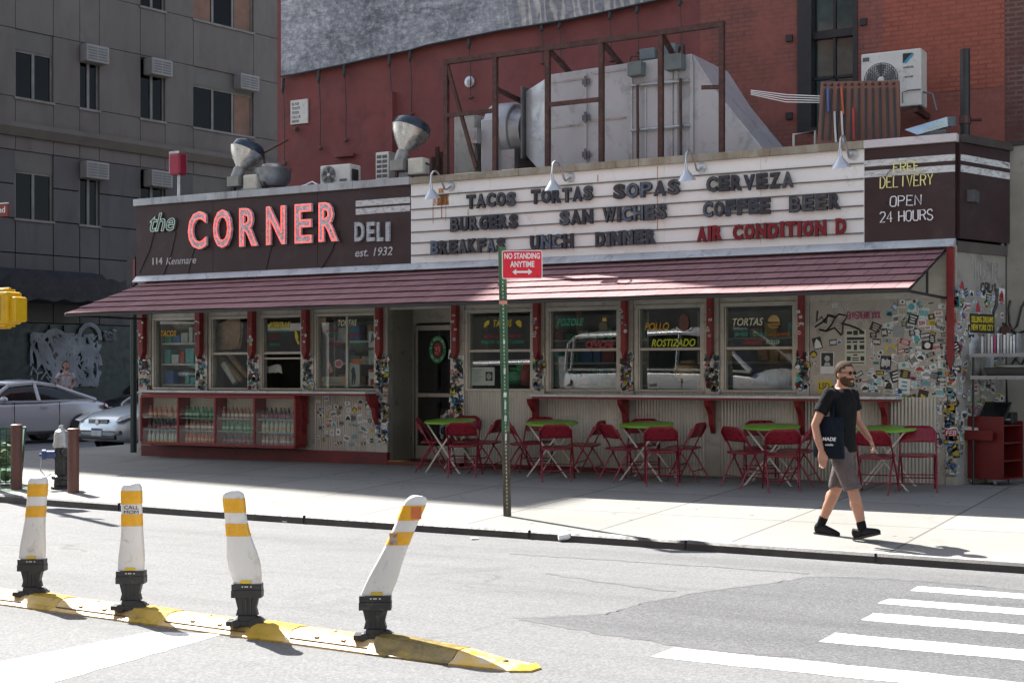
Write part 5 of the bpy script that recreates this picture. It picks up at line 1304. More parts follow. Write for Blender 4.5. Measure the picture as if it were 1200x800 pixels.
for k, z0 in enumerate(floors):
    z1 = z0 + wh; blocks = z1 < belt + .5
    znext = floors[k+1] if k + 1 < len(floors) else z1 + (pit - wh)
    u = UA
    for (a, c, kd) in cols:
        clad_rect(u, a, z0, z1, blocks); u = c
    clad_rect(u, UB, z0, z1, blocks)
    zz = [z1, znext]
    us = [UA] + [v for c in cols for v in c[:2]] + [UB]
    for a, c in zip(us, us[1:]): clad_rect(a, c, z1, znext, blocks if z1 < belt-1 else False)
for a, c in zip([UA] + [v for q_ in cols for v in q_[:2]], [v for q_ in cols for v in q_[:2]] + [UB]): clad_rect(a, c, zlow, floors[0], True)
ztop2 = floors[-1] + pit
clad_rect(UA, UB, ztop2, HG, False)
gpart('cladding', clad, M['gwall']); gpart('block_cladding', clad2, M['gwall2'])
b = MB(); b.prism([(UA, -.28, belt+.16), (UA, -.28, belt+.02), (UA, -.1, belt-.22), (UA, 0, belt-.22), (UA, 0, belt+.2)], (UB-UA, 0, 0)); gpart('cornice', b, M['gwall'])
acp = None
gl_dark = glass('street_window_glass', (.05,.055,.06), .3)
m_brown_refl = mat('brown_reflection', (.16,.08,.05), .6, var=.2, scale=3)  # colour of the orange-brown reflection, painted as panels over the glass
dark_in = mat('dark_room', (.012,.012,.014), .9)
for k, z0 in enumerate(floors):
    z1 = z0 + wh
    for j, (a, c, kd) in enumerate(cols):
        hdr = .30 if kd in ('pair', 'wide') else .0
        f = MB(); zt_ = z1 - wh*hdr
        if hdr: f.box((a, .05, zt_), (c, HC-.002, z1))
        wo_ = gpart('window', f if hdr else MB().box((a, .03, z1-.05), (c, HC-.002, z1)), M['ghead'])
        f = MB(); t_ = .06; y0, y1 = .08, .17
        f.box((a, y0, z0), (a+t_, y1, zt_)); f.box((c-t_, y0, z0), (c, y1, zt_)); f.box((a+t_, y0, zt_-t_), (c-t_, y1, zt_)); f.box((a-.04, -.05, z0-.07), (c+.04, y1, z0))
        nm = 2 if kd != 'wide' else 3
        for q_ in range(1, nm): m_ = a + (c-a)*q_/nm; f.box((m_-.045, y0, z0), (m_+.045, y1, zt_-t_))
        gpart('frame', f, M['gframe'], wo_)
        g = MB(); g.box((a+t_, .12, z0), (c-t_, .128, zt_-t_)); gpart('pane', g, gl_dark, wo_)
        g = MB(); g.box((a+t_, .19, z0), (c-t_, .199, zt_-t_)); gpart('room', g, dark_in, wo_)
        if kd == 'wide':
            g = MB(); g.box((a + (c-a)*.70, .10, z0+.02), (c-t_-.02, .115, zt_-t_)); gpart('reflection_panel', g, m_brown_refl, wo_)
            if k == 2: g = MB(); g.box((a+t_, .10, z0+.02), (a + (c-a)*.3, .115, zt_-t_)); gpart('reflection_panel', g, m_brown_refl, wo_)
        if kd == 'pair' and k == 2: continue
        # window air conditioners, each its own thing
        if kd != 'pair' and k < 2 or (kd == 'ac' and k == 2):
            if acp is None:
                acp = thing('window_air_conditioner', '', 'air conditioner', group='window air conditioners on the grey building')
                q_ = MB(); q_.box((-.42, -.2, -.27), (.42, .3, .27)); q_.build('casing', mat('ac_dull', (.22,.215,.205), .55, var=.12, scale=3), acp, bevel=.03)
                q_ = MB()
                for r_ in range(5):
                    for s_ in range(2): q_.box((-.36+.37*s_, -.206, -.2+.085*r_), (-.03+.37*s_, -.199, -.15+.085*r_))
                q_.build('grille', M['acd'], acp)
                ac = acp
            else: ac = copy_tree(acp)
            uu = (c - .42 - .0) if kd == 'wide' else (a + .45 if j == 1 else c - .35)
            ac.location = GM @ Vector((uu, -.12, z1 - .34 - (0 if kd != 'wide' else -.1)))
            ac.rotation_euler = gb.rotation_euler
            ac['label'] = 'air conditioner atop the %s window, %s row of the grey building' % (('','second','third','widest')[j], ('lower','middle','upper')[k])
# street level: dark green shopfront, navy awning, graffiti
b = MB(); b.box((UA, -.02, -.3), (UB, HC-.01, 2.98)); gpart('shopfront', b, mat('shopfront_green', (.008,.022,.02), .5, var=.3, scale=1.5))
for u_ in (UA+2, UA+5, 1.0, 4.0, 7.0): b = MB(); b.box((u_, -.09, -.3), (u_+.25, -.021, 2.95)); gpart('shopfront_pier', b, mat('shopfront_green_b', (.009,.022,.02), .45))
gr = MB(); ua, ub = W(34, 420)[0], W(112, 420)[0]; za, zb_ = W(70, 452)[1], W(70, 392)[1]
for k in range(90):
    u_ = rnd.uniform(ua, ub); z_ = rnd.uniform(za, zb_); pts_ = [(u_, -.10, z_)]
    for q_ in range(rnd.randint(3, 6)): u_ += rnd.uniform(-.3, .3); z_ += rnd.uniform(-.5, .45); pts_.append((min(max(u_, ua), ub), -.10, min(max(z_, za), zb_)))
    gr.tube(pts_, rnd.uniform(.015, .07), 4)
for cx_, cy_, r_ in ((62,410,.5),(103,398,.4),(100,428,.5)):
    u_, z_ = W(cx_, cy_); gr.tube([(u_+r_*math.cos(t*.5), -.1, z_+r_*1.2*math.sin(t*.5)) for t in range(13)], .07, 4)
gr.v = [(v[0], -.101 + (v[1]+.1)*.1, v[2]) for v in gr.v]
gpart('graffiti', gr, mat('graffiti_white', (.20,.225,.25), .7, var=.4, scale=2))
gr = MB(); a, c = W(120, 395), W(133, 388); strokes(gr, 'SST', a[0], c[0], a[1]-.1, c[1], -.1, .04, 1.4, 4, .05); gpart('graffiti', gr, mat('graffiti_white', None), gb)
b = MB(); a = W(-30, 330)[0]; c = W(109, 330)[0]; zt_, zb_ = W(60, 317)[1], W(60, 356)[1]
n_ = 14; ringA = []; prof = [(0, zt_), (-.5, zt_-.1), (-1.2, zt_-.55), (-1.8, zb_+.7), (-1.85, zb_), (-.02, zb_)]
for i in range(n_+1):
    u_ = a + (c-a)*i/n_; ringA.append([(u_, y_*(1 if i < n_ else .95), z_ + (.05*math.sin(i*2.3) if y_ < -.2 else 0)) for y_, z_ in prof])
b.loft(ringA)
o = b.build('shop_awning', mat('navy_canvas', (.016,.017,.022), .75, var=.25, scale=2, grit=.3), smooth=True); o.matrix_world = GM.copy(); tag(o, 'dark navy fabric awning sagging over the shopfront of the grey building', 'awning')
# ============================================================= drinks case under the left counter
KF = -.36                         # front of the case
kx0, kx1 = Y(164.8, 480, KF).x, Y(345, 480, KF).x
kz1 = CZT - .05; kz0 = (Y(165, 519, KF).z + Y(344, 527, KF).z) / 2
dc = thing('drinks_case', 'long dark red glazed case of soda bottles under the left counter', 'display case', (kx0, KF, kz0)); f = at_root(dc)
divs = [kx0] + [Y(p, 480, KF).x for p in (208, 251.5, 297.5)] + [kx1]
b = MB(); b.box((kx0, KF, kz0), (kx1, -.062, kz0+.045)); b.box((kx0, KF, kz1-.05), (kx1, -.062, kz1)); f('case_frame', b, M['red'], bevel=.006)
for x in divs:
    b = MB(); b.box((x-.02, KF, kz0+.046), (x+.02, -.062, kz1-.051)); f('divider', b, M['red'], bevel=.004)
b = MB(); b.box((kx0+.02, -.075, kz0+.045), (kx1-.02, -.0625, kz1-.05)); f('back_panel', b, mat('case_back', (.66,.62,.54), .7, var=.1))
shelfz = [kz0+.046, kz0+.046+.205, kz0+.046+.41]
for k in range(4):
    a, c = divs[k]+.021, divs[k+1]-.021
    for z in shelfz[1:]:
        b = MB(); b.box((a, KF+.05, z-.014), (c, -.076, z-.001)); f('shelf', b, mat('glass_shelf', (.25,.36,.32), .25))
    b = MB(); b.box((a, KF+.012, kz0+.047), (c, KF+.017, kz1-.052)); f('pane', b, glass('case_glass', (.94,.96,.95), 1.3, .0, .12))
b = MB(); strokes(b, 'COFFEE', .0, .72, .0, .085, 0, .006, 1.2, 4, .003)
o = MB(); vs = [Vector((kx1+.024, KF+.17 + v[2]*1.0, kz1-.06 - v[0]*.75)) for v in b.v]; o.add(vs, b.f); f('side_lettering', o, LY)
# bottles: one of each kind, then copies
def bottle_mesh(kind):
    r, h = (.033, .186)
    liquid, label = {'orange': ((.45,.11,.03),(.55,.3,.2)), 'cola': ((.018,.014,.016),(.4,.1,.12)), 'clear': ((.45,.5,.46),(.5,.4,.02)), 'green': ((.01,.17,.06),(.3,.45,.3)), 'amber': ((.26,.11,.06),(.55,.5,.42)), 'pale': ((.35,.42,.36),(.45,.28,.05)), 'rose': ((.30,.15,.12),(.5,.45,.42))}[kind]
    r_ = thing('soda_bottle', '', 'bottle')
    b = MB(); b.lathe([(r*.92, 0), (r, .01), (r, h*.52), (r*.9, h*.6), (r*.45, h*.78), (r*.36, h*.95)], n=10); b.build('glass_body', mat('bottle_'+kind, liquid, .15, var=.1, scale=30), r_, smooth=True)
    b = MB(); b.lathe([(r*.44, h*.95), (r*.44, h*1.0), (r*.2, h*1.005)], n=10); b.build('cap', mat('cap_'+kind, (.35,.33,.3) if kind != 'cola' else (.25,.03,.03), .4), r_)
    b = MB(); b.lathe([(r*1.02, h*(.2 if kind != 'clear' else .03)), (r*1.02, h*(.4 if kind != 'clear' else .2))], n=10); b.build('label_band', mat('band_'+kind, label, .5), r_)
    return r_
plan = [['clear','cola','orange'], ['orange','amber','green'], ['cola','green','amber'], ['rose','pale','cola']]
colour = {'orange':'orange','cola':'dark cola','clear':'yellow banded clear','green':'green','amber':'amber','pale':'pale green','rose':'rose coloured'}
bayn = ['leftmost','second','third','rightmost']; shn = ['bottom','middle','top']
protos = {}
for k in range(4):
    a, c = divs[k]+.02, divs[k+1]-.02
    for j in range(3):
        kd = plan[k][j]; n_ = 8 if kd != 'orange' or j < 2 else 6
        for i in range(n_):
            x = a + .05 + (c-a-.09) * (i+.35)/n_ + rnd.uniform(-.006, .006)
            if kd not in protos: protos[kd] = o = bottle_mesh(kd)
            else: o = copy_tree(protos[kd])
            o.location = (x, -.235 + rnd.uniform(-.02, .02), shelfz[j]); o.rotation_euler = (0, 0, rnd.random()*6)
            o['label'] = '%s soda bottle, %s shelf, %s bay of the drinks case' % (colour[kd], shn[j], bayn[k])
            o['group'] = '%s bottles on the %s shelf, %s bay' % (colour[kd], shn[j], bayn[k])

# ============================================================= tables and folding chairs
def make_table():
    r = thing('cafe_table', '', 'table', group='round green café tables')
    b = MB(); b.lathe([(.0, .715), (.36, .715), (.37, .722), (.37, .735), (.36, .742), (.0, .743)], n=40); b.build('tabletop', M['green'], r, smooth=True)
    for s in (-1, 1):
        for t in (-1, 1):
            pts = [(s*.26, t*.2, .71), (-s*.30, t*.23, .0)]
            m = MB(); m.tube(pts, .0125, 8); m.tube([(-s*.30, t*.23, .0), (-s*.302, t*.23, .012)], .017, 8); m.build('leg', M['cream'], r, smooth=True)
    b = MB(); b.tube([(-.02,-.215,.35),(-.02,.215,.35)], .01, 6); b.tube([(.26,-.2,.705),(.26,.2,.705)], .01, 6); b.tube([(-.26,-.2,.705),(-.26,.2,.705)], .01, 6); b.build('crossbar', M['cream'], r, smooth=True)
    return r
CHR = mat('chair_red', (.21, .009, .022), .32, .1, var=.1, scale=5, dirt=(.17,.03,.035), dirt_amt=.06)
def make_chair():
    """folding chair facing +y: seat at .44, back to .76"""
    r = thing('folding_chair', '', 'chair', group='dark red metal folding chairs')
    # back frame: one bent tube from the front feet up over the backrest
    def fl(s, z): return (s*.205, .17 - .36*(z/.76), z)      # leaning leg line
    for s in (-1, 1):
        b = MB(); b.tube([(s*.225, .215, .0), (s*.215, .0, .40), (s*.205, -.12, .62), (s*.20, -.155, .70)], [(.011,.011)]*4, 8); b.build('leg', CHR, r, smooth=True)
        b = MB(); b.tube([(s*.19, -.23, .0), (s*.192, -.05, .30), (s*.195, .06, .435)], .011, 8); b.build('leg', CHR, r, smooth=True)
        b = MB(); b.tube([(s*.224, .213, .0), (s*.224, .208, .02)], .014, 8); b.tube([(s*.19, -.23, .0), (s*.19, -.222, .022)], .014, 8); b.build('foot_cap', mat('chair_foot', (.16,.06,.065), .5), r, smooth=True)
    b = MB()      # pressed back panel, curved both ways
    nu, nv = 14, 7; vs = []
    for i in range(nu+1):
        u = -1 + 2*i/nu
        for j in range(nv+1):
            v = j/nv; rad = .20 + .0*v
            x = u*.212*(1 - .0*v); z = .575 + .185*v
            zt_ = .575 + .185*v*(1 - .42*max(0, abs(u)-.62)**1.5/.38**1.5)
            y = -.100 - .085*v + .038*(u*u) - .035
            vs.append((x, y, zt_))
    fs = [(i*(nv+1)+j, (i+1)*(nv+1)+j, (i+1)*(nv+1)+j+1, i*(nv+1)+j+1) for i in range(nu) for j in range(nv)]
    b.add(vs, fs); o = b.build('backrest', CHR, r, smooth=True, fix=False); sd = o.modifiers.new('thick', 'SOLIDIFY'); sd.thickness = .014
    b = MB(); rim = [vs[i*(nv+1)+nv] for i in range(nu+1)]; b.tube([(-.212,-.105,.56)] + [(p[0], p[1], p[2]) for p in rim] + [(.212,-.105,.56)], .010, 8); b.build('back_rim', CHR, r, smooth=True)
    b = MB()      # seat pan with rounded corners and a slight dish
    nu = 10; vs = []; fs = []
    for i in range(nu+1):
        for j in range(nu+1):
            u, v = -1+2*i/nu, -1+2*j/nu
            du, dv = u*math.sqrt(1-.22*v*v*abs(v)), v*math.sqrt(1-.22*u*u*abs(u))
            vs.append((du*.20, .055 + dv*.205, .445 - .016*(1-u*u)*(1-v*v) + .004*v))
    fs = [(i*(nu+1)+j, (i+1)*(nu+1)+j, (i+1)*(nu+1)+j+1, i*(nu+1)+j+1) for i in range(nu) for j in range(nu)]
    b.add(vs, fs); o = b.build('seat', CHR, r, smooth=True, fix=False); sd = o.modifiers.new('thick', 'SOLIDIFY'); sd.thickness = .022
    b = MB(); b.tube([(-.225,.16,.105),(.225,.16,.105)], .008, 6); b.tube([(-.222,.105,.205),(.222,.105,.205)], .008, 6); b.tube([(-.19,-.145,.14),(.19,-.145,.14)], .008, 6); b.build('crossbar', CHR, r, smooth=True)
    return r
tb0 = make_table(); ch0 = make_chair()
CHRL = []
used = [False]
def put_chair(px, y, face, label):
    o = ch0 if not used[0] else copy_tree(ch0); used[0] = True
    p = Y(px, 500, y); o.location = (p.x, y, gz(y)); o.rotation_euler = (Matrix.Rotation(R_(2.5), 3, 'X') @ Matrix.Rotation(R_(face), 3, 'Z')).to_euler(); o['label'] = label; CHRL.append(o)
tl = ['green table nearest the diner door, first from the left', 'green table directly behind the sign post', 'green table in the middle of the terrace', 'green table just left of the walking man', 'green table at the right, below the sticker wall']
# table centres found from the edges of the tops
TC = []
for k, (a, c, py) in enumerate(((499,560,495),(614,684,497),(727,792,499),(867,942,501.5),(1003,1075,507.5))):
    s = .74*FP/((c-a)); 
    y = -.58
    p = Y((a+c)/2, py, y); TC.append((p.x, y))
    t = tb0 if k == 0 else copy_tree(tb0); t.location = (p.x, y, gz(y)); t.rotation_euler = (0, 0, R_(90 + (k*7) % 11 - 3)); t.rotation_euler = (R_(4.2), 0, R_((k*7)%11-3)); t['label'] = 'round ' + tl[k]
nm = ['the table nearest the door', 'the table behind the sign post', 'the middle table', 'the table left of the walking man', 'the rightmost table']
# face: 0 looks to the wall, 90 looks left, -90 looks right, 180 looks to the street; each seat stands on the line y below a pixel column
for k, lst in enumerate((((507,-.62,-65),(544,-1.08,22),(545,-.26,198),(573,-.55,96)),
                         ((612,-.62,-50),(653,-1.12,25),(631,-.26,194),(690,-.55,98)),
                         ((727,-.92,-34),(776,-1.16,22),(755,-.26,200),(806,-.58,90)),
                         ((872,-.98,-30),(917,-1.22,25),(892,-.26,200),(938,-.62,92)),
                         ((1027,-1.12,2),(1076,-.72,192)))):
    for j, (px, y, fc) in enumerate(lst):
        side = ('left of','in front of','behind','right of')[j] if k < 4 else ('in front of','right of')[j]
        put_chair(px, y, fc, 'dark red folding chair %s %s' % (side, nm[k]))

# ============================================================= flexible bollards on the yellow lane kerb
LW = mat('bollard_white', (.66,.65,.63), .4, var=.06, scale=6, dirt=(.40,.36,.30), dirt_amt=.12, stretch=(1,1,.6), grit=.15)
LA = mat('reflective_amber', (.72,.36,.008), .35, var=.1, scale=20, dirt=(.55,.42,.25), dirt_amt=.16)
LAs = mat('sticker_orange', (.6,.16,.05), .4)
KY_ = mat('lane_kerb_yellow', (.60,.41,.16), .45, var=.14, scale=4, dirt=(.28,.2,.1), dirt_amt=.3, grit=.2)
KYd = mat('lane_kerb_mustard', (.50,.32,.03), .4, var=.18, scale=5, dirt=(.06,.055,.05), dirt_amt=.16, grit=.2)
KYs = mat('lane_kerb_scuffed', (.46,.31,.03), .45, var=.2, scale=5, dirt=(.012,.014,.016), dirt_amt=.95, grit=.25)
spots = [Rd(38,707), Rd(154,724), Rd(290,743), Rd(440,760)]
ldir = (spots[3] - spots[0]).normalized(); lang = math.atan2(ldir.y, ldir.x)
def delineator(k, lean, bend, bulge, label, text=None):
    r = thing('flexible_bollard', label, 'bollard', spots[k] + Vector((0,0,.042)), lang + R_(34), 'white flexible bollards on the yellow lane kerb')
    # black spring base: saddle, two cheeks, collar
    b = MB(); b.box((-.055,-.05,.05), (.055,.05,.085)); b.prism([(-.07,-.035,.085),(.07,-.035,.085),(.058,-.035,.13),(.075,-.035,.20),(-.075,-.035,.20),(-.058,-.035,.13)], (0,.07,0)); b.box((-.098,-.05,.2), (.098,.05,.25))
    b.box((-.096,-.046,.25), (.096,.046,.288)); 
    for s in (-.028, .0, .028): b.box((s-.004,-.04,.09), (s+.004,-.0352,.2))
    base = b.build('spring_base', M['blackpl'], r, bevel=.006)
    b = MB()
    for s in (-1, 1):
        rr_ = .048 if s == 1 else .03; b.lathe([(rr_-.006,-.05),(rr_,-.045),(rr_,.045),(rr_-.006,.05)], (s*.065, -.012, .028 if s == 1 else .035), (0,1,0), 14)
    b.box((-.13,-.055,.02), (.11,.055,.052)); b.build('base_saddle', M['blackpl'], r, bevel=.008)
    b = MB(); 
    for q_ in (-.025,-.006,.006,.03): b.box((q_-.005,-.0475,.268), (q_+.005,-.0461,.275))
    b.build('base_marks', LW, base)
    # post: flat tube, wide at the foot, leaning and bent
    zs_ = [.285,.30,.35,.40,.45,.50,.56,.62,.69,.76,.83,.855,.875,.885]
    rings = []; nr_ = 20
    def sec(z):
        u = (z-.285)/.60
        w = .083 + bulge*math.exp(-((u-(.24 if k == 2 else .06))/.24)**2) - .014*min(1, max(0, (u-.18)/.4)) ; d = .034 + .010*min(1, u*2)
        x = bend*math.sin(u*math.pi)*.6 + math.tan(lean)*(z-.285); return x, w, d
    for z in zs_:
        x, w, d = sec(z); top = max(0, (z-.85)/.035)
        sc_ = 1 - .26*top**2; ring = []
        for q_ in range(nr_):
            a = 2*math.pi*q_/nr_; e = .6
            cx_, cy_ = abs(math.cos(a))**e*math.copysign(1, math.cos(a)), abs(math.sin(a))**e*math.copysign(1, math.sin(a))
            dent = .006*math.sin(3.1*a+k*2+z*9) * (.3 if z < .3 else 1)
            pinch = (1 - .25*top*abs(math.cos(a))**2) 
            zt_ = z + (.006*math.cos(a*2+.9*k)*top)
            ring.append(Vector((x + (w*sc_+dent*.5)*cx_, (d*sc_+dent*.3)*cy_, zt_ + math.tan(-lean)*0*cx_)))
        rings.append(ring)
    b = MB(); b.loft(rings); post = b.build('post', LW, r, smooth=60)
    def band(z0, z1, m, nm_='reflective_band', a0=0, a1=nr_, grow=.0025):
        rr_ = []
        for z in [z0 + (z1-z0)*t/4 for t in range(5)]:
            x, w, d = sec(z); ring = []
            for q_ in range(nr_):
                a = 2*math.pi*q_/nr_; e = .6; dent = .006*math.sin(3.1*a+k*2+z*9)
                cx_, cy_ = abs(math.cos(a))**e*math.copysign(1, math.cos(a)), abs(math.sin(a))**e*math.copysign(1, math.sin(a))
                ring.append(Vector((x + (w+dent*.5+grow)*cx_, (d+dent*.3+grow)*cy_, z)))
            rr_.append(ring)
        m2 = MB(); vs_ = [p for q_ in rr_ for p in q_]; fs_ = []
        for i in range(4):
            for q_ in range(nr_ if a1 - a0 >= nr_ else a1-a0):
                q0 = (a0+q_) % nr_; q1 = (q0+1) % nr_; fs_.append((i*nr_+q0, i*nr_+q1, (i+1)*nr_+q1, (i+1)*nr_+q0))
        m2.add(vs_, fs_); return m2.build(nm_, m, post, smooth=60)
    band(.745, .835, LA); band(.595, .675, LA)
    b = MB(); x, w, d = sec(.31); b.box((x-.035, -d-.008, .292), (x+.035, -d-.002, .31)); b.build('tag_strip', mat('tag_yellow', (.6,.42,.01), .4), post)
    if text:
        x, w, d = sec(.71); b = MB(); 
        for s_, z in text: put_text(b, s_, x-.042, x+.058, z-.002, z+.022, -d-.0035, .002, .0)
        b.build('lettering', M['black'], post)
    if k == 3:
        x, w, d = sec(.80); b = MB(); b.box((x+.0, -d-.007, .755), (x+w*.9, -d-.0035, .828)); b.build('sticker', LAs, post)
        x, w, d = sec(.64); b = MB(); b.box((x-w*.95, -d-.007, .60), (x-w*.3, -d-.0035, .67)); b.build('sticker', mat('sticker_torn', (.35,.25,.2), .6, var=.5, scale=40), post)
    return r
delineator(0, R_(4), .0, .012, 'leftmost white flexible bollard, slightly tilted, with scratched amber bands')
delineator(1, R_(.4), .0, .008, 'upright white flexible bollard lettered CALL MOM between its amber bands', (('CALL', .713), ('MOM', .681)))
delineator(2, R_(-9), -.010, .024, 'dented white flexible bollard bulging below its torn amber bands')
delineator(3, R_(23), .006, .010, 'rightmost white flexible bollard leaning right with an orange sticker on top')
# kerb modules: long arched pieces with a mustard coupling to the right of each post
def arch(u0, u1, w0, h0, w1=None, h1=None, n=8, base=0.0):
    w1 = w0 if w1 is None else w1; h1 = h0 if h1 is None else h1; rings = []
    for i in range(n+1):
        t = i/n; u = u0+(u1-u0)*t; w = w0+(w1-w0)*t; h = h0+(h1-h0)*t
        rings.append([Vector((u, -w, base)), Vector((u, -w, base+min(.012,h*.4))), Vector((u, -w*.74, base+h*.34)), Vector((u, -w*.66, base+h*.42)), Vector((u, -w*.42, base+h*.9)), Vector((u, 0, base+h)), Vector((u, w*.42, base+h*.9)), Vector((u, w*.66, base+h*.42)), Vector((u, w, base+min(.012,h*.4))), Vector((u, w, base))])
    return rings
p0 = spots[0]
du_ = [(s - p0).dot(ldir) for s in spots]
kl = ['leftmost yellow lane kerb piece running out of the picture', 'yellow lane kerb piece between the first and second bollards from the left', 'yellow lane kerb piece between the second and third bollards from the left', 'yellow lane kerb piece between the dented bollard and the leaning bollard', 'scuffed pointed end piece of the yellow lane kerb at the right']
for k in range(4):
    a = du_[k]
    st = -1.6 if k == 0 else du_[k-1] + .40
    r = thing('lane_kerb', kl[k], 'lane kerb', p0 + ldir*st, lang, 'pieces of the yellow lane kerb')
    L_ = a - st + .06
    b = MB(); b.loft(arch(0, L_, .175, .078)); b.build('arched_body', KY_, r, smooth=30)
    b = MB()
    for q_ in (.3, .62): b.prism([(L_*q_,-.105,.046),(L_*q_+.03,-.105,.046),(L_*q_+.10,.0,.08),(L_*q_+.07,.0,.08)], (0,0,.006)); 
    b.build('rib', mat('kerb_rib', (.25,.14,.05), .6, var=.4, scale=20), r)
    b = MB()
    for s_ in (-1, 1): b.tube([(0.02, s_*.131, .031), (L_-.02, s_*.131, .031)], .0045, 5)
    b.build('groove', mat('kerb_groove_shade', (.10,.06,.02), .7), r)  # dark tube paints the shade line along the flange
    b = MB(); put_text(b, 'TUFF LANE', 0, .2, 0, .03, 0, .002, .0); o = b.build('moulded_lettering', mat('kerb_letter', (.35,.2,.07), .6), r); o.location = (L_-.34, -.167, .012); o.rotation_euler = (R_(-62), 0, 0)
    b = MB()
    rg = arch(a-st+.063, a-st+.395, 0.18, .09, .168, .084) if k < 3 else arch(a-st+.063, a-st+.66, 0.18, .105, .165, .075)
    b.loft(rg); b.build('coupling', KYd if k < 3 else KYs, r, smooth=30)
    b = MB(); b.lathe([(.018,0),(.018,.008),(.008,.012)], (a-st+.27, -.045, .05), (0,-.5,1), 10); b.build('bolt', M['iron'], r, smooth=True)
e0 = du_[3] + .665; e1 = (Rd(615, 782) - p0).dot(ldir)
r = thing('lane_kerb', kl[4], 'lane kerb', p0 + ldir*e0, lang, 'pieces of the yellow lane kerb')
b = MB(); b.loft(arch(0, e1-e0, .165, .073, .12, .014)); b.build('ramp', mat('kerb_end', (.60,.36,.02), .45, var=.15, scale=5, dirt=(.5,.5,.47), dirt_amt=.42, grit=.2), r, smooth=30)
b = MB(); b.prism([(e1-e0-.0,-.14,.0),(e1-e0,.14,0),(e1-e0+.10,.04,0),(e1-e0+.10,-.07,0)], (0,0,.012)); b.build('ramp_tip', KYd, r)
b = MB(); b.lathe([(.022,0),(.02,.012),(.01,.016)], (e1-e0-.12, -.0, .022), (0,0,1), 10); b.build('bolt', M['iron'], r, smooth=True)

# ============================================================= sign post with NO STANDING sign
p = G(594.5, 604.5); sp = thing('sign_post', 'green perforated steel post with a red NO STANDING ANYTIME sign on the pavement edge', 'sign post', (p.x, p.y, gz(p.y)))
tp = Y(588.5, 296, p.y); tilt = Vector((tp.x-p.x, 0, tp.z-gz(p.y)))
fwdv = Vector((CX-p.x, CY-p.y, 0)).normalized(); rgt = Vector((-fwdv.y, fwdv.x, 0))
def ps(a, o_, h): return tilt*(h/tilt.z) + rgt*a + fwdv*o_ + Vector((0, 0, 0))
PG_ = mat('post_green', (.045,.115,.058), .4, .1, var=.2, scale=5, dirt=(.2,.22,.16), dirt_amt=.12); PB_ = mat('post_brown', (.085,.075,.055), .5, .4, var=.3, scale=8)
H_P = tilt.z
def chan_(z0, z1, m, nm_):
    b = MB(); prof = [(-.044,.0),(-.022,.0),(-.016,.026),(.016,.026),(.022,.0),(.044,.0),(.044,-.006),(.018,-.006),(.012,.018),(-.012,.018),(-.018,-.006),(-.044,-.006)]
    b.loft([[ps(a, c, z) for a, c in prof] for z in (z0, z1)]); return b.build(nm_, m, sp)
chan_(-.02, H_P*.32, PB_, 'post_stub'); chan_(H_P*.32+.001, H_P+.06, PG_, 'post')
b = MB(); z = .1
while z < H_P - .3:
    b.box((-.005,-.001,-.008), (.005,.001,.008)); nv_ = 8; base_ = len(b.v)-nv_
    for q_ in range(nv_): v = b.v[base_+q_]; b.v[base_+q_] = tuple(ps(v[0], .0268+v[1], z+v[2]))
    z += .042
b.build('hole', mat('post_hole', (.55,.55,.5), .6), sp)
for z, w_, h_ in ((H_P*.55,.03,.07),(H_P*.46,.05,.05),(H_P*.42,.03,.09),(H_P*.37,.04,.06),(H_P*.66,.03,.04),(H_P*.30,.03,.08)):
    b = MB(); b.add([ps(a, .0275, z+c) for a, c in ((-w_/3,-h_/2),(w_/3,-h_/2),(w_/3+.004,h_/2),(-w_/3+.003,h_/2))], [(0,1,2,3)]); b.build('sticker', SKM[rnd.choice([0,0,1,7])], sp)
b = MB(); b.add([ps(a, .0285, H_P*.81+c) for a, c in ((-.045,-.02),(.045,-.02),(.045,.02),(-.045,.02))], [(0,1,2,3)]); b.build('reflector_strip', mat('strip_pink', (.5,.2,.16), .5), sp)
# sign plate
sa, sb_ = Y(588, 310, p.y-.05), Y(636, 310, p.y-.05); wS = (sb_-sa).dot(rgt) ; 
sd_ = 1/FP*math.sqrt((CX-p.x)**2+(CY-p.y)**2); wS = 47*sd_; hS = 33*sd_; cS = Y(612, 310, p.y-.03) - sp.location
Ms = Matrix(((rgt.x, -fwdv.x, 0, cS.x), (rgt.y, -fwdv.y, 0, cS.y), (0, 0, 1, cS.z), (0,0,0,1))) @ Euler((0, R_(-.5), 0)).to_matrix().to_4x4()
SRED = mat('sign_red', (.75,.008,.035), .35, var=.05); SWH = mat('sign_plate_white', (.78,.78,.78), .35, var=.04)
def rr(w_, h_, r_, y, d): 
    pts_ = []
    for cx_, cz_, a0 in ((w_/2-r_, h_/2-r_, 0), (-w_/2+r_, h_/2-r_, 90), (-w_/2+r_, -h_/2+r_, 180), (w_/2-r_, -h_/2+r_, 270)):
        for q_ in range(5): a = R_(a0 + q_*22.5); pts_.append(Ms @ Vector((cx_+r_*math.cos(a), y, cz_+r_*math.sin(a))))
    return MB().prism(pts_, Ms.to_3x3() @ Vector((0, d, 0)))
sg = rr(wS, hS, .022, 0, .004).build('sign_plate', SWH, sp)
rr(wS-.018, hS-.018, .016, -.002, .0015).build('sign_face', SRED, sg)
b = MB(); put_text(b, 'NO STANDING', -wS*.44, wS*.44, hS*.2, hS*.41, -.003, .002, .03, M0=Ms); put_text(b, 'ANYTIME', -wS*.30, wS*.30, -hS*.09, hS*.12, -.003, .002, .03, M0=Ms)
ar = [(-.33,0),(-.2,.15),(-.2,.05),(.2,.05),(.2,.15),(.33,0),(.2,-.15),(.2,-.05),(-.2,-.05),(-.2,-.15)]
b.prism([Ms @ Vector((wS*.75*a, -.0045, -hS*.26 + hS*.72*c)) for a, c in ar], Ms.to_3x3() @ Vector((0,.0015,0)))
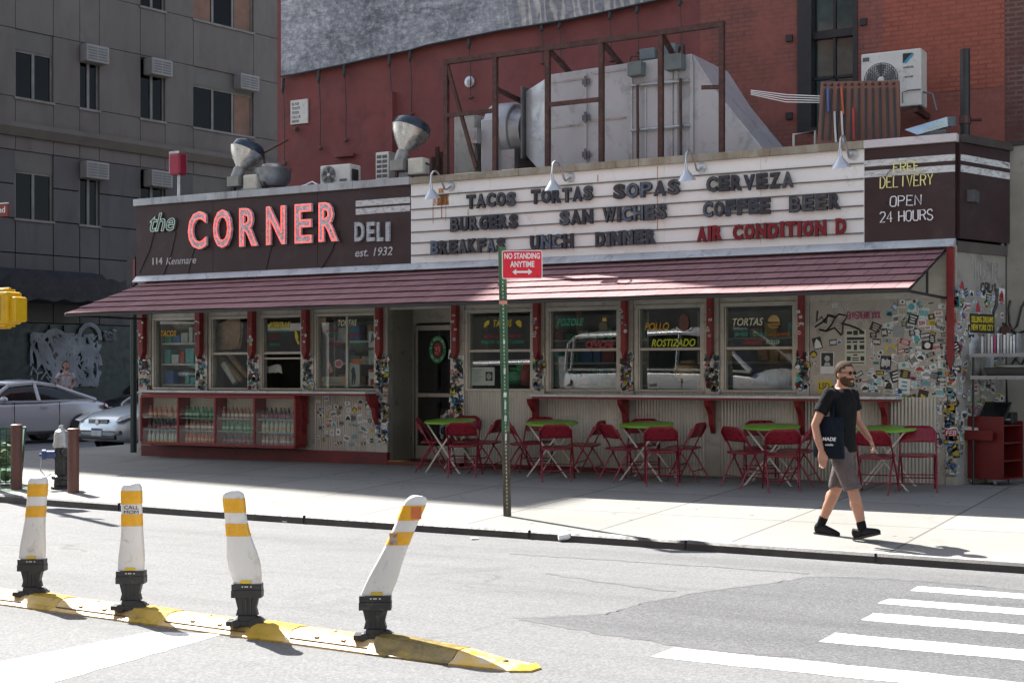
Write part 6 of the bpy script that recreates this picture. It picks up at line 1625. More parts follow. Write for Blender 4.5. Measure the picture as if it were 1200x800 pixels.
b.build('sign_lettering', SWH, sg)
for o_ in (sg,):
    for c_ in o_.children: c_.matrix_parent_inverse = Matrix.Identity(4)

# ============================================================= bollards, hydrant, bin, poles at the left
BB = mat('bollard_brown', (.105,.038,.028), .45, var=.15, scale=4, dirt=(.06,.025,.02), dirt_amt=.2)
for k, (a, c, lab) in enumerate(((Y(19.5,573,G(19.5,573).y), 497, 'brown steel bollard beside the waste bin, left of the hydrant'), (G(86,577), 500, 'brown steel bollard right of the black hydrant'))):
    p = G(*((19.5, 573), (86, 577))[k]); h = Y(20, c, p.y).z - p.z
    r = thing('steel_bollard', lab, 'bollard', (p.x, p.y, gz(p.y)), 0, 'brown steel bollards at the corner')
    b = MB(); b.lathe([(.075, -.02), (.075, h-.03)], n=22); b.build('pipe', BB, r, smooth=True)
    b = MB(); b.lathe([(.080, h-.03), (.080, h-.008), (.06, h), (.0, h+.003)], n=22); b.build('cap', BB, r, smooth=True)
p = G(72, 572); hy = thing('fire_hydrant', 'black fire hydrant with a silver dome and hose nozzles between the two brown bollards', 'hydrant', (p.x, p.y, gz(p.y)))
HB = mat('hydrant_black', (.025,.025,.027), .35, .3, var=.3, scale=8, dirt=(.15,.13,.1), dirt_amt=.15); HS = mat('hydrant_silver', (.45,.45,.44), .35, .5, var=.2, scale=9)
b = MB(); b.lathe([(.14,0),(.14,.03),(.10,.05),(.095,.12),(.13,.13),(.13,.17),(.09,.19),(.088,.55),(.11,.56)], n=20); b.build('barrel', HB, hy, smooth=True)
b = MB(); b.lathe([(.11,.56),(.115,.60),(.10,.64),(.10,.72),(.085,.78),(.04,.81),(.03,.86),(0,.862)], n=20); b.build('bonnet', HS, hy, smooth=True)
b = MB(); b.lathe([(.06,.06),(.06,.2),(.075,.2),(.075,.25),(.02,.26),(.02,.29)], (0,0,.46), (-.75,-.65,0), 14); b.build('hose_nozzle', mat('hydrant_blue', (.05,.07,.16), .35, .3, var=.3, scale=9), hy, smooth=True)
b = MB(); b.lathe([(.045,.06),(.045,.16),(.06,.16),(.06,.2)], (0,0,.5), (.9,-.4,0), 14); b.build('side_nozzle', HB, hy, smooth=True)
b = MB(); b.tube([(-.2,-.17,.42),(-.21,-.18,.25),(-.15,-.13,.16),(-.11,-.08,.2)], .008, 5); b.build('chain', M['galv'], hy)
p = G(4, 568); bn = thing('waste_bin', 'wire waste bin with a greenish clear liner at the left edge of the pavement', 'bin', (p.x, p.y, gz(p.y)))
b = MB()
for k in range(22):
    a = 2*math.pi*k/22; b.tube([(.24*math.cos(a),.24*math.sin(a),.02),(.3*math.cos(a),.3*math.sin(a),.8)], .007, 5)
for z, q_ in ((.02,.24),(.3,.263),(.55,.282),(.8,.3)): b.tube([(q_*math.cos(t*.2618),q_*math.sin(t*.2618),z) for t in range(24)], .011, 6, closed=True)
b.build('basket', mat('bin_wire', (.02,.05,.035), .5), bn)
b = MB(); b.lathe([(.19,.04),(.25,.4),(.28,.78),(.30,.82)], n=20, caps=False); b.build('liner', glass('bin_liner', (.55,.72,.62), 2.5, .3), bn, smooth=True)
b = MB()
for k in range(26): b.ball((rnd.uniform(-.15,.15), rnd.uniform(-.15,.15), rnd.uniform(.08,.55)), (rnd.uniform(.04,.1), rnd.uniform(.04,.09), rnd.uniform(.03,.08)), 6, 5)
b.build('rubbish', mat('rubbish', (.35,.33,.22), .7, var=.8, scale=7), bn)
p = G(156.5, 528); gp = thing('street_pole', 'thin dark green street pole at the left corner of the diner', 'pole', (p.x, p.y, 0))
b = MB(); b.bar((0,0,-.02), (0,0,3.4), .085, .085); b.build('shaft', mat('pole_dark', (.008,.022,.022), .45, var=.2), gp, bevel=.01)
b = MB(); b.bx((0.02,-.06,3.25), (.2,.05,.5)); b.build('sign_back', M['black'], gp); b = MB(); b.box((.07,-.09,3.0), (.12,-.04,3.45)); b.build('sticker_strip', mat('strip_red', (.2,.05,.06), .6, var=.5, scale=30), gp)
# signal pole outside the left edge: carries the pedestrian signal and the street name sign seen at the border
p = Vector((-5.68, -4.62, gz(-4.62))); sgp = thing('signal_pole', 'yellow pedestrian signal and red street name sign on a pole at the left edge', 'traffic signal', p)
b = MB(); b.cyl((0,0,0), (0,0,5.2), .075, .06, 16); b.lathe([(.16,0),(.16,.12),(.09,.3)], n=16); b.build('shaft', mat('pole_grey', (.2,.21,.2), .5, .4), sgp, smooth=True)
SYL = mat('signal_yellow', (.62,.36,.005), .4, var=.1, scale=6)
c = Y(10, 361, p.y+.05) - p
b = MB(); b.bx((c.x-.06, c.y, c.z), (.34, .30, .44)); sb0 = b.build('signal_housing', SYL, sgp, bevel=.035)
b = MB(); b.bx((c.x+.145, c.y+.04, c.z-.02), (.11, .24, .34)); b.build('signal_door', SYL, sgp, bevel=.03)
b = MB(); b.bx((c.x-.06, c.y-.02, c.z+.235), (.22,.2,.04)); b.bx((c.x-.06, c.y-.02, c.z-.235), (.22,.2,.04)); b.bx((c.x-.22,c.y,c.z+.26),(.5,.05,.04)); b.bx((c.x-.22,c.y,c.z-.26),(.5,.05,.04)); b.build('signal_bracket', SYL, sgp, bevel=.008)
b = MB(); b.bx((c.x-.12, c.y-.152, c.z), (.26, .01, .34)); b.build('signal_face', mat('signal_face', (.22,.22,.21), .4), sgp)
c = Y(4, 246.5, p.y) - p; zc_ = c.z
b = MB(); b.box((c.x-.6, -.02, zc_-.085), (c.x+.105, .0, zc_+.085)); s_o = b.build('street_sign', mat('sign_brown_red', (.17,.02,.015), .5, var=.1), sgp)
b = MB(); put_text(b, 'Cleveland', c.x-.5, c.x+.055, zc_-.035, zc_+.05, -.021, .003, .004); b.build('sign_lettering', SWH, s_o)
b = MB(); b.box((c.x-.6, -.021, zc_+.087), (c.x+.105, .001, zc_+.1)); b.build('sign_edge', SWH, s_o)

# ============================================================= serving cart, shelf and cup at the right
p = G(1153, 566); ct = thing('service_cart', 'red wooden service cart on castors with open shelves beside the sticker wall', 'cart', (p.x+.06, p.y+.12, gz(p.y)), R_(-17))
RC = mat('cart_red', (.13,.007,.008), .45, var=.15, scale=4, dirt=(.12,.012,.012), dirt_amt=.2)
w_, d_, h_ = .60, .50, .85; z0 = .075
b = MB(); b.box((-w_/2,-d_/2,z0), (w_/2,-d_/2+.018,h_)); b.build('front_panel', RC, ct)
b = MB(); b.box((-w_/2,-d_/2+.019,z0), (-w_/2+.018,d_/2,h_)); b.build('side_panel', RC, ct)
b = MB(); b.box((-w_/2+.019,d_/2-.018,z0), (w_/2,d_/2,h_-.06)); b.build('side_panel', RC, ct)
for z in (z0, z0+.22, z0+.44, h_-.12):
    b = MB(); b.box((-w_/2+.019,-d_/2+.019,z), (w_/2-.002,d_/2-.019,z+.018)); b.build('shelf', RC, ct)
b = MB(); b.box((-w_/2+.0,-d_/2-.075,.56), (w_/2-.1,-d_/2-.063,.68)); b.box((-w_/2,-d_/2-.062,.56), (w_/2-.1,-d_/2-.001,.572)); b.build('menu_rack', RC, ct)
for sx in (-1, 1):
    for sy in (-1, 1):
        b = MB(); b.lathe([(.03,-.012),(.034,0),(.03,.012)], (sx*.16, sy*.18, .034), (1,0,0), 14); b.box((sx*.16-.02, sy*.18-.02, .05), (sx*.16+.02, sy*.18+.02, z0)); b.build('castor', M['galv'], ct)
CL = ct.location; Rz = Euler((0,0,R_(-17))).to_matrix()
for k in range(5):
    o = MB().box((0,0,0), (.27-.01*k,.006,.11)).build('menu', PW if k % 2 == 0 else PG); o.location = CL + Rz @ Vector((-w_/2+.01+.006*k, -d_/2-.058+.011*k, .60+.012*(k%3))); o.rotation_euler = (0, R_(4+k), R_(-17))
    tag(o, 'white printed menu in the front rack of the red cart', 'menu', 'menus in the rack of the red cart')
o = thing('touch_terminal', 'black touch screen terminal tilted on top of the red cart', 'terminal', CL + Rz @ Vector((.05,.02,h_-.10)), R_(-17))
b = MB(); b.bx((0,0,.17), (.36,.03,.26), (R_(-38),0,R_(0))); b.build('screen_housing', M['black'], o, bevel=.01)
b = MB(); b.bx((0,.04,.05), (.2,.2,.10)); b.build('stand', M['blackpl'], o, bevel=.01)
b = MB(); b.bx((0,-.015,.173), (.31,.012,.21), (R_(-38),0,0)); b.build('screen', mat('dark_screen', (.01,.012,.014), .12), o)
o = thing('card_printer', 'small black printer beside the terminal on the red cart', 'printer', CL + Rz @ Vector((.17,.14,h_-.10)), R_(-10)); b = MB(); b.box((-.08,-.09,0), (.08,.09,.15)); b.build('body', M['black'], o, bevel=.015); b = MB(); b.box((-.05,-.092,.05),(.05,-.088,.07)); b.build('paper_slot', PG, o)
cb = MB(); q = CL + Rz @ Vector((-w_/2,-d_/2-.02,.8)); cb.tube([q+Vector((.2,.05,.06)), q+Vector((.08,-.04,-.02)), q+Vector((-.03,-.05,-.2)), q+Vector((-.06,-.02,-.45)), q+Vector((-.03,0,-.5))], .008, 6); o = cb.build('power_cable', M['acw'], smooth=True); tag(o, 'pale cable drooping down the left side of the red cart', 'cable')
s0 = Y(1137, 414, .12); sh = thing('steel_shelf', 'two tier steel shelf table standing behind the red cart by the grey wall', 'shelf', (s0.x, .12, 0)); 
ML = 1.5
for z, nm_ in ((s0.z, 'shelf_board'), (Y(1137, 440, .12).z, 'shelf_board')):
    b = MB(); b.box((0,0,z-.02), (ML,.5,z)); b.box((0,-.004,z-.045), (ML,-.0,z)); b.build(nm_, mat('shelf_steel', (.26,.27,.29), .35, .5, var=.15), sh)
for x in (.03, ML-.03):
    for y in (.03, .47): b = MB(); b.cyl((x,y,0), (x,y,s0.z-.021), .015, n=8); b.build('leg', M['black'], sh)
zt_ = s0.z
for k in range(12):
    o = MB().box((0,0,0), (.025,.2,.21+.02*(k%3))).build('upright_menu', SKM[(0,9,1,0,6,0,9,0,1,0,0,9)[k]]); o.location = (s0.x+.10+.038*k, .28, zt_); tag(o, 'thin booklet standing in the row on the upper steel shelf', 'booklet', 'booklets standing on the upper steel shelf')
o = thing('tray_bin', 'black plastic tray with white cloths on the lower steel shelf', 'tray', (s0.x+.42, .35, Y(1137,440,.12).z)); b = MB(); b.loft([[Vector((sx*w,sy*.14,z)) for sx, sy in ((-1,-1),(1,-1),(1,1),(-1,1))] for w, z in ((.24,0),(.28,.10))]); b.build('tub', M['black'], o, bevel=.01)
b = MB(); b.ball((.03,0,.11), (.2,.1,.03), 10, 6); b.build('cloth', PW, o, smooth=True)
o = thing('power_box', 'dark grey outlet box fixed on the sticker side wall', 'box', SM @ Vector((SLEN-.12, -.08, 1.86))); b = MB(); b.box((-.06,-.05,0), (.06,.04,.16)); b.build('casing', M['iron'], o, bevel=.01); b = MB(); b.tube([(0,0,0),(.0,.02,-.5),(.03,.03,-1.2)], .01, 6); b.build('cable', M['black'], o)
p = Rd(653.5, 636); o = thing('paper_cup', 'crushed white paper cup lying in the gutter by the kerb', 'cup', (p.x, p.y+.12, ZR), R_(35))
b = MB(); b.lathe([(.028,0),(.040,.10),(.043,.105)], (-.05,0,.045), (1,.1,.12), 14); b.build('body', SWH, o, smooth=True); b = MB(); b.lathe([(.044,.105),(.046,.115),(.03,.125)], (-.05,0,.045), (1,.1,.12), 14); b.build('lid', PW, o, smooth=True)
for k, (px_, py_) in enumerate(((335,612),(556,632),(1002,645),(797,641))):
    p = Rd(px_, py_); o = MB().bx((0,0,.01), (.07+.01*k,.05,.012), (.1*k,.05,k)).build('litter', SKM[(0,0,0,4)[k]]); o.location = (p.x, p.y, ZR+.002); tag(o, ('scrap of white paper in the gutter behind the dented bollard','scrap of white paper in the gutter below the sign post','scrap of white paper in the gutter below the walking man','red scrap in the gutter between sign post and man')[k], 'litter')

# ============================================================= inside the diner
SHM = [mat('goods_'+n_, c_, .5, var=.25, scale=12) for n_, c_ in (('teal',(.1,.38,.36)),('white',(.5,.52,.5)),('red',(.38,.06,.06)),('blue',(.07,.15,.35)),('tan',(.38,.25,.13)),('green',(.06,.28,.14)),('yellow',(.5,.36,.04)))]
def store(x0, x1, y, label, n=3, zz=(1.25, 1.6, 1.95)):
    r = thing('store_shelf', label, 'shelf', (x0, y, .06)); f = at_root(r)
    b = MB(); b.box((x0,y,.06), (x0+.03,y+.3,2.35)); b.box((x1-.03,y,.06), (x1,y+.3,2.35)); f('upright', b, M['alu'])
    for z in zz: b = MB(); b.box((x0+.031,y,z-.03), (x1-.031,y+.3,z)); f('shelf_board', b, M['inlight'])
    b = MB(); b.box((x0,y+.301,.06), (x1,y+.32,2.35)); f('back_board', b, M['inwall'])
    return r
for (a, c, y, lab, sd_) in ((fx(180), fx(240), .17, 'stocked shelf with teal and white packs behind the leftmost window', 1), (fx(372), fx(440), .42, 'tall stocked shelf behind the window beside the doorway', 2), (fx(560), fx(700), 1.75, 'long back shelf behind the windows right of the doorway', 3), (fx(760), fx(930), 1.75, 'long back shelf behind the two rightmost windows', 4)):
    store(a, c, y, lab)
    for z in (1.25, 1.6, 1.95):
        x = a + .06; k = 0
        while x < c - .2:
            w_ = rnd.uniform(.08, .22); h_ = rnd.uniform(.1, .26)
            if rnd.random() < .8:
                mi_ = rnd.randrange(7)
                if sd_ == 1: mi_ = rnd.choice([0, 0, 1, 1, 5, 2, 3])
                o = MB().box((0,0,0), (w_,.18,h_)).build('goods_box', SHM[mi_], bevel=.006); o.location = (x, y+.03, z)
                tag(o, 'box of goods on a shelf inside, %s' % ('behind the leftmost window','behind the window beside the doorway','right of the doorway','behind the rightmost windows')[sd_-1], 'box', 'goods on the shelf %s' % ('behind the leftmost window','behind the window beside the doorway','right of the doorway','behind the rightmost windows')[sd_-1])
            x += w_ + .03
# cloths, rolled papers and steel bowls seen through the left windows
o = MB(); a, c = Y(310, 428, .3), Y(330, 435, .3)
pts = [[Vector((a.x + (c.x-a.x)*i/6, .3+.03*math.sin(i*2), a.z - .02*math.sin(i)) ) for i in range(7)], [Vector((a.x + (c.x-a.x)*i/6*.9+.02, .31+.05*math.sin(i*2.5), a.z-.12+.02*math.sin(i*3))) for i in range(7)]]
o.add(pts[0]+pts[1], [(i,i+1,8+i,7+i) for i in range(6)]); o = o.build('hanging_cloth', PW); sd = o.modifiers.new('t','SOLIDIFY'); sd.thickness=.01; tag(o, 'white cloth hanging in the open serving hatch', 'cloth')
for k, (pa, pb) in enumerate(((Y(258,419,.3), Y(284,446,.3)), (Y(265,410,.4), Y(290,442,.4)), (Y(262,426,.25), Y(276,449,.25)))):
    o = MB(); d = pb - pa; o.cyl(pa, pb, .055, .05, 14); o = o.build('paper_roll', (SHM[4], SHM[4], PW)[k], smooth=True); tag(o, ('leaning brown paper roll behind the second window','thin leaning brown roll farthest back behind the second window','white leaning paper roll behind the second window')[k], 'roll')
o = MB(); q = Y(273, 393, .2); o.prism([Y(a, b, .2) for a, b in ((252,410),(250,392),(258,378),(268,374),(280,373),(285,380),(284,395),(281,409))], (0,.02,0)); o = o.build('window_poster', mat('poster_mottled', (.33,.22,.14), .6, var=.8, scale=4)); tag(o, 'mottled tan poster hanging behind the upper pane of the second window', 'poster')
o = MB().prism([Y(a, b, .18) for a, b in ((266,378),(273,374),(281,376),(282,390),(279,405),(274,409),(268,400),(265,388))], (0,.01,0)).build('window_print', mat('poster_skin', (.42,.25,.16), .6, var=.25, scale=6)); tag(o, 'paler brown print taped on the mottled poster in the second window', 'print')
o = MB(); q = Y(220, 438, .3); o.ball(q, (.22,.12,.07), 14, 8); o = o.build('foil_parcel', mat('foil', (.6,.62,.65), .2, .9, var=.3, scale=25, grit=1), smooth=False); tag(o, 'crumpled shiny foil parcel low behind the leftmost window', 'parcel')
o = MB(); q = Y(222, 426, .25); o.prism([q+Vector((-.22,0,.12)), q+Vector((-.1,0,.06)), q+Vector((.3,0,-.04)), q+Vector((.28,0,-.12)), q+Vector((-.05,0,-.04))], (0,.05,0)); o = o.build('teal_cloth', SHM[0]); tag(o, 'crumpled teal cloth behind the leftmost window', 'cloth')
o = MB(); q = Y(202, 376, .3); o.ball(Y(217,379,.35), (.3,.1,.13), 12, 8); o = o.build('plastic_bag', mat('bag_tan', (.24,.2,.14), .5, var=.4, scale=6), smooth=True); tag(o, 'bulging tan bag on top behind the leftmost window', 'bag')
for k, (px_, py_, w_, h_, m_) in enumerate(((626-10,436,.09,.2,SHM[2]),(604,440,.16,.12,SHM[5]),(612,430,.1,.1,SHM[5]),(836-30,434,.2,.14,SHM[4]))):
    q = Y(px_, py_, .5); o = MB(); o.lathe([(w_*.7,-h_),(w_,-h_*.6),(w_,h_*.5),(w_*.6,h_*.7),(w_*.5,h_)], q, (0,0,1), 14); o = o.build('jar', m_, smooth=True); tag(o, ('red jar behind the lower pane right of the sign post','squat green jar behind the sign post window','tall green jar behind the sign post window','tan jar behind the window lettered POLLO')[k], 'jar')
b = MB(); b.box((XL+.3, .35, .06), (XDL-.2, .9, 1.0)); o = b.build('inner_counter', M['inwall']); tag(o, 'dark serving counter inside behind the left windows', 'counter')
b = MB(); b.box((XDR+.3, .9, .06), (XR-.3, 1.4, 1.0)); o = b.build('inner_counter', M['inwall']); tag(o, 'dark long counter inside behind the right windows', 'counter')
# ============================================================= cars
def wheel(par, x, y, r, m_rim, out):
    t = MB(); t.lathe([(r*.62,-.10),(r*.93,-.11),(r,-.07),(r,.07),(r*.93,.11),(r*.62,.10)], (x,y,r), (0,out,0), 26); ty = t.build('wheel', M['blackpl'], par, smooth=True)
    t = MB(); t.lathe([(r*.64,.085),(r*.60,.10),(r*.55,.06),(r*.2,.055),(r*.16,.085),(.0,.09)], (x,y,r), (0,out,0), 22); t.build('rim', m_rim, ty, smooth=True)
    t = MB()
    for k in range(7):
        a = 2*math.pi*k/7; c, s = math.cos(a), math.sin(a)
        t.bar((x+c*r*.15, y+out*.088, r+s*r*.15), (x+c*r*.57, y+out*.085, r+s*r*.57), .035, .02, (0,1,0))
    t.build('spokes', m_rim, ty)
def car(name, label, cat, loc, rz, paint, L=4.5, Wd=1.72, H=1.42, coupe=False, van=False, light=True):
    r = thing(name, label, cat, loc, rz)
    h = L/2; w = Wd/2; zb = .2
    if not van: st = [(-h,.62,.45,.78,.80),(-h+.06,.86,.30,.86,.90),(-h+.5,.98,.22,.93,1.0),(-h+1.1,1,.2,.95,.99),(-.3,1,.19,.93,.96),(h-1.5,1,.19,.90,.96),(h-.8,.98,.2,.84,.90),(h-.3,.93,.22,.74,.80),(h-.08,.84,.26,.62,.68),(h,.66,.36,.52,.55)]
    else: st = [(-h,.90,.4,1.0,1.05),(-h+.1,.97,.32,1.08,1.12),(-1,1,.25,1.1,1.14),(h-1.6,1,.24,1.08,1.14),(h-.8,.97,.25,1.0,1.06),(h-.2,.92,.28,.86,.92),(h,.8,.35,.7,.74)]
    rings = []
    for x, f, b0, zk, zt in st:
        W_ = w*f
        half = [(0,b0),(W_*.82,b0),(W_*.97,b0+.09),(W_,b0+.5*(zk-b0)),(W_*.985,zk-.10),(W_*.93,zk-.02),(W_*.78,zk+.02*(zt>zk)),(W_*.4,zt),(0,zt+.01)]
        rings.append([Vector((x, a, z)) for a, z in half] + [Vector((x, -a, z)) for a, z in half[-2:0:-1]])
    m = MB(); m.loft(rings); body = m.build('body', paint, r, smooth=50)
    bl_ = MB()
    # cabin: glass shell, roof skin, pillars
    if van: cab = [(-h+.12,.94,.84,1.08,1.72),(-h+.3,.96,.84,1.1,1.86),(.3,.97,.84,1.1,1.92),(h-1.75,.97,.82,1.1,1.86),(h-1.5,.96,.83,1.1,1.72),(h-.75,.93,.90,1.04,1.08)]
    elif coupe: cab = [(-h+.45,.88,.82,.94,.98),(-h+1.45,.93,.70,.94,H-.07),(-.25,.95,.70,.93,H),(.45,.94,.71,.93,H-.06),(h-1.25,.9,.86,.90,.94)]
    else: cab = [(-h+.6,.88,.84,.96,1.0),(-h+1.25,.93,.72,.95,H-.05),(-.2,.95,.72,.94,H),(.4,.95,.73,.93,H-.04),(h-1.15,.92,.86,.91,.95)]
    cr = []
    for x, a, b, z0, z1 in cab:
        half = [(0,z0-.03),(w*a,z0-.03),(w*a,z0),(w*(a*.35+b*.65),z0+.6*(z1-z0)),(w*b,z1-.05*(z1-z0>.2)),(w*b*.75,z1),(0,z1+.015)]
        cr.append([Vector((x, p, z)) for p, z in half] + [Vector((x, -p, z)) for p, z in half[-2:0:-1]])
    m = MB(); m.loft(cr); m.build('cabin_glass', CARGL, r, smooth=40)
    # roof skin over the top strip of the middle stations, pillars along the side edges
    m = MB(); ids = [4,5,6,7,8]
    rs = [k for k in range(len(cab)) if cab[k][4] > H-.2] if not van else [0,1,2,3]
    vs = [cr[k][j] + Vector((0,0,.012)) for k in rs for j in ids]; fs = [(i*5+j, i*5+j+1, (i+1)*5+j+1, (i+1)*5+j) for i in range(len(rs)-1) for j in range(4)]
    m.add(vs, fs); ro = m.build('roof', paint, r, smooth=True, fix=False); sd = ro.modifiers.new('t','SOLIDIFY'); sd.thickness = .03; sd.offset = 0
    nC = len(cr[0])
    for s in (0, 1):
        m = MB()
        J = (lambda k, j: cr[k][j if s == 0 else nC-j])
        for k in range(len(cab)-1): m.bar(J(k,4), J(k+1,4), .07, .05); m.bar(J(k,2), J(k+1,2), .04, .05)
        for k in rs[:] if not van else (1,2,4):
            if (k in (rs[0], rs[-1]) and not coupe) or (len(rs) > 2 and k == rs[1]) or van: m.tube([J(k,2), J(k,3)+Vector((0,0,0)), J(k,4)], .045, 6)
        m.tube([J(0,2), J(1,4)] if not van else [J(0,2), J(0,4)], .05, 6); m.tube([J(len(cab)-1,2), J(len(cab)-2,4)], .04, 6); m.build('pillar_frame', paint, r, smooth=True)
    pass
    rw = .32
    for x in (h-.88, -h+.92):
        for s in (1, -1):
            a = MB(); a.lathe([(rw+.06, -.02),(rw+.06,.012),(rw+.02,.014)], (x, s*(w-.035), rw), (0,s,0), 26); a.build('wheel_well_shade', M['black'], r)  # black disc stands in for the shade inside the wheel well
            wheel(r, x, s*(w-.05), rw, CARRIM, s)
    for s in (1, -1):
        a = MB(); a.prism([(h-.02, s*.36*Wd*.9, .60),(h-.03, s*.47*Wd*.9, .63),(h-.30, s*.50*Wd*.95, .73),(h-.34, s*.44*Wd*.9, .76),(h-.16, s*.33*Wd*.9, .70)] if not van else [(h-.02,s*.5,.62),(h-.02,s*.75,.64),(h-.25,s*.82,.80),(h-.2,s*.55,.84)], (.02,s*.015,.02)); a.build('headlight', mat('headlight', (.55,.57,.58), .12, .2, var=.2, scale=12), r, bevel=.015)
        a = MB(); a.bx((h-.06, s*Wd*.36, .42), (.12,.16,.08)); a.build('fog_light', mat('fog_grey', (.16,.16,.17), .3), r, bevel=.02)
        a = MB(); a.prism([(-h-.01, s*.30*Wd, .66),(-h+.01, s*.46*Wd, .68),(-h+.30, s*.51*Wd, .80),(-h+.28, s*.49*Wd, .88),(-h+.02, s*.32*Wd, .84)], (-.02, s*.01, .0)); a.build('taillight', mat('taillight', (.32,.012,.02), .2), r, bevel=.01)
        a = MB(); a.ball((h-1.55, s*(w+.08), .98), (.10,.07,.07), 10, 8); a.build('mirror', paint, r, smooth=True)
        a = MB(); a.bx((-.35, s*(w+.004), .80), (.18,.02,.03)); a.build('handle', paint, r)
        a = MB()
        for x0, x1 in (((-.78,-.77)), (.42,.43)): a.box((x0, s*(w-.01), .3), (x1, s*(w+.003), .92))
        a.build('door_gap', M['black'], r)
    a = MB(); a.bx((h-.045,0,.60), (.05,.62,.13)); g_ = a.build('grille', mat('grille_dark', (.04,.045,.05), .3, .5), r, bevel=.02)
    a = MB(); 
    for k in range(4): a.bx((h-.018,0,.555+.03*k), (.012,.60,.008))
    a.build('grille_bars', M['galv'], g_)
    a = MB(); a.lathe([(.05,0),(.055,.012),(.03,.014)], (h-.012,0,.60), (1,0,0), 16); a.build('badge', M['galv'], g_)
    a = MB(); a.bx((h+.012,0,.42), (.012,.32,.15)); pl = a.build('number_plate', mat('plate_white', (.5,.52,.55), .4), r)
    a = MB(); a.bx((h+.019,0,.47), (.003,.30,.035)); a.build('plate_band', PBLUE, pl)
    a = MB(); a.bx((h-.06,0,.33), (.12,1.1,.09)); a.build('lower_grille', M['black'], r, bevel=.02)
    return r
CARGL = mat('car_glass', (.012,.016,.017), .06, var=.1); CARRIM = mat('car_rim', (.42,.43,.44), .3, .7, var=.1)
HD = math.atan2(-GD.y, -GD.x)
def car_at(px, py, lx, ly):      # world position that puts the local point (lx, ly) on the road below a pixel
    p = Rd(px, py); q = Euler((0,0,HD)).to_matrix() @ Vector((lx, ly, 0)); return Vector((p.x-q.x, p.y-q.y, ZR+.0))
def carpaint(n_, c):
    m, t, b = nodes(n_); b.inputs['Base Color'].default_value = (*c, 1); b.inputs['Metallic'].default_value = .35; b.inputs['Roughness'].default_value = .35; b.inputs['Coat Weight'].default_value = .8; b.inputs['Coat Roughness'].default_value = .06
    return m
SIL = carpaint('car_silver', (.52,.54,.56)); SBL = carpaint('car_silver_blue', (.58,.66,.70)); DRK = carpaint('car_dark', (.02,.022,.026))
car('parked_car', 'silver two door coupe seen from its side, cut by the left edge', 'car', car_at(89, 517.5, -1.38, .82), HD, SIL, 4.6, 1.78, 1.38, True).scale = (1.06, 1.06, 1.12)
car('parked_car', 'light silver blue sedan facing the street beside the diner corner', 'car', car_at(126, 531, 2.25, 0), HD, SBL, 4.5, 1.7, 1.46).scale = (1.12,)*3
car('parked_car', 'dark car parked farther back between the silver cars and the green shopfront', 'car', car_at(127, 512, 2.25, 0), HD, DRK, 4.5, 1.75, 1.5).scale = (1.05, 1.05, 1.28)
car('minivan', 'pale grey minivan standing in the street beyond the left edge of the picture', 'van', (-4.1, -9.9, ZR), R_(0), carpaint('van_grey', (.6,.62,.63)), 5.4, 1.95, 1.9, van=True)
# far pavement in front of the grey building
m = MB(); m.box((UA-30, -4.3, ZR-.1), (UB+20, -.021, .08)); o = m.build('far_sidewalk', M['walk']); o.matrix_world = GM.copy(); tag(o, kind='structure')

# ============================================================= people
def limb(mb, pts, rad, n=12):
    mb.tube(pts, rad, n)
    for p, q in ((pts[0], rad[0]), (pts[-1], rad[-1])):
        q = q if isinstance(q, (int, float)) else min(q); mb.ball(p, q*.98, 10, 6)
def solid(mb, name, m, par, vox=.008, it=3, smooth=True):
    o = mb.build(name, m, par)
    rm = o.modifiers.new('remesh', 'REMESH'); rm.mode = 'VOXEL'; rm.voxel_size = vox; rm.use_smooth_shade = True
    s_ = o.modifiers.new('smooth', 'SMOOTH'); s_.iterations = it; s_.factor = .5
    return o
def hand(mb, wr, d, side, curl=.5, up=None):
    """palm and five fingers from the wrist along d; side points to the thumb"""
    wr = Vector(wr); d = Vector(d).normalized(); s = Vector(side); s = (s - d*s.dot(d)).normalized(); n_ = d.cross(s).normalized()
    pc = wr + d*.05; mb.tube([wr, wr+d*.03, wr+d*.07, wr+d*.095], [(.022,.026),(.018,.036),(.016,.041),(.014,.038)], 10) if False else None
    for k in range(-2, 3): mb.tube([wr + s*k*.008, wr + d*.05 + s*k*.0155, wr + d*.092 + s*k*.0165], [.017,.0155,.0115], 8)
    for k, l in ((1.6,.068),(.55,.078),(-.5,.073),(-1.55,.058)):
        b_ = wr + d*.088 + s*k*.0185; p1 = b_ + d*l*.42 + n_*l*.12*curl; p2 = p1 + (d*(1-.4*curl) + n_*curl).normalized()*l*.33; p3 = p2 + (d*(1-.9*curl) + n_*1.3*curl).normalized()*l*.28
        mb.tube([b_ - d*.02, b_, p1, p2, p3], [.0095,.0095,.0088,.008,.0065], 8); mb.ball(p3, .0065, 8, 5)
    t0 = wr + d*.025 + s*.024; t1 = t0 + (d*.7 + s*.62 + n_*.25).normalized()*.04; t2 = t1 + (d*.92 + s*.15 + n_*.35).normalized()*.034
    mb.tube([wr + d*.01 + s*.01, t0, t1, t2], [.014,.0135,.011,.008], 8); mb.ball(t2, .008, 8, 5)
SKIN = mat('skin', (.40,.205,.135), .55, var=.12, scale=14, spec=.35, obj=True)
HAIR = mat('hair_brown', (.075,.052,.038), .8, spec=.1, var=.5, scale=60, obj=True, grit=.6); BEARD = mat('beard_brown', (.085,.048,.03), .8, spec=.1, var=.45, scale=80, obj=True, grit=.6)
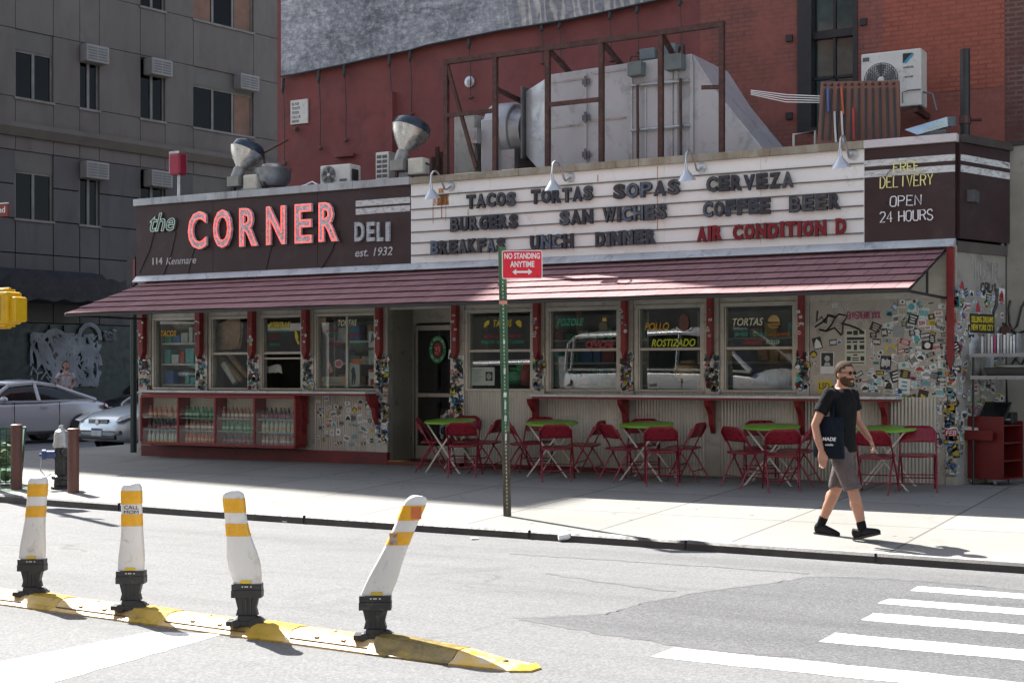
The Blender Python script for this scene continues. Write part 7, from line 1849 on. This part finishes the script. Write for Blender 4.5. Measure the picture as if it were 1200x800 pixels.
def cloth(n_, c, spec=.2):
    m, t, b = nodes(n_); v = pos(t, (1,1,.55), True); b.inputs['Base Color'].default_value = (*c, 1); b.inputs['Roughness'].default_value = .9; b.inputs['Specular IOR Level'].default_value = spec
    t.links.new(ramp(t, noise(t, v, 9, 4, .6), [(.3, tuple(x*.8 for x in c)), (.7, tuple(x*1.25 for x in c))]), b.inputs['Base Color'])
    bump(t, b, math_(t, 'ADD', noise(t, v, 7.5, 3, .5, 1.2), math_(t, 'MULTIPLY', noise(t, v, 160, 2), .12)), .9, .035); return m
TSH = cloth('black_cotton', (.007,.007,.008)); mat('black_cotton_old', (.006,.006,.007), .9, spec=.15, var=.25, scale=12, obj=True); SHO = cloth('grey_brown_shorts', (.105,.084,.082), .3); SHOE = mat('black_shoe', (.010,.010,.011), .7, spec=.2, var=.25, scale=20, obj=True)
def head_parts(r, c, yaw, hair, beard=True, glasses=True, long_hair=False, body=None):
    Rm = Euler((0, R_(2), yaw)).to_matrix(); T = lambda x, y, z: c + Rm @ Vector((x, y, z))
    # skull, jaw, nose, ears into the body mesh
    for p, q in (((0,0,.02),(.092,.074,.098)), ((.022,0,-.045),(.066,.058,.062)), ((.045,0,-.078),(.038,.036,.028)), ((.06,0,-.02),(.034,.05,.035))):
        body.ball(T(*p), q, 16, 12, (0, R_(2), yaw))
    body.tube([T(.082,0,.022), T(.098,0,.0), T(.114,0,-.022), T(.100,0,-.030)], [.009,.0105,.014,.010], 8)
    for s in (1, -1): body.ball(T(-.008, s*.076, -.004), (.022,.011,.032), 10, 8, (0, R_(8), yaw + s*.3)); body.ball(T(.078, s*.032, .028), (.016,.02,.008), 8, 6)
    body.ball(T(.090,0,-.057), (.014,.026,.007), 8, 6); body.ball(T(.088,0,-.068), (.014,.022,.007), 8, 6)
    m = MB(); m.ball(T(-.006,0,.030), (.0985,.0805,.0985), 28, 22, (0, R_(2), yaw))
    # keep hair above a hairline and behind the temples
    keep = MB(); vs = [Vector(v) for v in m.v]; inv = Rm.transposed()
    fs = []
    for f in m.f:
        cc = sum((inv @ (vs[i]-c) for i in f), Vector())/len(f)
        if cc.z > .088 or cc.z > .06 and cc.x < .05 or cc.x < .022 and cc.z > .012 or cc.x < -.022 and cc.z > -.055: fs.append(f)
    keep.add(vs, fs); h = keep.build('hair', hair, r, smooth=True, fix=False); sd = h.modifiers.new('t','SOLIDIFY'); sd.thickness = .004; sd.offset = 0
    if long_hair: m = MB(); m.ball(T(-.075,0,-.0), (.06,.085,.10), 12, 10); m.build('hair', hair, r, smooth=True)
    if beard:
        m = MB(); m.ball(T(.024,0,-.048), (.0705,.0625,.066), 20, 14, (0,R_(2),yaw)); m.ball(T(.046,0,-.080), (.042,.040,.031), 14, 10, (0,R_(2),yaw))
        vs = [Vector(v) for v in m.v]; fs = []
        for f in m.f:
            cc = sum((inv @ (vs[i]-c) for i in f), Vector())/len(f)
            if cc.z < -.035 - .0*cc.x or (cc.x < .055 and cc.z < .0 and cc.x > -.02): fs.append(f)
        k2 = MB(); k2.add(vs, fs); b_ = k2.build('beard', beard if not isinstance(beard, bool) else BEARD, r, smooth=True, fix=False); sd = b_.modifiers.new('t','SOLIDIFY'); sd.thickness = .006; sd.offset = 0
        m = MB(); m.tube([T(.083,-.032,-.05), T(.099,-.015,-.044), T(.102,0,-.042), T(.099,.015,-.044), T(.083,.032,-.05)], .0065, 6); m.build('moustache', BEARD, r, smooth=True)
    if glasses:
        m = MB()
        for s in (1, -1): m.tube([T(.094, s*.032, .016), T(.099, s*.032, .016)], [(.021,.019),(.020,.018)], 16)
        m.tube([T(.098,-.012,.02), T(.104,0,.023), T(.098,.012,.02)], .003, 6)
        for s in (1, -1): m.tube([T(.094, s*.052, .022), T(.06, s*.078, .02), T(-.02, s*.084, .016)], .003, 6)
        m.build('sunglasses', mat('sunglass', (.012,.010,.009), .12), r, smooth=True)
    else:
        m = MB(); 
        for s in (1,-1): m.ball(T(.081, s*.03, .012), .011, 8, 6)
        m.build('eyes', M['black'], r)
fp_ = G(986, 630)
man = thing('person', 'bearded man in black t-shirt, grey shorts and sunglasses walking past the tables', 'person', (fp_.x, fp_.y, gz(fp_.y)), R_(-15))
B = MB()
limb(B, [(0,0,.84),(.0,0,.94),(.005,0,1.05),(.01,0,1.18),(.005,0,1.30),(-.005,0,1.39),(-.008,0,1.435)], [(.14,.10),(.155,.112),(.142,.105),(.152,.112),(.168,.112),(.14,.088),(.07,.062)])
limb(B, [(-.005,0,1.40),(.01,0,1.46),(.02,0,1.52)], [.062,.056,.056])
legs = {-1: [(0,-.088,.86),(.10,-.09,.65),(.185,-.09,.465),(.235,-.09,.30),(.285,-.088,.10)], 1: [(0,.088,.86),(-.055,.09,.66),(-.11,.09,.47),(-.20,.09,.29),(-.285,.09,.105)]}
for s in (-1, 1): limb(B, legs[s], [.092,.076,.056,.054,.034]); 
for s in (-1, 1):   # calf belly
    a = Vector(legs[s][2]).lerp(Vector(legs[s][3]), .65); B.ball(a + Vector((-.018,0,0)), (.046,.047,.09), 10, 8)
armR = [(-.01,-.185,1.375),(-.065,-.25,1.22),(-.105,-.292,1.085),(-.06,-.312,.955),(-.015,-.315,.835)]
armL = [(-.005,.185,1.375),(.0,.235,1.24),(.02,.255,1.12),(.10,.25,1.02),(.175,.225,.945)]
for a in (armR, armL): limb(B, a, [.056,.047,.040,.037,.026])
for s in (-1, 1): B.ball((-.005, s*.165, 1.375), (.06,.065,.058), 12, 8)
hand(B, armR[-1], (.12,-.03,-1), (1,.25,0), .45)
hand(B, armL[-1], (.55,-.22,-.75), (.5,-.8,.35), .75)
HC_ = Vector((.035, 0, 1.567))
head_parts(man, HC_, R_(-8), HAIR, True, True, body=B)
solid(B, 'body', SKIN, man, .0065, 3)
# clothes
S = MB()
S.tube([(.0,0,.825),(.0,0,.93),(.004,0,1.05),(.01,0,1.18),(.006,0,1.30),(-.004,0,1.385),(-.006,0,1.428)], [(.176,.128),(.172,.126),(.158,.120),(.166,.125),(.182,.124),(.15,.10),(.082,.074)], 20)
for a in (armR, armL): 
    p0, p1 = Vector(a[0]), Vector(a[1]); S.tube([p0 + (p0-p1)*.25, p0, p0.lerp(p1,.6), p1 + (p1-p0)*.12], [.068,.073,.068,.070], 14)
for s in (-1, 1): S.ball((-.005, s*.155, 1.378), (.072,.075,.066), 12, 8)
for z, a in ((.9,.4),(1.0,2.2),(1.1,3.9),(.95,5.2)): S.tube([(.1*math.cos(a), .155*math.sin(a), z), (.125*math.cos(a+.5), .15*math.sin(a+.5), z+.1)], .012, 6)
solid(S, 'tshirt', TSH, man, .0075, 3)
S = MB()
limb(S, [(0,0,.82),(0,0,.90)], [(.165,.122),(.158,.118)], 18)
for s in (-1, 1):
    L_ = [Vector(q) for q in legs[s]]; S.tube([L_[0]+Vector((0,0,.03)), L_[0].lerp(L_[1],.5), L_[1], L_[1].lerp(L_[2],.88)], [.098,.096,.090,.086], 16)
    e = L_[1].lerp(L_[2],.86); S.tube([e + Vector((.0,0,.02)), e + Vector((.01,0,-.015))], .0885, 16)
solid(S, 'shorts', SHO, man, .0075, 2)
for s in (-1, 1):
    L_ = [Vector(q) for q in legs[s]]; an = L_[-1]; sh_ = an + (L_[-2]-an).normalized()*.075
    S = MB(); limb(S, [sh_, an, an+Vector((.0,0,-.03))], [.046,.043,.040]); solid(S, 'sock', TSH, man, .008, 1)
    pitch = R_(-16) if s == -1 else R_(2)
    F = MB(); Rf = Euler((0, pitch, R_(-3*s))).to_matrix(); hl = an + Vector((-.02, 0, 0)); base = Vector((hl.x, hl.y, .0)) if s == 1 else Vector((hl.x-.02, hl.y, .012))
    def FT(x, y, z): return base + Rf @ Vector((x, y, z))
    F.tube([FT(-.045,0,.045), FT(-.02,0,.052), FT(.05,0,.058), FT(.11,0,.048), FT(.17,0,.038), FT(.215,0,.03), FT(.235,0,.028)], [(.028,.034),(.036,.045),(.040,.052),(.043,.042),(.044,.034),(.036,.026),(.016,.014)], 14)
    F.tube([FT(-.02,0,.06), FT(.0,0,.095)], [.040,.042], 12)
    sh2 = solid(F, 'shoe', SHOE, man, .007, 2)
    F = MB(); F.prism([FT(x, y, .0) for x, y in ((-.055,-.02),(-.03,-.038),(.06,-.042),(.15,-.048),(.21,-.036),(.238,0),(.21,.036),(.15,.046),(.06,.042),(-.03,.038),(-.055,.02))], Rf @ Vector((0,0,.022))); F.build('sole', mat('shoe_sole', (.015,.015,.016), .7), sh2)
for o in man.children:
    for c in o.children: c.matrix_parent_inverse = Matrix.Identity(4)
# tote bag on the right shoulder: a thing he carries
Mman = Matrix.Translation(man.location) @ Euler((0,0,R_(-15))).to_matrix().to_4x4()
tote = thing('tote_bag', 'dark navy tote bag with white lettering hanging from the walking man\'s shoulder', 'bag', man.location, R_(-15))
NAV = mat('navy_canvas_bag', (.004,.008,.016), .8, spec=.2, var=.2, scale=9, obj=True)
b = MB(); rg = []
for z, w_, t_, xo in ((.775,.155,.045,.01),(.79,.165,.06,.01),(.95,.165,.055,.0),(1.10,.165,.035,-.005),(1.165,.165,.022,-.01)):
    rg.append([Vector((xo + a*w_, -.232 + .025*c*t_/.04*.8, z + .006*math.sin(a*4))) for a, c in ((-1,-.5),(-.92,-1),(-.3,-1.15),(.3,-1.15),(.92,-1),(1,-.5),(1,.5),(.92,1),(.3,1.1),(-.3,1.1),(-.92,1),(-1,.5))])
b.loft(rg); b.build('sack', NAV, tote, smooth=50)
b = MB()
for yy, k in ((-.255,0),(-.215,1)):
    b.tube([(-.09,yy,1.15),(-.06,-.215+.01*k,1.30),(-.03,-.175,1.425),(-.008,-.125+.0*k,1.452),(.03,-.16,1.425),(.05,-.21+.01*k,1.30),(.07,yy,1.15)], [(.014,.004)]*7, 6)
b.build('handle', NAV, tote, smooth=True)
b = MB(); put_text(b, 'C( MADE', -.10, .12, .93, .975, -.284, .003, .012, .15); put_text(b, 'ondo', .0, .09, .895, .917, -.284, .003, .006, .15); b.build('lettering', SWH, tote)
# woman by the green shopfront
p = D(77, 455, 37.5); wz = .08
wm_ = thing('person', 'woman in a pale patterned dress standing by the white graffiti behind the silver coupe', 'person', (p.x, p.y, wz), R_(-30))
B = MB()
limb(B, [(0,0,.86),(0,0,.98),(0,0,1.08),(0,0,1.22),(0,0,1.34),(0,0,1.42)], [(.15,.11),(.16,.12),(.12,.09),(.13,.10),(.15,.10),(.07,.06)]); limb(B, [(0,0,1.4),(.015,0,1.53)], [.05,.046])
for s in (-1,1): limb(B, [(0,s*.08,.88),(.02,s*.08,.47),(0,s*.08,.07)], [.085,.055,.035]); limb(B, [(0,s*.16,1.36),(-.02,s*.22,1.12),(.14,s*.12,1.02)], [.045,.038,.026]); B.tube([(-.05,s*.08,.03),(.05,s*.08,.04),(.17,s*.08,.025)], [.03,.035,.025], 10); hand(B, (.14,s*.12,1.02), (.8,-s*.5,.1), (0,0,1), .6)
head_parts(wm_, Vector((.025,0,1.59)), R_(10), mat('hair_dark', (.03,.02,.016), .5, var=.4, scale=50), False, False, True, body=B)
solid(B, 'body', mat('skin_b', (.36,.19,.13), .5, var=.06, scale=14), wm_, .01, 3)
S = MB(); limb(S, [(0,0,.50),(0,0,.8),(0,0,1.0),(0,0,1.1),(0,0,1.25),(0,0,1.38)], [(.25,.19),(.21,.16),(.17,.13),(.14,.11),(.15,.115),(.13,.08)], 16)
for s in (-1,1): S.tube([(0,s*.14,1.38),(-.01,s*.2,1.24)], [.065,.07], 12)
solid(S, 'dress', mat('pale_dress', (.42,.42,.44), .8, var=.5, scale=16), wm_, .011, 2)
# ============================================================= buildings across the street, behind the camera (seen in the panes, and they throw light back)
def far_building(label, x0, x1, y0, h, m, fw, fh, sill):
    r = thing('street_building', label, 'building', (x0, y0, ZR)); f = at_root(r)
    b = MB(); b.box((x0, y0-12, ZR), (x1, y0, h)); f('wall', b, m)
    b = MB(); b.box((x0-.1, y0, h-.9), (x1+.1, y0+.5, h-.2)); f('cornice', b, M['gframe'])
    n = int((x1-x0)/fw); z = 4.6
    b = MB(); b.box((x0+.4, y0, ZR+.3), (x1-.4, y0+.12, 3.6)); f('shopfront', b, M['black'])
    while z < h - 3:
        for k in range(n):
            xc = x0 + (x1-x0)*(k+.5)/n
            w = MB(); w.box((xc-.6, y0-.0, z), (xc+.6, y0+.06, z+1.9)); w.box((xc-.75, y0, z-.15), (xc+.75, y0+.16, z-.01)); wo = f('window', w, dark_in if k % 3 else mat('far_pane', (.08,.1,.12), .15))
        z += fh
    return r
far_building('red brick building across the street, behind the camera', -26, 2, -33, 18, mat('far_brick', (.34,.17,.12), .85, var=.2, scale=1), 2.6, 3.5, 1)
far_building('tan stone building across the street, behind the camera', 2.2, 30, -33.5, 22, mat('far_stone', (.52,.48,.40), .85, var=.15, scale=1), 3.0, 3.6, 1)
far_building('grey building far along the street, behind the camera', -56, -27, -31, 24, mat('far_grey', (.42,.41,.39), .85, var=.15, scale=1), 3.0, 3.6, 1)
